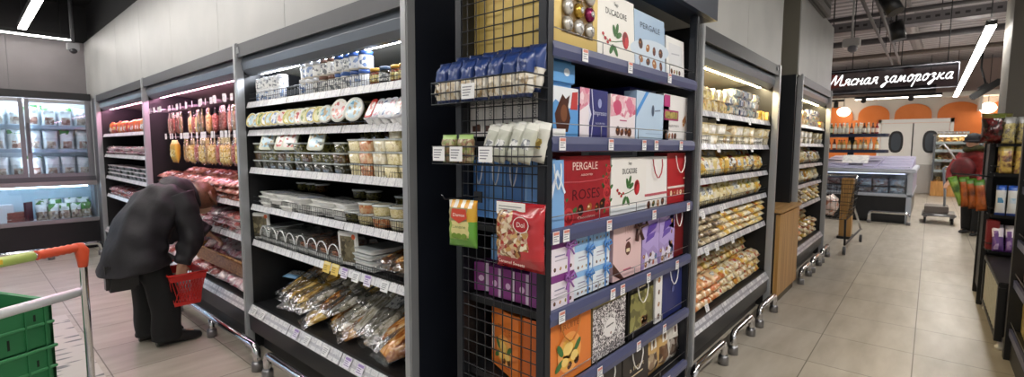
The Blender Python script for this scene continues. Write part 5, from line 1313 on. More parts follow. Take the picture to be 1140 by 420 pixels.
# shelf 6 -----------------------------------------------------------
for i, (x, lab_) in enumerate(((.46, 'black gift bag with pale lettering on the bottom shelf, nearer'), (.72, 'black gift bag with pale lettering on the bottom shelf, farther'))):
    b, hnd = gift_bag(.25, .23, .09, mat('241f1f', .35), mat('1a1616', .4), 'e8e6e0'); b.art_text('a heart', 0, .13, .03, CRM, width=.14); b.art_line([(-.06, .105), (.06, .105)], .006, CRM); chocs(b, [(-.05, .05), (0, .045), (.05, .05)], .022, [BRN, LBRN])
    add_thing('gift_bag', lab_, 'gift bag', x, .01, PZ[5], b, [('handle', hnd)])
COF = [patch(mat('c8a468', .3, 0, .4), mat('d8bc88', .3), speck('coffee_art', ['2a1c12', '6a4226', 'd8c8a8'], 30, .3, .4), (.1, .9, .15, .5)), patch(mat('d6d2ca', .3, 0, .4), mat('b8b4ac', .3), speck('coffee_art2', ['1a1614', '5a4436', 'e0dcd4'], 30, .3, .4), (.1, .9, .1, .5))]
cf = [Proto(MB().pillow(.14, .26, .08, COF[i], 9, 12, .06, .12, 60 + i), [('logo_plate', MB().art_rect(-.03, .03, .15, .20, mat('e8e4dc', .4), -.043).art_ell(0, .175, .014, .018, BRN, -.0435))], (.14, .08, .26)) for i in range(2)]
for i in range(3):
    place(cf[(i + 1) % 2 if i else 0], 'coffee_bag', ['tan bag with printed cups on the bottom shelf, nearest of three', 'silver-white bag with printed cups on the bottom shelf', 'tan bag with printed cups beside the display post'][i], 'bag', PF(.92 + .13 * i, .05, PZ[5]), (-.08, 0, 0), None)
b = card_box(.25, .20, .10, mat('1c1a1c', .35), mat('141314', .4)); b.art_line([(-.05, .11), (.05, .11)], .008, CRM)
add_thing('chocolate_box', 'black box nearest the corner post on the bottom shelf', 'chocolate box', .18, .02, PZ[5], b)

# --- goods hung outside on the mesh
MF = Frame(P0[0] - .015, P0[1] + .44, -PI / 2)     # x from the left as seen facing the mesh
def basket(label, L, d, h, z, x0):
    o = thing('wire_basket', label, 'basket', MF(x0, 0, z), MF.rz, 'wire baskets on the mesh side')
    g = MB()
    for zz in (0, h * .5, h):
        g.tube([(0, 0, zz), (0, -d, zz), (L, -d, zz), (L, 0, zz)], .0026 if zz else .002, WIRE, 5, zz == h)
    n = 17
    for i in range(n + 1):
        x = L * i / n
        g.tube([(x, 0, 0), (x, -d, 0), (x, -d, h)], .0013, WIRE, 4)
    part('wire_mesh', g, o)
    part('front_wire', MB().tube([(0, -d, h), (L, -d, h)], .003, WIRE, 6), o)
    return o
bk1 = basket('wire basket of blue-topped nut packets, upper one on the mesh side', .43, .115, .075, 1.600, .03)
bk2 = basket('wire basket of seed packets, lower one on the mesh side', .43, .115, .060, 1.392, .03)
for bkt, xs_ in ((bk1, (.17,)), (bk2, (.02, .11, .25))):
    for x in xs_:
        c = link('price_tag', CARD_W, bkt); c.location = (x + .02, -.118, .01)
nut = [bag(.075, .15, .05, patch(mat('e2ded4', .3, 0, .4), mat('2c4480', .3, 0, .5), speck('nuts', ['c8b48c', 'e8e2d4', 'a88a5a'], 70, .3, .4), (.1, .9, .12, .5), .52, mat('22366a', .3)), 70 + k, .3) for k in range(3)]
row(MF, nut, ['blue-topped nut packet'] * 3, 'nut_packet', 'packet', 'front row, upper wire basket', -.0, .45, 7, -.07, 1.605, 'nut packets in front', 1, rot=(-.12, 0, 0), jr=.12)
row(MF, nut, ['blue-topped nut packet'] * 3, 'nut_packet', 'packet', 'back row, upper wire basket', .04, .45, 6, -.03, 1.625, 'nut packets behind', 1, rot=(-.08, .1, 0), jr=.2)
pn = bag(.075, .10, .035, patch(speck('pistachio', ['7a5a44', 'b08a6a', '8a9a58', 'd8c8a8'], 80, .3, .4), mat('a8c878', .35), None), 75, .2)
for k in range(2):
    place(pn, 'nut_packet', ['clear packet of mixed nuts with green header, left of two', 'clear packet of mixed nuts with green header, right of two'][k], 'packet', MF(.075 + .085 * k, -.07, 1.395), (0, 0, MF.rz), None)
wpk = [bag(.075, .13, .03, patch(mat('dcdbd2', .3, 0, .4), mat('efeee8', .3), LAB_Y, (.15, .85, .35, .6)), 80, .35), bag(.075, .13, .03, patch(mat('c8cabc', .3, 0, .4), mat('e6e6dc', .3), LAB_W, (.2, .8, .3, .55)), 81, .35)]
row(MF, wpk, ['white seed packet', 'pale seed packet'], 'seed_packet', 'packet', 'slumped in the lower wire basket', .22, .45, 4, -.065, 1.400, 'seed packets', 1, rot=(-.12, .22, 0), jr=.15)
row(MF, wpk, ['white seed packet', 'pale seed packet'], 'seed_packet', 'packet', 'back of the lower wire basket', .24, .45, 4, -.03, 1.405, 'seed packets behind', 1, rot=(-.05, .2, 0), jr=.2)
hk = thing('display_hook', 'long black display hook holding the green and yellow bag', 'hook', MF(.15, 0, 1.27), MF.rz)
part('prong', MB().tube([(0, 0, 0), (0, -.16, .005), (0, -.175, .02)], .003, WIRE, 6), hk)
part('back_plate', MB().box(-.02, .02, -.004, 0, -.02, .02, WIRE), hk)
SW = speck('wrapped_sweets', ['7a3a22', 'c89a5a', 'e8dcc0', 'a82a24', '5a2a1a', 'd8b88a'], 75, .25, .6)
def redm(u, v, f):
    if v < .16 or v > .86: return mat('a8202a', .25, 0, .6)
    if u > .8 or (u > .62 and v < .3): return mat('b42a30', .25, 0, .6)
    if v > .66 and u > .45: return mat('a81f28', .25, 0, .6)
    return SW if f else mat('a8202a', .25, 0, .6)
rb = MB().pillow(.20, .215, .06, redm, 14, 16, .10, .22, 91)
ov = MB().art_rect(-.085, .035, .175, .215, mat('eceae4', .35), -.018)
for k in range(3): ov.art_line([(-.075, .183 + .009 * k), (.02 - .02 * (k % 2), .183 + .009 * k)], .003, mat('8a8a8a', .5), -.0185)
lg = MB().art_ell(.03, .150, .032, .026, mat('f0e8e0', .35), -.034).art_ell(.03, .150, .029, .023, mat('a81f28', .35), -.0345).art_text('Dol', .03, .143, .022, mat('f0e8e0', .4), -.0350)
tx = MB().art_text('Caramel Sweets', -.02, .018, .014, mat('f4d8cc', .4), -.020, width=.11, rot=-.04)
o = thing('sweets_bag', 'red bag of wrapped caramels hanging on the mesh side', 'bag', MF(.42, -.085, 1.063), MF.rz, None, rb.mesh('bag'))
for n_, k_ in (('price_label', ov), ('emblem', lg), ('lettering', tx)): part(n_, k_, o)
def grm(u, v, f):
    if v > .84: return mat('e0a02c', .3, 0, .5) if int(u * 8) % 2 else mat('f0ece0', .3, 0, .5)
    if .2 < u < .8 and .22 < v < .56 and f: return mat('d8cc8c', .35)
    if v > .56: return mat('9a9468', .3, 0, .5) if u < .75 else mat('d8a83a', .3)
    return mat('5e9a34', .3, 0, .5) if (u > .75 or v < .18) else mat('8aa84a', .3, 0, .5)
gb = MB().pillow(.125, .165, .04, grm, 16, 18, .08, .18, 93)
em = MB().art_poly([(-.035, .105), (.0, .085), (.035, .105), (.03, .135), (-.03, .135)], mat('c8442e', .35), -.025).art_text('Damse', 0, .109, .016, mat('f4ece0', .4), -.0255, width=.05).art_text('Limone', 0, .068, .016, mat('3a6a2a', .4), -.0245, width=.055)
for x in (-.02, .0, .022): em.art_ell(x, .042, .012, .009, mat('6a8a2e', .4), -.0250)
o = thing('sweets_bag', 'green and yellow bag of lemon sweets hanging on the hook', 'bag', MF(.175, -.10, 1.105), MF.rz + .15, None, gb.mesh('bag'))
part('emblem', em, o)
# ------------------------------------------------------------------ glass door freezer along the end wall
YF = 8.98
fzf = thing('glass_door_freezer', 'tall grey freezer with glass doors above a glass-fronted chest, by the end wall', 'freezer', (0, YF, 0))
GF = mat('83838a', .4, .3); GFD = mat('5e5e64', .4, .3); LIN = mat('dfe6ee', .5)
X0, X1 = -3.2, 1.27
part('header_panel', MB().box(X0, X1, -.02, .30, 2.075, 2.175, mat('121317', .4)), fzf)
part('back_lining', MB().box(X0, X1, .28, .31, .98, 2.075, LIN), fzf)
part('end_wall_panel', MB().box(X1 - .03, X1, -.02, .30, .0, 2.075, GF), fzf)
part('base_panel', MB().box(X0, X1, -.06, .30, .07, .40, mat('19171c', .4)).box(X0, X1, .0, .3, 0, .07, BLACK), fzf)
part('chest_lip', MB().cbox(X0, X1, -.09, .0, .395, .45, mat('9a9498', .35, .2), .01), fzf)
part('chest_rail', MB().cbox(X0, X1, -.10, .02, .905, .965, mat('a09a9c', .35, .3), .01), fzf)
part('chest_floor', MB().box(X0, X1, -.05, .29, .40, .44, LIN), fzf)
part('chest_lining', MB().box(X0, X1, .26, .30, .44, .97, mat('b8d0dc', .4)), fzf)
part('chest_glass', MB().box(X0, X1, -.085, -.08, .45, .905, GLASS), fzf)
part('divider_shelf', MB().box(X0, X1, -.04, .29, .965, 1.03, GFD), fzf)
part('interior_lamp', MB().tube([(X0 + .1, .04, 2.045), (X1 - .1, .04, 2.045)], .012, lamp_mat('freezer_led', 'e4f0ff', 30), 8), fzf)
part('chest_lamp', MB().tube([(X0 + .1, -.02, .895), (X1 - .1, -.02, .895)], .008, lamp_mat('chest_led', 'dcecff', 16), 8), fzf)
dw = .655
for k in range(5):
    a = X1 - .02 - dw * (k + 1); c = a + dw
    if c < X0 + .2: break
    d_ = MB()
    d_.box(a + .006, a + .05, -.035, .0, 1.03, 2.07, GF).box(c - .05, c - .006, -.035, .0, 1.03, 2.07, GF).box(a + .05, c - .05, -.035, .0, 1.03, 1.075, GF).box(a + .05, c - .05, -.035, .0, 2.02, 2.07, mat('a9abb0', .4, .3))
    dd_ = part('door_frame', d_, fzf)
    part('glass_pane', MB().box(a + .05, c - .05, -.02, -.014, 1.075, 2.02, GLASS), dd_)
    part('added_mullion_lamp', MB().box(a + .012, a + .042, .0, .012, 1.06, 2.03, lamp_mat('added_mullion_led', 'e4f0ff', 10)), dd_)  # glowing strip added to light the frozen bags evenly
    part('handle', MB().cbox(a + .012, a + .036, -.065, -.035, 1.35, 1.75, GFD, .006), dd_)
    for z in (1.38, 1.70):
        part('shelf', MB().box(a + .02, c - .02, .03, .28, z, z + .012, mat('c8d4e0', .4)).box(a + .02, c - .02, .02, .032, z - .02, z + .025, mat('a8b8cc', .4)), fzf)
fr_ = Frame(X1 - .02 - 2 * dw, YF, 0)
fb = [bag(.19, .27, .10, patch(mat('dfe4e6', .3, 0, .5), mat('f2f4f4', .3), speck('dumplings', ['b49a82', 'dcd0c0', '8a6a5a', 'efeae2'], 26, .3, .4), (.15, .85, .06, .42), .62), 301, .3),
      bag(.19, .28, .10, patch(mat('e6eaea', .3, 0, .5), speck('green_corner', [(0, '4a8a3a'), (.4, '4a8a3a'), (.42, 'f0f2f0'), (1, 'f0f2f0')], 14, .3, .4), speck('meatballs', ['8a5a48', 'b89080', 'e4dcd4'], 24, .3, .4), (.15, .85, .06, .42), .72), 302, .3)]
fbd = ['white bag of frozen dumplings', 'white-and-green bag of frozen meatballs']
for z, wd in ((1.035, 'bottom'), (1.392, 'middle'), (1.712, 'top')):
    row(fr_, fb, fbd, 'frozen_bag', 'frozen food', wd + ' freezer shelf behind glass', .0, 2 * dw, 8, .10, z + .0, wd + ' shelf frozen bags', 1, rot=(-.12, 0, 0), jr=.1)
cbg = [bag(.20, .22, .09, patch(speck('frozen_mix', ['8a6a50', 'c8b49a', '6a4a3a', 'e2d8cc'], 26, .3, .4), speck('green_white', [(0, '4a8a3a'), (.4, '4a8a3a'), (.42, 'eef2ee'), (1, 'eef2ee')], 10, .3, .4), None, topv=.5), 311, .3)]
row(fr_, cbg, ['white and green bag of frozen food'], 'frozen_bag', 'frozen food', 'chest behind lower glass', .70, 1.28, 5, .09, .44, 'frozen bags in the chest', 1, rot=(-.3, 0, 0), jr=.15)
row(fr_, cbg, ['white and green bag of frozen food'], 'frozen_bag', 'frozen food', 'rear of chest behind lower glass', .70, 1.28, 4, .20, .50, 'rear frozen bags in the chest', 1, rot=(-.2, 0, 0), jr=.15)
rbx = Proto(MB().cbox(-.10, .10, -.05, .05, 0, .045, speck('red_box', ['7a2a24', '9a3a30', '5a1a18'], 12, .4, .2, 'noise'), .004), [])
for k in range(3):
    place(rbx, 'frozen_box', ['flat red box in the chest, bottom of three', 'flat red box in the chest, middle of three', 'flat red box in the chest, topmost of three'][k], 'frozen food', fr_(.52, .06, .44 + .046 * k), (0, 0, .1 * k), None)
place(Proto(MB().cbox(-.07, .07, -.012, .012, 0, .26, mat('5a2430', .4), .003)), 'frozen_box', 'dark red box standing upright between the frozen bags', 'frozen food', fr_(.63, .06, .44), (0, 0, 1.0), None)
wbx = Proto(MB().cbox(-.16, .16, -.07, .07, 0, .24, mat('e8ecf0', .4), .004), [])
for k in range(3):
    place(wbx, 'frozen_box', ['large white box in the chest, farthest from the corner', 'large white box in the chest, middle of three', 'large white box in the chest, beside the red boxes'][k], 'frozen food', fr_(-.35 + .34 * k, .08, .44), (0, 0, .03), None)
# hanging camera near the corner
cm = thing('security_camera', 'small grey security camera hung from the ceiling near the corner', 'camera', (1.06, 8.45, 2.70))
part('rod', MB().tube([(0, 0, .06), (0, 0, .75)], .02, mat('55565a', .5), 8), cm)
part('body', MB().cbox(-.06, .06, -.05, .05, -.02, .07, mat('8a8b8e', .5), .008), cm)
part('lens', MB().ball((.0, -.03, -.03), .04, .04, .035, mat('2a2a2e', .2), 12, 8), cm)

# ------------------------------------------------------------------ crate trolley
A = Vector((.315, 2.655, 1.03)); Bd = Vector((-.855, -.518, 0)).normalized()
tr = thing('trolley', 'chrome trolley with orange and lime grips carrying green crates', 'trolley', (A.x, A.y, 0), math.atan2(Bd.y, Bd.x))
# local x runs along the handle away from the near post, y points towards the camera's back side
def arc(c, r, a0, a1, n=6):
    return [(c[0] + r * math.cos(a0 + (a1 - a0) * i / n), 0, c[1] + r * math.sin(a0 + (a1 - a0) * i / n)) for i in range(n + 1)]
LW = .62
part('frame', MB().tube([(0, 0, .12), (0, 0, .97)] + arc((.045, .985), .045, PI, PI / 2) + arc((LW - .045, .985), .045, PI / 2, 0) + [(LW, 0, .97), (LW, 0, .12)], .0135, CHROME, 12), tr)
part('cross_bar', MB().tube([(.0, -.03, .835), (LW, -.03, .835)], .019, mat('e2e4e4', .4, .2), 12), tr)
g = MB()
gp = [(.02, .0165)]
for i in range(14): gp += [(.03 + .0115 * i, .0165 if i % 2 else .0195)]
g.tube([(.018, 0, 1.03)] + [(.028 + .0115 * i, 0, 1.03) for i in range(13)], [.017] + [.0165 if i % 2 else .0195 for i in range(13)], mat('d8512e', .45), 12)
part('orange_grip', g, tr)
part('orange_elbow', MB().tube([(.03, 0, 1.032), (.012, 0, 1.028), (.0, 0, 1.01), (.0, 0, .985), (.0, 0, .945)], [.018, .024, .025, .021, .0165], mat('d8512e', .4), 12), tr)
part('lime_grip', MB().tube([(.178, 0, 1.03), (.45, 0, 1.03)], .0185, mat('b9cf6a', .4), 12).tube([(.45, 0, 1.03), (.60, 0, 1.03)], .0185, mat('d8512e', .45), 12), tr)
part('grip_emblem', MB().box(.285, .31, .0, .0193, 1.025, 1.042, mat('e8c040', .4)), tr)
part('platform', MB().cbox(-.03, LW + .03, -.78, .03, .10, .135, mat('8a8c90', .4, .4), .008), tr)
for x in (.04, LW - .04):
    for y in (-.72, -.03):
        wh = part('caster', MB().lathe([(.0001, -.015), (.05, -.015), (.05, .015), (.0001, .015)], BLACK, 16, (0, 0, 0), Matrix.Translation((x, y, .05)) @ Matrix.Rotation(PI / 2, 4, 'Y')), tr)
        part('fork', MB().box(x - .022, x + .022, y - .02, y + .02, .09, .105, STEEL), wh)
# green crates
GRC = mat('2b7446', .5); GRD = mat('1c5c2c', .5); GRR = mat('45905c', .5)
CW, CD, CH = .60, .40, .205
def crate():
    b = MB(); t = .012
    for (x0, x1, y0, y1) in ((-CW / 2, CW / 2, -CD / 2, -CD / 2 + t), (-CW / 2, CW / 2, CD / 2 - t, CD / 2), (-CW / 2, -CW / 2 + t, -CD / 2, CD / 2), (CW / 2 - t, CW / 2, -CD / 2, CD / 2)):
        b.box(x0, x1, y0, y1, 0, CH, GRC)
    b.box(-CW / 2, CW / 2, -CD / 2, CD / 2, 0, .008, GRC)
    rim = MB()
    for z in (CH - .012, CH * .48):
        e = .010 if z > .15 else .006
        for (x0, x1, y0, y1) in ((-CW / 2 - e, CW / 2 + e, -CD / 2 - e, -CD / 2 + .002), (-CW / 2 - e, CW / 2 + e, CD / 2 - .002, CD / 2 + e), (-CW / 2 - e, -CW / 2 + .002, -CD / 2, CD / 2), (CW / 2 - .002, CW / 2 + e, -CD / 2, CD / 2)):
            rim.cbox(x0, x1, y0, y1, z, z + .014, GRR, .003, 1)
    rib = b
    for x in (-.27, -.2, -.07, .07, .2, .27):
        rib.box(x - .003, x + .003, -CD / 2 - .009, -CD / 2 + .001, .004, CH - .01, GRC); rib.box(x - .003, x + .003, CD / 2 - .001, CD / 2 + .009, .004, CH - .01, GRC)
    for y in (-.12, 0, .12):
        for s_ in (-1, 1): rib.box(s_ * (CW / 2 + .004) - .005, s_ * (CW / 2 + .004) + .005, y - .003, y + .003, .004, CH - .01, GRC)
    sl = MB()
    for x, z, w_, h_ in ((-.14, .03, .008, .045), (-.02, .03, .008, .045), (.02, .03, .008, .045), (.14, .03, .008, .045), (.235, .125, .008, .03), (-.235, .125, .008, .03), (0, .135, .12, .02)):
        for y in (-CD / 2 - .0015, CD / 2 + .0005):
            sl.box(x - w_ / 2, x + w_ / 2, y, y + .001, z, z + h_, mat('0c1c10', .6))
    return Proto(b, [('rim', rim), ('hand_slot', sl)])
cr = crate()
ca = math.atan2(-Bd.y, -Bd.x) - .12
Fd = Vector((-Bd.y, Bd.x, 0)) * -1          # away from the camera, square to the handle
corner = Vector((.235, 2.97, 0))
_u = Vector((-math.cos(ca), -math.sin(ca), 0)); _w = Vector((-math.sin(ca), math.cos(ca), 0)); ctr = corner + _u * (CW / 2) + _w * (CD / 2)
for k in range(3):
    place(cr, 'crate', ['green plastic crate on the trolley, bottom of three', 'green plastic crate on the trolley, middle of three', 'green plastic crate on the trolley, topmost, holding silver bags'][k], 'crate', (ctr.x, ctr.y, .1365 + .207 * k), (0, 0, ca), 'green crates')
sv = flat_pack(.36, .22, .07, patch(speck('silver_bag', ['8a90a8', 'd8dce6', 'f2f2f4', '5a6488'], 22, .2, .6, 'noise', distort=2), None, None), 401, .6)
place(sv, 'packet', 'silver blue packet lying in the topmost green crate', 'packet', (ctr.x, ctr.y, .1365 + .414 + .07), (0, 0, ca + .1), None)
place(sv, 'packet', 'white silver packet inside the middle green crate', 'packet', (ctr.x, ctr.y, .1365 + .207 + .02), (0, 0, ca), None, .9)
# ------------------------------------------------------------------ frozen island with its bottle shelf
isl = thing('freezer_island', 'pale grey frozen food island with glass front and lavender lids', 'freezer', (11.9, .25, 0))
IG = mat('b4bac6', .4, .1); LAV = mat('a9a6c8', .35)
IL, IW = 3.6, 1.75
part('base', MB().box(.06, IL, .06, IW, .0, .06, BLACK).box(0.0, IL, .0, IW, .06, .52, mat('16171b', .4)), isl)
part('waist_band', MB().cbox(-.03, IL, -.03, IW, .52, .58, IG, .01), isl)
for y in (-.02, IW - .06):
    part('corner_post', MB().cbox(-.03, .06, y, y + .08, .0, 1.06, IG, .01), isl)
part('front_glass', MB().box(-.005, .0, .06, IW - .06, .58, .98, GLASS), isl)
part('side_panel', MB().box(0.06, IL, -.02, .0, .52, 1.0, mat('9a96b4', .35)), isl)
part('top_rim', MB().cbox(-.05, IL + .05, -.06, IW + .05, .98, 1.06, IG, .015), isl)
part('tank', MB().box(.03, IL, .03, IW, .53, .56, mat('d4d8de', .5)).box(.7, .72, .03, IW, .56, .98, mat('d4d8de', .5)), isl)
for k in range(3):
    y = .02 + k * .56
    lid = part('lid', MB().add([(.05, y, 1.065), (IL, y, 1.27), (IL, y + .54, 1.27), (.05, y + .54, 1.065), (.05, y, 1.04), (IL, y, 1.04), (IL, y + .54, 1.04), (.05, y + .54, 1.04)], [(0, 1, 2, 3), (0, 1, 5, 4), (3, 2, 6, 7), (0, 3, 7, 4), (1, 2, 6, 5)], LAV), isl)
    for j in range(4):
        part('lid_frame', MB().box(.2 + .8 * j, .26 + .8 * j, y + .02, y + .52, 1.08 + .046 * j, 1.10 + .046 * j, mat('cfd0e2', .3)), lid)
part('lamp', MB().tube([(.02, .1, .965), (.02, IW - .1, .965)], .008, lamp_mat('island_led', 'e8e8ff', 1.3), 6), isl)
IFR = Frame(11.93, .25 + IW, -PI / 2)
ipk = [bag(.26, .19, .10, patch(speck('frozen_pack', ['6a5a58', 'a89088', 'd8d0d4', '8a5a50'], 18, .3, .4), mat('c8c8d8', .3), None), 501, .4), bag(.26, .20, .10, patch(speck('frozen_pack2', ['8a90a0', 'c8ccd8', 'e8e8ee', 'a06a68'], 16, .3, .4), None, None), 502, .4), bag(.24, .18, .10, patch(speck('frozen_pack3', ['7a4a44', 'b08078', 'd8c0b8'], 18, .3, .4), None, None), 503, .4)]
row(IFR, ipk, ['grey-brown frozen bag', 'pale frozen bag', 'reddish frozen bag'], 'frozen_bag', 'frozen food', 'front of island behind glass', .10, 1.66, 6, .10, .565, 'frozen bags at the island front', 2, .15, rot=(-.2, 0, 0), jr=.2)
row(IFR, ipk, ['grey-brown frozen bag', 'pale frozen bag', 'reddish frozen bag'], 'frozen_bag', 'frozen food', 'rear of island front compartment', .10, 1.66, 6, .32, .60, 'frozen bags at the island rear', 2, .14, rot=(-.2, 0, 0), jr=.2)
bumper((11.75, .25, 0), (11.75, .85, 0), 'chrome bumper rail at the corner of the frozen food island', .22, 2, .03)
# sloped price board on the island
pb_ = thing('price_board', 'white sloped price board standing on the frozen island lid', 'sign', (12.4, .98, 1.155))
part('board', MB().add([(0, 0, 0), (0, .45, 0), (.25, .45, .16), (.25, 0, .16), (.01, 0, -.01), (.01, .45, -.01), (.26, .45, .15), (.26, 0, .15)], [(0, 1, 2, 3), (4, 5, 6, 7), (0, 1, 5, 4), (3, 2, 6, 7), (0, 3, 7, 4), (1, 2, 6, 5)], speck('board_print', ['e8e8e6', 'f2f2f0', 'c8c8cc'], 20, .4, .1)), pb_)
part('stand', MB().box(.2, .22, .1, .35, -.06, .10, STEEL), pb_)
bs = thing('bottle_shelf', 'dark navy two-tier shelf of bottles above the frozen food island', 'shelf', (13.4, .80, 0))
NV = mat('1b2338', .4)
def round_shelf(z):
    pts = [(0, 1.6), (0, .12)] + [(.30 - .30 * math.cos(a), .12 - .20 * math.sin(a)) for a in [PI * i / 8 for i in range(1, 8)]] + [(.6, .12), (.6, 1.6)]
    n = len(pts)
    vs = [(x, y, z) for x, y in pts] + [(x, y, z + .07) for x, y in pts]
    return MB().add(vs, [tuple(range(n)), tuple(range(n, 2 * n))] + [(i, (i + 1) % n, n + (i + 1) % n, n + i) for i in range(n)], NV)
for z in (1.36, 1.72):
    part('shelf_board', round_shelf(z), bs)
part('column', MB().cbox(.26, .34, .56, .68, 1.20, 1.75, BLACK, .01), bs)
part('column', MB().cbox(.26, .34, 1.3, 1.42, 1.20, 1.75, BLACK, .01), bs)
def bottle(r, h, body, cap, label):
    b = MB().lathe([(r * .95, 0), (r, .01), (r, h * .12), (r * 1.005, h * .125, label), (r * 1.005, h * .5, label), (r, h * .505), (r, h * .58), (r * .4, h * .78), (r * .36, h * .92)], body, 10)
    return Proto(b, [('cap', MB().lathe([(r * .42, h * .9), (r * .42, h), (.0001, h)], cap, 10))], (2 * r, 2 * r, h))
bo = [bottle(.034, .25, mat('d8ccb0', .2, 0, .4), mat('e8e6e0', .4), mat('e8e4d8', .4)), bottle(.034, .24, mat('8a1f24', .2, 0, .4), mat('c8302c', .4), mat('e0c8c0', .4)), bottle(.034, .25, mat('3a5a34', .2, 0, .4), mat('e8e6e0', .4), mat('c8d8b8', .4)), bottle(.034, .24, mat('5a2a1c', .2, 0, .4), mat('2a2a2a', .4), mat('d8cfc0', .4)), bottle(.036, .22, mat('c89a4a', .2, 0, .4), mat('2a2422', .4), mat('e8dcc0', .4))]
bod = ['cream sauce bottle', 'red sauce bottle', 'green-labelled sauce bottle', 'brown sauce bottle', 'amber sauce bottle']
BF = Frame(13.4, 2.38, -PI / 2)
row(BF, bo, bod, 'bottle', 'bottle', 'front of upper bottle shelf', .0, 1.48, 19, .09, 1.792, 'bottles on the upper shelf', 1, pick=lambda i, L: [2, 0, 0, 2, 1, 1, 0, 2, 0, 0, 0, 0, 3, 0, 0, 3, 0, 3, 1][i])
row(BF, bo, bod, 'bottle', 'bottle', 'rear of upper bottle shelf', .0, 1.40, 14, .28, 1.792, 'bottles behind on the upper shelf', 1)
row(BF, bo, bod, 'bottle', 'bottle', 'front of lower bottle shelf', .0, 1.50, 15, .10, 1.432, 'bottles on the lower shelf', 1, pick=lambda i, L: [1, 1, 3, 1, 1, 3, 3, 4, 4, 4, 4, 4, 4, 0, 4][i])
row(BF, bo, bod, 'bottle', 'bottle', 'rear of lower bottle shelf', .0, 1.40, 10, .30, 1.432, 'bottles behind on the lower shelf', 1, pick=lambda i, L: [1, 3, 1, 3, 3, 4, 4, 4, 0, 4][i])

# ------------------------------------------------------------------ bakery shelf
bkx = 19.75
bs2 = thing('bakery_shelf', 'wood and glass bakery shelf of bread under the orange wall', 'shelf', (bkx, -1.16, 0))
part('base_cabinet', MB().cbox(0, .6, 0, 1.12, .0, .46, wood_mat('pine_front', 'b07a3e', 'cf9a58', (2, 20, 2)), .01), bs2)
for y in (.0, 1.07):
    part('side_frame', MB().cbox(.0, .6, y, y + .05, .46, 1.86, mat('6e7074', .4, .4), .01), bs2)
part('back_panel', MB().box(.57, .6, .05, 1.07, .46, 1.86, mat('c8a878', .5)), bs2)
part('top_board', MB().cbox(-.02, .6, -.02, 1.14, 1.86, 1.90, mat('77736c', .4, .3), .005), bs2)
for z in (.80, 1.12, 1.42, 1.66):
    sh = part('shelf_board', MB().box(.02, .57, .05, 1.07, z - .04, z, mat('d8b078', .5)), bs2)
    part('price_strip', MB().box(.0, .02, .05, 1.07, z - .06, z + .02, mat('d8d0c4', .4)), sh)
part('lamp', MB().tube([(.12, .1, 1.85), (.12, 1.0, 1.85)], .008, lamp_mat('bakery_led', 'ffe2b0', 22), 6), bs2)
part('glass_pane', MB().box(-.012, -.008, .05, 1.07, .5, 1.86, GLASS), bs2)
BRD = speck('bread_crust', ['8a5426', 'b87c3c', 'd8a860', 'e8c88c'], 12, .55, .1, 'noise')
BRD2 = speck('pale_bread', ['c8a060', 'e0c490', 'f0dcb4'], 12, .6, .1, 'noise')
lo = []
for k, (rx, ry, rz, m_) in enumerate(((.085, .06, .05, BRD), (.06, .06, .04, BRD2), (.10, .045, .04, BRD))):
    b = MB().ball((0, 0, rz * .75), rx, ry, rz, m_, 14, 9)
    b.v = [(x, y, max(0, z)) for x, y, z in b.v]
    sc_ = MB()
    for q in range(3): sc_.tube([(-rx * .3 + rx * .3 * q, -ry * .5, rz * 1.6), (-rx * .2 + rx * .3 * q, 0, rz * 1.76), (-rx * .1 + rx * .3 * q, ry * .5, rz * 1.6)], .006, BRD2, 5)
    lo.append(Proto(b, [('score', sc_)], (2 * rx, 2 * ry, rz * 1.8)))
KF = Frame(bkx, -.04, -PI / 2)
for z, wd in ((1.66, 'top'), (1.42, 'second'), (1.12, 'third'), (.80, 'fourth'), (.46, 'lowest')):
    row(KF, lo, ['brown bread loaf', 'pale bread roll', 'long brown loaf'], 'bread', 'bread', f'{wd} bakery shelf, front', .08, 1.04, 6, .13, z + .002, f'bread on the {wd} bakery shelf', 1, jr=.1)
    row(KF, lo, ['brown bread loaf', 'pale bread roll', 'long brown loaf'], 'bread', 'bread', f'{wd} bakery shelf, rear', .08, 1.04, 6, .32, z + .002, f'bread behind on the {wd} bakery shelf', 2, .075, jr=.1)
ljar = jar(.04, .09, mat('c8b090', .2, 0, .5), mat('8a8580', .4), LAB_W)
row(KF, [ljar], ['small jar'], 'jar', 'jar', 'on top of the bakery shelf', .06, .80, 9, .10, 1.90, 'jars on the bakery shelf', 1)

# pendant lamps in front of the orange wall
for k, (y, z, lb) in enumerate(((2.33, 2.70, 'round white pendant lamp over the bottle shelf'), (-1.18, 2.66, 'round white pendant lamp over the bakery shelf'))):
    pl = thing('pendant_lamp', lb, 'pendant lamp', (19.9, y, z), 0, 'round pendant lamps')
    part('globe', MB().ball((0, 0, 0), .19, .19, .155, lamp_mat('globe_lamp', 'ffe6cc', 6), 18, 12), pl)
    part('cord', MB().tube([(0, 0, .15), (0, 0, 4.2 - z)], .008, BLACK, 5), pl)
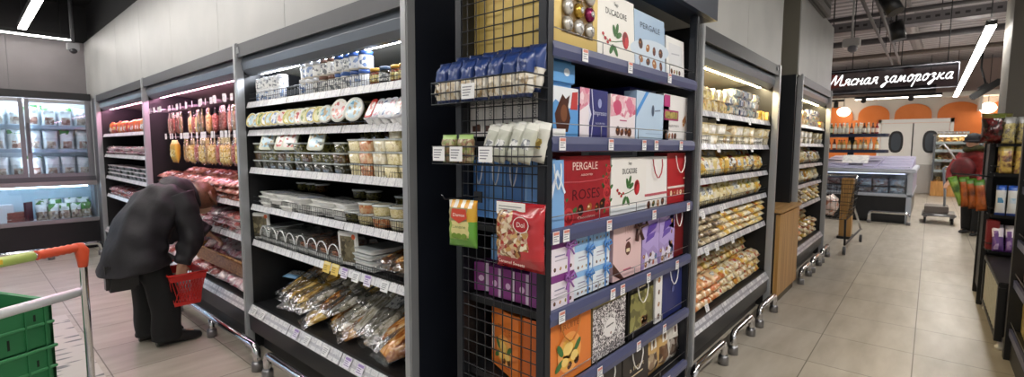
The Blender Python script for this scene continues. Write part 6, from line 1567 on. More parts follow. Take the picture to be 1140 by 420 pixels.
# track with lamps by the far wall
def spot(name, label, loc, tilt, rz, em='ffffff', pw=18, r=.055, L=.17, stem=.1):
    o = thing(name, label, 'spotlight', loc, rz, 'track spotlights')
    M = Matrix.Rotation(tilt, 4, 'X')
    part('can', MB().lathe([(r * .96, -L), (r, -L), (r, 0), (.0001, 0)], mat('141416', .4), 16, (0, 0, 0), M), o)
    part('lens', MB().lathe([(.0001, -L + .012), (r * .9, -L + .012)], lamp_mat('spot_lens_' + em + str(pw), em, pw), 16, (0, 0, 0), M), o)
    part('stem', MB().tube([(0, 0, 0), (0, 0, stem)], .012, BLACK, 6), o)
    return o
trk = thing('light_track', 'black lighting track with white diffuser in front of the orange wall', 'lighting track', (19.0, -.15, 3.02))
part('track', MB().box(-.04, .04, 0, 2.1, 0, .08, BLACK), trk)
part('diffuser', MB().box(-.03, .03, .02, 2.08, -.015, 0, lamp_mat('track_led', 'fff4e6', 10)), trk)
part('rod', MB().tube([(0, .3, .08), (0, .3, 1.18)], .01, BLACK, 5), trk); part('rod', MB().tube([(0, 1.8, .08), (0, 1.8, 1.18)], .01, BLACK, 5), trk)
tr2 = thing('light_track', 'short black lighting track beside the far cheese cooler', 'lighting track', (17.5, 2.05, 2.86))
part('track', MB().box(-.03, .03, 0, 1.4, 0, .06, BLACK), tr2); part('rod', MB().tube([(0, .7, .06), (0, .7, 1.34)], .01, BLACK, 5), tr2)
spot('spotlight', 'violet-white spotlight on the far track, middle of the orange wall', (18.9, .55, 3.0), 1.15, PI / 2, 'd8ccff', 30, .07, .14, .02)
spot('spotlight', 'violet-white spotlight on the far track, near the bottle shelf', (18.9, 1.70, 3.0), 1.15, PI / 2, 'd8ccff', 30, .07, .14, .02)
spot('spotlight', 'black spotlight on the short track by the far cheese cooler', (17.5, 2.25, 2.84), .3, PI / 2, 'fff4e6', 4, .06, .16, .02)
# big black projector spots over the aisle
spot('spotlight', 'black can spotlight under the ceiling duct, nearer of two', (6.34, .44, 3.0), -.5, -.4, 'ffffff', 20, .075, .20, .9)
spot('spotlight', 'black can spotlight under the ceiling duct, farther of two', (7.7, .42, 3.0), -.2, -.4, 'ffffff', 20, .075, .22, .9)
fl_ = thing('light_projector', 'black tilted projector lamp hanging by the orange wall', 'spotlight', (15.4, -.85, 2.80), 0)
Mr = Matrix.Rotation(math.radians(-38), 4, 'X')
part('housing', MB().cbox(-.12, .12, -.30, .30, -.07, .07, mat('0c0c0e', .4), .02, 2, Mr), fl_)
part('fin', MB().cbox(-.14, .14, -.10, .10, .06, .12, mat('101012', .4), .01, 2, Mr), fl_)
part('visor', MB().cbox(-.10, .10, -.34, -.28, -.12, -.02, mat('2a2a2e', .4), .01, 2, Mr), fl_)
part('bracket', MB().tube([(0, 0, .1), (0, .1, .5), (0, .1, 1.4)], .02, BLACK, 6), fl_)

# ------------------------------------------------------------------ hand-lettered sign on a clear panel
SX = 9.0
sg = thing('hanging_sign', 'clear hanging sign with white cursive lettering over the aisle', 'sign', (SX, -.22, 2.30))
part('clear_panel', MB().box(0, .008, 0, 1.62, .0, .33, clear('sign_acrylic', 'd8d4dc', .05, .05)), sg)
fr2 = MB()
for p_ in (((0, 0, 0), (0, 1.62, 0)), ((0, 1.62, 0), (0, 1.62, .33)), ((0, 1.62, .33), (0, 0, .33)), ((0, 0, .33), (0, 0, 0))):
    fr2.tube(p_, .006, mat('9a9aa4', .3, .4), 6)
part('edge_frame', fr2, sg)
part('dark_backing', MB().box(.03, .045, -.01, 1.63, .30, .36, BLACK), sg)
for y in (.12, .62, 1.2):
    part('suspension_wire', MB().tube([(0.03, y, .33), (0.03, y, 1.9)], .006, BLACK, 5), sg)
def L(*p): return list(p)
ALPH = {
 'М': (2.15, [[(0, .12), (.14, .0), (.3, .25), (.72, 1.65), (.82, 1.2), (.95, .3), (1.02, .2), (1.2, .6), (1.6, 1.7), (1.68, 1.2), (1.72, .25), (1.88, .0), (2.15, .2)]]),
 'я': (1.0, [[(0, .15), (.15, .02), (.35, .35), (.5, .52)], [(.78, .92), (.45, .98), (.28, .75), (.42, .55), (.75, .55)], [(.8, .98), (.75, .4), (.82, .03), (1.0, .15)]]),
 'с': (.82, [[(.75, .78), (.5, .98), (.2, .7), (.15, .3), (.38, .02), (.82, .2)]]),
 'н': (.98, [[(.14, .98), (.1, .0)], [(.1, .42), (.4, .58), (.7, .55)], [(.74, .98), (.7, .2), (.8, .02), (.98, .15)]]),
 'а': (1.0, [[(.75, .8), (.5, .98), (.2, .7), (.15, .3), (.38, .02), (.62, .25), (.78, .95)], [(.78, .95), (.74, .25), (.84, .02), (1.0, .15)]]),
 'з': (.9, [[(.15, .82), (.4, 1.0), (.6, .8), (.35, .52), (.6, .35), (.55, -.2), (.3, -.62), (.12, -.45), (.4, -.1), (.9, .2)]]),
 'м': (1.2, [[(0, .12), (.12, .02), (.25, .4), (.38, .95), (.5, .2), (.56, .2), (.86, .95), (.9, .25), (1.0, .02), (1.2, .15)]]),
 'о': (.95, [[(.45, .98), (.18, .65), (.25, .08), (.55, .06), (.75, .5), (.6, .95), (.42, .95), (.65, .74), (.95, .85)]]),
 'р': (.9, [[(.1, .75), (.26, .98), (.2, .3), (.05, -.8)], [(.18, .45), (.42, .95), (.66, .8), (.64, .3), (.45, .02), (.9, .12)]]),
 'к': (.9, [[(.16, .98), (.1, 0)], [(.12, .4), (.4, .6), (.68, .95)], [(.32, .55), (.6, .08), (.9, .15)]]),
 ' ': (.55, []),
}
def smooth(p, k=5):
    out = []
    for i in range(len(p) - 1):
        p0, p1, p2, p3 = p[max(i - 1, 0)], p[i], p[i + 1], p[min(i + 2, len(p) - 1)]
        for j in range(k):
            t = j / k
            out.append(tuple(.5 * (2 * p1[a] + (p2[a] - p0[a]) * t + (2 * p0[a] - 5 * p1[a] + 4 * p2[a] - p3[a]) * t * t + (3 * p1[a] - p0[a] - 3 * p2[a] + p3[a]) * t ** 3) for a in (0, 1)))
    return out + [p[-1]]
word = 'Мясная заморозка'
tot = sum(ALPH[c][0] for c in word)
U = 1.44 / tot
x = 0
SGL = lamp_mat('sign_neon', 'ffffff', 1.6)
for c in word:
    adv, st = ALPH[c]
    if st:
        b = MB()
        for s_ in st:
            # thin neon-like strokes, reading from the aisle
            b.tube([(-.012, 1.50 - (x + px + .28 * pz) * U, .115 + pz * U * 1.05) for px, pz in smooth(s_)], .0062, SGL, 6)
        part('letter', b, sg)
    x += adv

# ------------------------------------------------------------------ ceiling services
GP = mat('6c6869', .6, .2)
def pipe(p0, p1, r, label, m=GP, name='ceiling_pipe'):
    o = thing(name, label, 'pipe', p0, 0, 'pipes under the ceiling')
    d = Vector(p1) - Vector(p0)
    part('tube', MB().tube([(0, 0, 0), d], r, m, 10), o)
    for t in (.12, .3, .5, .7, .88):
        part('clamp', MB().tube([d * t - Vector((0, 0, r)), d * t + Vector((0, 0, 4.2 - p0[2] - d.z * t))], .008, BLACK, 4), o)
    return o
pipe((7.6, -4, 3.55), (7.6, 5, 3.55), .05, 'grey ceiling pipe crossing above the hanging camera')
pipe((9.6, -5, 3.55), (9.6, 5, 3.55), .035, 'thin grey ceiling pipe crossing behind the sign panel', mat('4e4a4c', .6))
pipe((12.2, -6, 3.6), (12.2, 6, 3.6), .06, 'dark ceiling pipe crossing farther down the aisle', mat('4a4648', .6))
pipe((14.8, -6, 3.7), (14.8, 6, 3.7), .05, 'brownish ceiling pipe crossing near the orange wall', mat('5c5048', .6))
pipe((6.2, -4, 3.75), (6.2, 5, 3.75), .03, 'thin pale ceiling pipe crossing nearest the chocolate display', mat('8a8688', .6))
pipe((5.0, .62, 3.9), (16, .38, 3.9), .10, 'round grey duct running along the aisle ceiling', mat('827d7c', .5, .2), 'air_duct')
ct = thing('cable_tray', 'grey perforated cable tray crossing under the ceiling', 'cable tray', (10.8, -5, 3.55))
tb = MB().box(-.15, .15, 0, 10, 0, .01, mat('7a7678', .5, .3)).box(-.15, -.14, 0, 10, 0, .16, mat('7a7678', .5, .3)).box(.14, .15, 0, 10, 0, .16, mat('7a7678', .5, .3))
part('tray', tb, ct)
part('perforation', MB().add([q for k in range(80) for q in ((-.1505, .1 + .12 * k, .06), (-.1505, .16 + .12 * k, .06), (-.1505, .16 + .12 * k, .10), (-.1505, .1 + .12 * k, .10))], [(4 * k, 4 * k + 1, 4 * k + 2, 4 * k + 3) for k in range(80)], mat('3a3638', .7)), ct)
part('hanger', MB().tube([(0, 3, .0), (0, 3, .65)], .01, BLACK, 5), ct); part('hanger', MB().tube([(0, 6.5, .0), (0, 6.5, .65)], .01, BLACK, 5), ct)
pipe((4.5, 1.15, 3.9), (9, 1.15, 3.9), .05, 'grey conduit beside the far bulkhead')
for k, dy in enumerate((0, .14)):
    pipe((6.9, .78 - dy, 3.35), (14, .78 - dy, 3.35), .022, ['thin conduit along the aisle ceiling, by the bulkhead', 'thin conduit along the aisle ceiling, beside its twin'][k])
gr_ = thing('air_grille_box', 'grey slotted ventilation box under the ceiling by the bulkhead', 'ventilation box', (4.5, .98, 2.98))
gb_ = MB().box(0, 2.3, 0, .30, .0, .5, mat('6f6d6b', .5, .2))
part('box', gb_, gr_)
for k in range(4):
    part('slot', MB().box(.05, 2.25, .03 + .065 * k, .045 + .065 * k, -.006, 0, mat('3a3938', .6)), gr_)
    part('slot', MB().box(.05, 2.25, -.006, .0, .08 + .1 * k, .11 + .1 * k, mat('46443f', .6)), gr_)
part('hanger', MB().tube([(1.2, .15, .5), (1.2, .15, 1.22)], .02, BLACK, 5), gr_)
c2 = thing('security_camera', 'white security camera on a long rod before the sign', 'camera', (8.3, .93, 2.88))
part('rod', MB().tube([(0, 0, .07), (0, 0, 1.32)], .012, mat('a8a6a4', .5), 8), c2)
part('body', MB().cbox(-.10, .10, -.10, .10, -.02, .10, mat('b4b0ae', .5), .015), c2)
part('lens', MB().ball((-.05, -.02, -.04), .06, .06, .06, mat('77747a', .2), 12, 8), c2)
rs = thing('red_banner', 'small orange-red banner hanging beside the far bulkhead', 'banner', (14.5, 2.0, 2.95))
part('cloth', MB().add([(0, 0, .0), (0, -.42, .05), (0, .2, .62), (0, .35, .5), (.012, 0, .0), (.012, -.42, .05), (.012, .2, .62), (.012, .35, .5)], [(0, 1, 2, 3), (4, 5, 6, 7), (0, 1, 5, 4), (1, 2, 6, 5), (2, 3, 7, 6), (3, 0, 4, 7)], mat('b8442c', .6)), rs)
part('cord', MB().tube([(0, .28, .55), (0, .28, 1.25)], .006, BLACK, 4), rs)

# ------------------------------------------------------------------ shopping cart and platform trolley
sc_ = thing('shopping_cart', 'black wire shopping cart with chrome legs past the far cheese cooler', 'shopping cart', (7.75, .80, 0))
DW = mat('2a2c30', .4, .6)
g = MB()
for z in (.50, .62, .74, .86, .98):
    k = (z - .5) * .12
    g.tube([(-k, -k, z), (.75 + k, -k, z), (.75 + k, .45 + k, z), (-k, .45 + k, z)], .004, DW, 5, True)
for i in range(13):
    x = .75 * i / 12
    g.tube([(x, 0, .5), (x, -.055, .98)], .0025, DW, 4); g.tube([(x, .45, .5), (x, .505, .98)], .0025, DW, 4)
for i in range(8):
    y = .45 * i / 7
    g.tube([(0, y, .5), (-.055, y, .98)], .0025, DW, 4); g.tube([(.75, y, .5), (.805, y, .98)], .0025, DW, 4); g.tube([(0, y, .5), (.75, y, .5)], .0025, DW, 4)
part('wire_mesh', g, sc_)
part('handle', MB().tube([(.80, .0, .98), (.92, .0, 1.06), (.92, .45, 1.06), (.80, .45, .98)], .014, CHROME, 8), sc_)
part('chassis', MB().tube([(.9, .02, .62), (1.30, -.05, .22), (1.42, -.05, .20)], .016, CHROME, 8).tube([(.9, .44, .62), (1.30, .48, .22), (1.42, .48, .20)], .016, CHROME, 8).tube([(.05, .02, .5), (.12, .02, .14), (1.3, -.05, .22)], .014, DW, 8).tube([(.05, .44, .5), (.12, .44, .14), (1.3, .48, .22)], .014, DW, 8), sc_)
for x, y in ((.12, .02), (.12, .44), (1.38, -.05), (1.38, .48)):
    part('wheel', MB().lathe([(.0001, -.016), (.06, -.016), (.06, .016), (.0001, .016)], mat('4a4c50', .4), 16, (0, 0, 0), Matrix.Translation((x, y, .06)) @ Matrix.Rotation(PI / 2, 4, 'X')), sc_)
bb = [bag(.22, .28, .12, patch(speck('bread_bag', ['b8907a', 'e8dcd4', 'c87a5a', 'f2ece6'], 14, .25, .5), None, None), 601, .4)]
for k in range(3):
    place(bb[0], 'shopping_bag', ['bag of bread in the black shopping cart, nearest', 'bag of bread in the middle of the black shopping cart', 'bag of bread in the black shopping cart, by its handle'][k], 'bag', (7.90 + .2 * k, 1.02, .53), (-.1, .15, -.4 + .3 * k), None, .95)
wp = thing('wooden_stand', 'narrow upright oak end panel behind the shopping cart', 'cabinet', (9.3, .90, 0))
part('post', MB().cbox(0, .10, 0, .16, .04, .98, WOODV, .006), wp); part('side_board', MB().cbox(.10, .30, .01, .03, .04, .96, WOODV, .004), wp); part('foot', MB().box(-.03, .32, -.02, .18, 0, .04, BLACK), wp)
pt = thing('platform_trolley', 'low grey platform trolley with tall chrome handle', 'trolley', (12.35, -.42, 0))
part('platform', MB().cbox(0, .75, 0, .48, .15, .20, mat('5c5854', .5), .01), pt)
part('load_board', MB().cbox(.1, .7, .1, .46, .20, .33, mat('6e6660', .6), .01), pt)
part('handle', MB().tube([(.30, .16, .20), (.30, .17, .6), (.30, .21, 1.0), (.30, .22, 1.06), (.30, .19, 1.10), (.30, .13, 1.08), (.30, .11, 1.0)], .02, mat('9aa0a8', .3, .6), 8), pt)
part('bumper', MB().tube([(-.03, 0, .17), (-.03, .48, .17), (.78, .48, .17), (.78, 0, .17)], .018, STEEL, 8, True), pt)
for x, y in ((.08, .04), (.08, .44), (.68, .04), (.68, .44)):
    part('wheel', MB().lathe([(.0001, -.02), (.065, -.02), (.065, .02), (.0001, .02)], BLACK, 14, (0, 0, 0), Matrix.Translation((x, y, .065)) @ Matrix.Rotation(PI / 2, 4, 'X')), pt)
    part('fork', MB().box(x - .03, x + .03, y - .03, y + .03, .12, .15, STEEL), pt)

# ------------------------------------------------------------------ shelving by the right of the aisle
rk = thing('low_cabinet', 'low black-framed cabinet with grey grille front on the aisle floor', 'cabinet', (4.83, -.92, 0))
BP = mat('131417', .45)
part('carcass', MB().box(.02, 1.23, .0, .47, .10, .46, BP), rk)
part('top_board', MB().cbox(.0, 1.25, -.02, .50, .46, .50, BP, .006), rk)
part('plinth_panel', MB().box(.05, 1.22, .47, .485, .09, .44, mat('b4b1a6', .5)), rk)
for k in range(10):
    part('plinth_slat', MB().box(.12 + .114 * k, .135 + .114 * k, .485, .490, .10, .43, mat('c8c5ba', .5)), rk)
part('plinth_frame', MB().box(.0, .05, .46, .50, .07, .46, BP).box(1.20, 1.25, .46, .50, .07, .46, BP).box(.05, 1.20, .46, .495, .07, .095, BP), rk)
for x in (.06, 1.19):
    for y in (.06, .46):
        part('adjustable_foot', MB().lathe([(.03, 0), (.03, .02), (.018, .03), (.018, .10)], mat('d8d4cc', .4), 12, (x, y, 0)), rk)
# rack of bagged goods, its shelves facing the shopper who walks down the aisle
sr = thing('snack_rack', 'black rack of bagged pasta, sugar and snacks beyond the low cabinet', 'shelving', (6.20, -1.64, 0))
RW = 1.22
for x in (.0, .55):
    for y in (.0, RW):
        part('upright', MB().cbox(x - .02, x + .02, y - .02, y + .02, 0, 1.74, BP, .004), sr)
part('back_panel', MB().box(.53, .55, .0, RW, .1, 1.70, BP), sr)
part('side_mesh_panel', MB().box(.02, .53, RW - .005, RW + .005, .1, 1.5, mat('1c1d20', .5)), sr)
RZ = (.55, .87, 1.24, 1.50)
for z in RZ:
    part('shelf', MB().box(-.16, .53, .02, RW - .02, z - .03, z - .004, BP), sr)
    part('front_wire', MB().tube([(.0, -.0, z + .06), (-.18, -.0, z + .06), (-.18, RW, z + .06), (.0, RW, z + .06)], .005, WIRE, 5).tube([(0, 0, z), (-.18, 0, z), (-.18, RW, z), (0, RW, z)], .005, WIRE, 5), sr)
RF = Frame(6.03, -.39, -PI / 2)       # x runs from the aisle edge inward
pas = [bag(.085, .23, .06, patch(speck('dark_pasta', ['4a4438', '9a8a50', 'c8b878', '6a645c', 'b8aca0'], 22, .2, .6, 'noise'), mat('9a9a98', .2), None, topv=.75), 701, .4)]
blb = [bag(.07, .265, .06, patch(mat('dcdee0', .35, 0, .3), mat('2a5cb8', .35), speck('blue_mark', ['2a7aaa', '8ab8d8', 'e8eaec'], 14, .4, .2), (.2, .8, .4, .62), .86, mat('2450b0', .35)), 703, .12)]
pbg = [bag(.08, .22, .06, patch(mat('5a347e', .3, 0, .4), mat('e0d8e4', .3), speck('violet_print', ['5a347e', '7a4a9a', 'd0c0d8'], 16, .3, .4), (.1, .5, .1, .8), .62), 704, .25)]
yps = [bag(.085, .235, .06, patch(speck('brown_yellow_pasta', ['6a4a2a', 'b8944c', 'd8ba60', '9a6a54', '4a3624'], 16, .25, .5, 'noise'), mat('8a7a3a', .3), None), 702, .4)]
for bagp, nm, dsc, where, n_, z, grp, ct_ in ((pas, 'pasta_bag', 'clear pasta bag', 'top shelf of snack rack', 12, RZ[3], 'bags on the top shelf of the rack', 'bag'), (yps, 'pasta_bag', 'brown and yellow pasta bag', 'second shelf of snack rack', 12, RZ[2], 'bags on the second shelf of the rack', 'bag'),
                                             (blb, 'sugar_bag', 'white sugar bag with blue ends', 'third shelf of snack rack', 15, RZ[1], 'white and blue bags', 'bag'), (pbg, 'snack_bag', 'violet and white snack bag', 'lowest shelf of snack rack', 13, RZ[0], 'violet bags', 'bag')):
    row(RF, bagp, [dsc], nm, ct_, where, .06, 1.16, n_, -.04 if z != RZ[0] else -.06, z, grp, 1, rot=(-.06 if z != RZ[0] else -.35, 0, 0), jr=.12)
    if z != RZ[1]: row(RF, bagp, [dsc], nm, ct_, 'rear of ' + where, .06, 1.16, n_, .10, z, grp + ', rear', 1, rot=(-.06, 0, 0), jr=.12)
rt = thing('red_tray', 'narrow dark red carton standing at the aisle end of the lowest rack shelf', 'carton', (6.05, -.46, .551), 0)
part('tray', MB().cbox(-.02, .12, -.04, .04, 0, .26, mat('7a1f20', .45), .004), rt)
eh = thing('display_hook', 'black wire display arm on the aisle edge of the snack rack', 'hook', (6.18, -.42, 1.20))
part('arm', MB().tube([(0, 0, 0), (-.02, .08, .01), (-.02, .26, .02)], .008, WIRE, 6), eh)
vg = [bag(.07, .28, .05, patch(speck('green_bag', ['4a7a24', '8aa844', '34581c'], 10, .3, .5, 'noise'), mat('5a8a2c', .3), None), 711, .3), bag(.075, .28, .05, patch(speck('orange_bag', ['8a3c18', 'b8622a', '5a2a16'], 10, .3, .5, 'noise'), mat('4a7a2a', .3), None, topv=.86), 712, .3)]
for k in range(4):
    place(vg[0 if k == 0 else 1], 'snack_bag', ['green snack packet hanging off the aisle edge of the rack', 'orange snack packet hanging beside the green one', 'orange snack packet hanging third from the aisle', 'orange snack packet hanging closest to the rack'][k], 'bag', (6.10 - .02 * k, -.225 - .05 * k + (-.03 if k == 0 else 0), .93 - .012 * k), (0, -.35 if k == 0 else -.12, -PI / 2 + .1), None)
db = [bag(.16, .26, .14, patch(speck('dark_red_bag', ['2a0e10', '6a1c1e', '1c1412', '4a3a20'], 8, .25, .5, 'noise'), speck('dark_top', ['3a1a14', '5a6a2a', '8a2420'], 8, .3, .4), None), 713, .4)]
for k in range(2):
    place(db[0], 'snack_bag', ['dark red bag on the top edge of the rack, outer', 'dark red bag on the top edge of the rack, inner'][k], 'bag', (6.02 + .10 * k, -.40 - .05 * k, 1.505 + .0 * k), (0, 0, -PI / 2 + .2), None)
# second promotional stand, only its near corner in view
p2 = thing('chocolate_display', 'second black display stand with blue price rails, at the aisle right edge', 'display stand', (3.46, -.86, 0))
for x in (.0, 1.25):
    for y in (.0, .36):
        part('post', MB().cbox(x - .025, x + .025, y - .025, y + .025, 0, 2.0, BP, .004), p2)
part('back_panel', MB().box(0, 1.25, -.02, 0, .1, 2.0, BP), p2); part('end_panel', MB().box(1.20, 1.27, .0, .40, .0, 2.0, mat('1a1b1f', .5)), p2); part('base', MB().box(.0, 1.24, .0, .37, 0, .13, BP), p2)
for z in (.22, .56, .84, 1.2, 1.55):
    sh = part('shelf', MB().box(.02, 1.22, .0, .36, z - .03, z - .008, BP), p2)
    part('price_rail', MB().box(.0, 1.25, .37, .385, z - .045, z + .003, BLUEG), sh)
    part('guard_wire', MB().tube([(.02, .33, z + .045), (.02, .38, z + .045), (1.23, .38, z + .045), (1.23, .33, z + .045)], .003, STEEL, 5), sh)
F2 = Frame(4.71, -.50, PI)
for z, lb, c1, c2_ in ((.22, 'gold-patterned box', speck('gold_damask', ['8a7a34', 'b8a450', 'd0c078'], 40, .4, .2, 'noise'), None), (.56, 'pale pink box', speck('pink_card', ['e8d0c8', 'f0e0d8', 'c87a5a'], 5, .4, .2, 'noise'), None), (.84, 'dark blue box', mat('2a3050', .4), None)):
    row(F2, [Proto(card_box(.26, .25, .12, c1), [('ribbon', MB().box(-.01, .01, -.002, 0, 0, .25, mat('c8b080', .4)))])], [lb], 'chocolate_box', 'chocolate box', 'second chocolate display', .03, 1.2, 4, .03, z, lb + 'es on the second display', 1, jr=.03)
# ------------------------------------------------------------------ people
def caps_body(segs, balls, vox=.010, smooth_it=6, name='body', m=None):
    b = MB()
    for p0, p1, r0, r1 in segs:
        p0, p1 = Vector(p0), Vector(p1)
        b.tube([p0.lerp(p1, t) for t in (0, .25, .5, .75, 1)], [r0 + (r1 - r0) * t for t in (0, .25, .5, .75, 1)], m, 12)
        b.ball(p0, r0, r0, r0, m, 12, 8); b.ball(p1, r1, r1, r1, m, 12, 8)
    for c, rx, ry, rz in balls:
        b.ball(c, rx, ry, rz, m, 16, 12)
    me = b.mesh('raw')
    o = bpy.data.objects.new('raw', me); COL.objects.link(o)
    md = o.modifiers.new('r', 'REMESH'); md.mode = 'VOXEL'; md.voxel_size = vox; md.use_smooth_shade = True
    ms = o.modifiers.new('s', 'SMOOTH'); ms.factor = .5; ms.iterations = smooth_it
    dg = bpy.context.evaluated_depsgraph_get()
    out = bpy.data.meshes.new_from_object(o.evaluated_get(dg)); out.name = name
    bpy.data.objects.remove(o)
    out.materials.clear(); out.materials.append(m)
    for p in out.polygons: p.use_smooth = True
    return out
def ring(c, ax, up, a, b, n=24, sq=2.3, ph=0):
    """super-ellipse around c in the plane of ax (half size a) and up (half size b)"""
    c, ax, up = Vector(c), Vector(ax).normalized(), Vector(up).normalized()
    out = []
    for i in range(n):
        t = 2 * PI * i / n + ph
        ct, st = math.cos(t), math.sin(t)
        out.append(c + ax * a * math.copysign(abs(ct) ** (2 / sq), ct) + up * b * math.copysign(abs(st) ** (2 / sq), st))
    return out
def cloth(name, rings, m, fold=.006, seed=0, sub=True, thick=.006):
    R = random.Random(seed)
    rr_ = []
    # interpolate between the given rings for a soft surface
    for i in range(len(rings) - 1):
        for k in range(4):
            t = k / 4
            rr_.append([a.lerp(b, t) for a, b in zip(rings[i], rings[i + 1])])
    rr_.append(rings[-1])
    n = len(rr_[0])
    ph = [R.uniform(0, 6.28) for _ in range(6)]
    res = []
    for i, g in enumerate(rr_):
        c = sum(g, Vector()) / n
        res.append([c + (q - c) * (1 + fold / max(.05, (q - c).length) * (math.sin(j * 1.7 + i * .35 + ph[0]) + .6 * math.sin(j * .9 - i * .8 + ph[1]) + .5 * math.sin(i * 1.3 + j * .4 + ph[2]))) for j, q in enumerate(g)])
    b = MB().loft(res, m, True, False)
    me = b.mesh(name)
    o = bpy.data.objects.new('raw', me); COL.objects.link(o)
    so = o.modifiers.new('t', 'SOLIDIFY'); so.thickness = thick; so.offset = 0
    su = o.modifiers.new('s', 'SUBSURF'); su.levels = 1; su.render_levels = 1
    out = bpy.data.meshes.new_from_object(o.evaluated_get(bpy.context.evaluated_depsgraph_get())); out.name = name
    bpy.data.objects.remove(o)
    for p in out.polygons: p.use_smooth = True
    return out
SKIN = mat('c89a80', .5)
COAT = speck('dark_coat', ['141216', '1d1a20'], 9, .62, .0, 'noise', bump=.9)
TROU = speck('black_trousers', ['060607', '0a0a0c'], 120, .8, 0, 'noise')
HAIR = speck('auburn_hair', ['4a2a1a', '6e4228', '3a2014'], 30, .5, .2, 'noise', stretch=(6, 6, 1))
def hand(segs, w, d, side, curl, L=.17, grip=True):
    """palm and five fingers from wrist w along d; side is the thumb's direction, curl the way the fingers bend"""
    w, d, side, curl = Vector(w), Vector(d).normalized(), Vector(side).normalized(), Vector(curl).normalized()
    for k, o in enumerate((-.028, -.009, .010, .028)):
        segs.append((w + side * o * .6, w + d * .085 + side * o, .013, .011))
        ln = (.062, .074, .080, .070)[k]
        k0 = w + d * .085 + side * o
        k1 = k0 + (d * .85 + curl * .5).normalized() * ln * .45
        k2 = k1 + (d * .2 + curl).normalized() * ln * .32
        k3 = k2 + (-d * .6 + curl * .6).normalized() * ln * .26
        segs += [(k0, k1, .0095, .009), (k1, k2, .009, .008), (k2, k3, .008, .007)]
    t0 = w + d * .03 + side * .028
    t1 = t0 + (side * .7 + d * .6 + curl * .3).normalized() * .035
    t2 = t1 + (d * .6 + curl * .8).normalized() * .03
    segs += [(w + d * .01, t0, .014, .012), (t0, t1, .012, .010), (t1, t2, .010, .008)]
# the bending woman, facing +x (towards the cooler)
wy = 4.25
wp_ = thing('person', 'person in dark hooded coat and black trousers bending into the meat cooler', 'person', (.92, wy, 0))
O = Vector((.92, wy, 0))
def W(x, y, z): return Vector((x, wy + y, z)) - O
hipc = W(.78, 0, .84); chest = W(.99, 0, 1.06); neck = W(1.095, 0, 1.09); headc = W(1.205, 0, 1.045)
segs = [(hipc + Vector((.03, 0, 0)), W(.90, 0, .93), .12, .105), (W(.90, 0, .93), chest, .105, .105), (chest, W(1.06, 0, 1.07), .10, .075), (W(1.06, 0, 1.10), neck, .06, .055), (neck, headc, .055, .07)]
for s in (-1, 1):
    segs += [(W(.80, .09 * s, .82), W(.885 + (.03 if s < 0 else 0), .10 * s, .46), .095, .062), (W(.885 + (.03 if s < 0 else 0), .10 * s, .46), W(.88 + (.04 if s < 0 else -.02), .10 * s, .10), .060, .042),
             (W(.88 + (.04 if s < 0 else -.02), .10 * s, .07), W(1.03 + (.04 if s < 0 else -.02), .115 * s, .045), .040, .032)]
shR = W(1.05, -.19, 1.06); elR = W(1.085, -.215, .79); wrR = W(1.015, -.19, .60)
shL = W(1.05, .19, 1.06); elL = W(1.16, .22, .86); wrL = W(1.30, .16, .74)
for a, c, d in ((shR, elR, wrR), (shL, elL, wrL)):
    segs += [(chest, a, .08, .06), (a, c, .058, .045), (c, d, .043, .028)]
hand(segs, wrR, (-.05, .05, -1), (1, .2, 0), (.25, .9, 0))
hand(segs, wrL, (.6, -.1, -.5), (0, -1, .2), (.2, .2, -.9))
nose_d = Vector((.62, 0, -.78))      # she looks down into the cooler
up_d = Vector((.78, 0, .62))
balls = [(headc, .098, .078, .105), (headc + nose_d * .055 + up_d * -.02, .065, .06, .065), (headc + nose_d * .105 + up_d * .0, .018, .013, .02), (headc + nose_d * .085 + up_d * -.045, .02, .028, .016)]
for s in (-1, 1): balls.append((headc + Vector((0, .078 * s, 0)), .024, .012, .03))
bm_ = caps_body(segs, balls, .008, 4, 'body', SKIN)
body = part('body', bm_, wp_)
X = Vector((1, 0, 0)); Y = Vector((0, 1, 0)); Z = Vector((0, 0, 1))
def tilt(a): return Vector((math.cos(a), 0, math.sin(a))), Vector((-math.sin(a), 0, math.cos(a)))
# coat: hem -> hips -> waist -> chest -> shoulders -> hood
coat_r = []
for (x, z, ang, a, b_) in ((.775, .585, .12, .205, .285), (.79, .70, -.08, .178, .275), (.82, .82, -.35, .162, .262), (.872, .92, -.62, .158, .245), (.935, 1.0, -.85, .155, .245), (.99, 1.05, -1.0, .145, .245), (1.05, 1.08, -1.12, .125, .225), (1.095, 1.09, -1.2, .095, .14), (1.12, 1.09, -1.25, .085, .09)):
    axx = Vector((math.cos(ang), 0, math.sin(ang)))
    coat_r.append(ring(W(x, 0, z), axx, Y, a, b_, 28, 2.4))
part('coat', cloth('coat', coat_r, COAT, .010, 3), wp_)
for a, c, d, s in ((shR, elR, wrR, -1), (shL, elL, wrL, 1)):
    rs_ = []
    pts = [a + (c - a) * -.12 + Vector((-.02, -.02 * s, .01)), a.lerp(c, .25), a.lerp(c, .6), c, c.lerp(d, .4), c.lerp(d, .75), d.lerp(c, .03)]
    rad = [.092, .088, .080, .076, .070, .060, .054]
    for i, p in enumerate(pts):
        t = ((pts[min(i + 1, 6)] - pts[max(i - 1, 0)])).normalized()
        u = t.cross(Y).normalized()
        rs_.append(ring(p, u, t.cross(u), rad[i], rad[i], 16, 2))
    part('sleeve', cloth('sleeve', rs_, COAT, .008, 5 + s), wp_)
hood = MB()
hr = []
for (x, z, ang, a, b_) in ((1.00, 1.10, -1.0, .095, .15), (1.045, 1.125, -1.15, .10, .15), (1.09, 1.125, -1.25, .105, .14), (1.14, 1.10, -1.3, .105, .125), (1.17, 1.08, -1.3, .100, .115)):
    hr.append(ring(W(x, 0, z), Vector((math.cos(ang), 0, math.sin(ang))), Y, a, b_, 20, 2.2))
part('hood', cloth('hood', hr, COAT, .006, 9, True, .016), wp_)
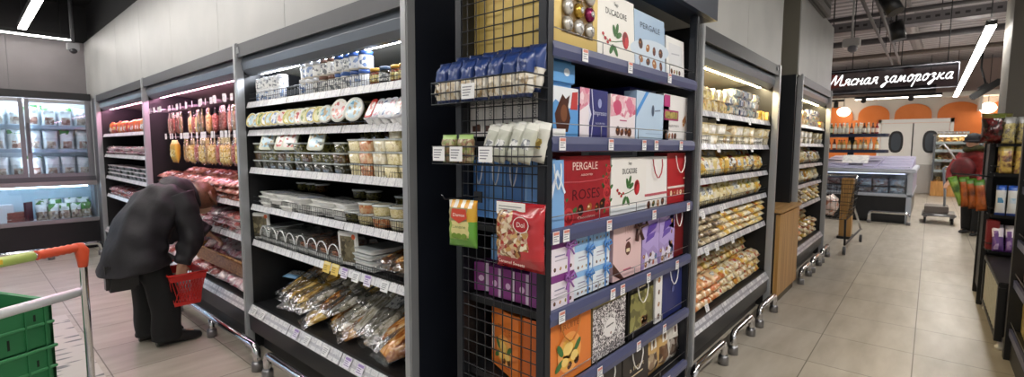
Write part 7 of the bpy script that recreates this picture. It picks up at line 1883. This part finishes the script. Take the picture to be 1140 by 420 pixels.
hb_ = MB().ball(headc - nose_d * .012 + up_d * .018, .112, .098, .115, HAIR, 20, 14)
for k in range(26):
    a_ = -1.3 + 2.6 * k / 25
    p0 = headc + up_d * .05 + Y * .085 * math.sin(a_) - nose_d * .02
    hb_.tube([p0 + up_d * .02, p0 + nose_d * .05 + Y * .012 * math.sin(a_), p0 + nose_d * .09 - up_d * .0, p0 + nose_d * .12 + Vector((-.01, 0, -.01))], [.014, .016, .012, .003], HAIR, 6)
part('hair', hb_, wp_)
tm = []
for s in (-1, 1):
    dx = .04 if s < 0 else -.02
    rs_ = [ring(W(.80, .085 * s, .80), X, Y, .125, .110, 20, 2.2), ring(W(.84 + dx * .3, .09 * s, .62), X, Y, .102, .098, 20, 2.2), ring(W(.875 + dx * .6, .10 * s, .45), X, Y, .092, .09, 20, 2.2), ring(W(.885 + dx, .10 * s, .25), X, Y, .088, .085, 20, 2.3), ring(W(.885 + dx, .10 * s, .085), X, Y, .090, .085, 20, 2.3), ring(W(.885 + dx, .10 * s, .045), X, Y, .092, .086, 20, 2.3)]
    part('trouser_leg', cloth('trouser_leg', rs_, TROU, .004, 20 + s), wp_)
    sx = .90 + dx
    sh_ = [ring(W(sx - .085, .105 * s, .045), Z, Y, .04, .032, 16, 2.4), ring(W(sx - .03, .105 * s, .055), Z, Y, .054, .040, 16, 2.4), ring(W(sx + .06, .108 * s, .048), Z, Y, .047, .046, 16, 2.6), ring(W(sx + .14, .112 * s, .036), Z, Y, .035, .046, 16, 2.8), ring(W(sx + .19, .114 * s, .028), Z, Y, .024, .030, 16, 2.6), ring(W(sx + .20, .114 * s, .024), Z, Y, .012, .014, 16, 2.2)]
    part('shoe', MB().loft(sh_, mat('0d0d0f', .35, 0, .3)), wp_)
# her handbag hangs behind her
hbg = thing('handbag', 'small black handbag hanging behind the bending person', 'handbag', tuple(O + W(.70, -.10, .46)), 0)
part('bag_body', MB().cbox(-.105, .075, -.05, .05, 0, .20, mat('121214', .4, 0, .2), .02), hbg)
part('strap', MB().tube([(-.08, 0, .19), (-.05, 0, .30), (.0, 0, .36), (.05, 0, .30), (.06, 0, .19)], .008, mat('121214', .4), 6), hbg)
part('clasp', MB().cbox(-.02, .0, -.056, -.05, .10, .12, STEEL, .002), hbg)
# red shopping basket in her hand
bcx = O + W(1.045, -.05, .285)
rbk = thing('shopping_basket', 'red plastic shopping basket held by the bending person', 'basket', tuple(bcx), math.radians(90)); rbk.scale = (.82, .82, 1.0)
RB = mat('c4261f', .4); 
def bw(z): return .100 + .045 * z / .24, .155 + .055 * z / .24
b = MB()
t = .004
for z0, z1 in ((0, .03), (.19, .24)):
    a0, d0 = bw(z0); a1, d1 = bw(z1)
    for sx, sy in ((1, 0), (-1, 0), (0, 1), (0, -1)):
        if sx: b.add([(sx * d0, -a0, z0), (sx * d0, a0, z0), (sx * d1, a1, z1), (sx * d1, -a1, z1), (sx * (d0 - t), -a0, z0), (sx * (d0 - t), a0, z0), (sx * (d1 - t), a1, z1), (sx * (d1 - t), -a1, z1)], [(0, 1, 2, 3), (4, 5, 6, 7), (3, 2, 6, 7), (0, 1, 5, 4)], RB)
        else: b.add([(-d0, sy * a0, z0), (d0, sy * a0, z0), (d1, sy * a1, z1), (-d1, sy * a1, z1), (-d0, sy * (a0 - t), z0), (d0, sy * (a0 - t), z0), (d1, sy * (a1 - t), z1), (-d1, sy * (a1 - t), z1)], [(0, 1, 2, 3), (4, 5, 6, 7), (3, 2, 6, 7), (0, 1, 5, 4)], RB)
b.box(-.155, .155, -.10, .10, 0, .005, RB)
part('shell', b, rbk)
lat = MB()
for sy in (-1, 1):
    for k in range(-6, 7):
        for q in (-1, 1):
            z0, z1 = .03, .19
            x0 = k * .026; x1 = x0 + q * .05
            a0, d0 = bw(z0); a1, d1 = bw(z1)
            if abs(x1) > d1 or abs(x0) > d0: continue
            lat.tube([(x0, sy * (a0 - .002), z0), (x1, sy * (a1 - .002), z1)], .004, RB, 4)
for sx in (-1, 1):
    for k in range(-4, 5):
        for q in (-1, 1):
            z0, z1 = .03, .19; y0 = k * .024; y1 = y0 + q * .05
            a0, d0 = bw(z0); a1, d1 = bw(z1)
            if abs(y1) > a1 or abs(y0) > a0: continue
            lat.tube([(sx * (d0 - .002), y0, z0), (sx * (d1 - .002), y1, z1)], .004, RB, 4)
part('lattice', lat, rbk)
part('rim', MB().tube([(-.213, -.148, .24), (.213, -.148, .24), (.213, .148, .24), (-.213, .148, .24)], .008, RB, 6, True), rbk)
hz = .24
part('handle', MB().tube([(.15, -.05, hz), (.165, -.05, hz + .035), (.175, .0, hz + .055), (.165, .05, hz + .035), (.15, .05, hz)], .007, RB, 8), rbk)
part('white_print', MB().box(-.08, .08, -.137, -.1355, .10, .12, WHITE).box(-.05, .03, -.137, -.1355, .135, .15, WHITE), rbk)

# the shopper in red by the rack
px_, py_ = 11.3, -.62
ps = thing('person', 'person in red jacket, black trousers and dark hat beside the snack rack', 'person', (px_, py_, 0), math.radians(150))
S2 = []
S2 += [((0, 0, .92), (.03, 0, 1.18), .15, .145), ((.03, 0, 1.18), (.08, 0, 1.36), .145, .12), ((.08, 0, 1.36), (.16, 0, 1.47), .07, .055), ((.16, 0, 1.47), (.20, 0, 1.54), .06, .07)]
for s in (-1, 1):
    S2 += [((0, .09 * s, .90), (.04 + .05 * s, .11 * s, .48), .095, .06), ((.04 + .05 * s, .11 * s, .48), (.0 + .08 * s, .11 * s, .09), .06, .04), ((.0 + .08 * s, .11 * s, .06), (.15 + .08 * s, .12 * s, .04), .04, .03)]
    e = (.22, .24 * s, 1.10); w_ = (.38, .20 * s, .90)
    S2 += [((.06, 0, 1.32), (.07, .19 * s, 1.32), .09, .06), ((.07, .19 * s, 1.32), e, .058, .045), (e, w_, .043, .028)]
    hand(S2, w_, (.6, 0, -.6), (0, -s, .2), (.2, 0, -.8))
B2 = [((.215, 0, 1.575), .10, .078, .115), ((.305, 0, 1.555), .02, .014, .02), ((.275, 0, 1.505), .022, .026, .015), ((.21, .078, 1.57), .022, .012, .03), ((.21, -.078, 1.57), .022, .012, .03)]
part('body', caps_body(S2, B2, .012, 3, 'body', SKIN), ps)
REDJ = speck('red_jacket', ['6e1414', '8e1e1c'], 20, .6, .05, 'noise')
jr_ = [ring((0, 0, .80), X, Y, .20, .235, 22, 2.3), ring((0, 0, .95), X, Y, .19, .225, 22, 2.3), ring((.02, 0, 1.12), X, Y, .185, .22, 22, 2.3), ring((.05, 0, 1.28), X, Y, .165, .23, 22, 2.3), ring((.085, 0, 1.37), X, Y, .125, .20, 22, 2.3), ring((.12, 0, 1.43), X, Y, .085, .09, 22, 2.2)]
part('jacket', cloth('jacket', jr_, REDJ, .008, 31), ps)
for s in (-1, 1):
    a = Vector((.06, .185 * s, 1.34)); c = Vector((.22, .24 * s, 1.10)); d = Vector((.37, .20 * s, .91))
    pts = [a, a.lerp(c, .4), c, c.lerp(d, .5), d]
    rs_ = []
    for i, p in enumerate(pts):
        t = (pts[min(i + 1, 4)] - pts[max(i - 1, 0)]).normalized(); u = t.cross(Y).normalized()
        rs_.append(ring(p, u, t.cross(u), (.095, .09, .085, .07, .055)[i], (.095, .09, .085, .07, .055)[i], 14, 2))
    part('sleeve', cloth('sleeve', rs_, REDJ, .006, 40 + s), ps)
    rs_ = [ring((0, .085 * s, .92), X, Y, .13, .12, 16, 2.2), ring((.03 + .04 * s, .10 * s, .55), X, Y, .10, .10, 16, 2.2), ring((.02 + .06 * s, .11 * s, .30), X, Y, .088, .09, 16, 2.2), ring((.01 + .08 * s, .11 * s, .05), X, Y, .09, .09, 16, 2.2)]
    part('trouser_leg', cloth('trouser_leg', rs_, TROU, .004, 50 + s), ps)
    sx = .02 + .08 * s
    part('shoe', MB().loft([ring((sx - .085, .115 * s, .045), Z, Y, .04, .032, 14), ring((sx - .02, .115 * s, .055), Z, Y, .052, .042, 14), ring((sx + .08, .118 * s, .045), Z, Y, .042, .046, 14), ring((sx + .17, .12 * s, .028), Z, Y, .024, .036, 14), ring((sx + .195, .12 * s, .022), Z, Y, .01, .014, 14)], mat('0d0d0f', .35)), ps)
hat = MB().ball((.20, 0, 1.615), .125, .105, .105, mat('15141a', .8), 18, 12)
hat.tube([(.20 + .125 * math.cos(t), .105 * math.sin(t), 1.58) for t in [2 * PI * i / 20 for i in range(20)]], .02, mat('1c1a22', .8), 8, True)
part('hat', hat, ps)
part('scarf', MB().tube([(.14 + .10 * math.cos(t), .115 * math.sin(t), 1.455 + .015 * math.sin(2 * t)) for t in [2 * PI * i / 20 for i in range(20)]], .045, speck('olive_scarf', ['2a2a14', '4a4820', '18160e'], 14, .8, 0, 'noise'), 10, True), ps)
bkp = thing('shoulder_bag', 'dark red shoulder bag carried by the shopper in the red jacket', 'handbag', (11.05, -.42, .98), math.radians(150))
part('bag_body', MB().ball((0, 0, .14), .09, .17, .20, speck('wine_cloth', ['4a0c12', '6a141c'], 12, .6, .1, 'noise'), 18, 12), bkp)
part('strap', MB().tube([(0, -.12, .30), (.0, -.22, .46), (.02, -.30, .56), (.05, -.36, .50)], .014, mat('c8c4c4', .4), 6), bkp)
bpy.context.view_layer.update()
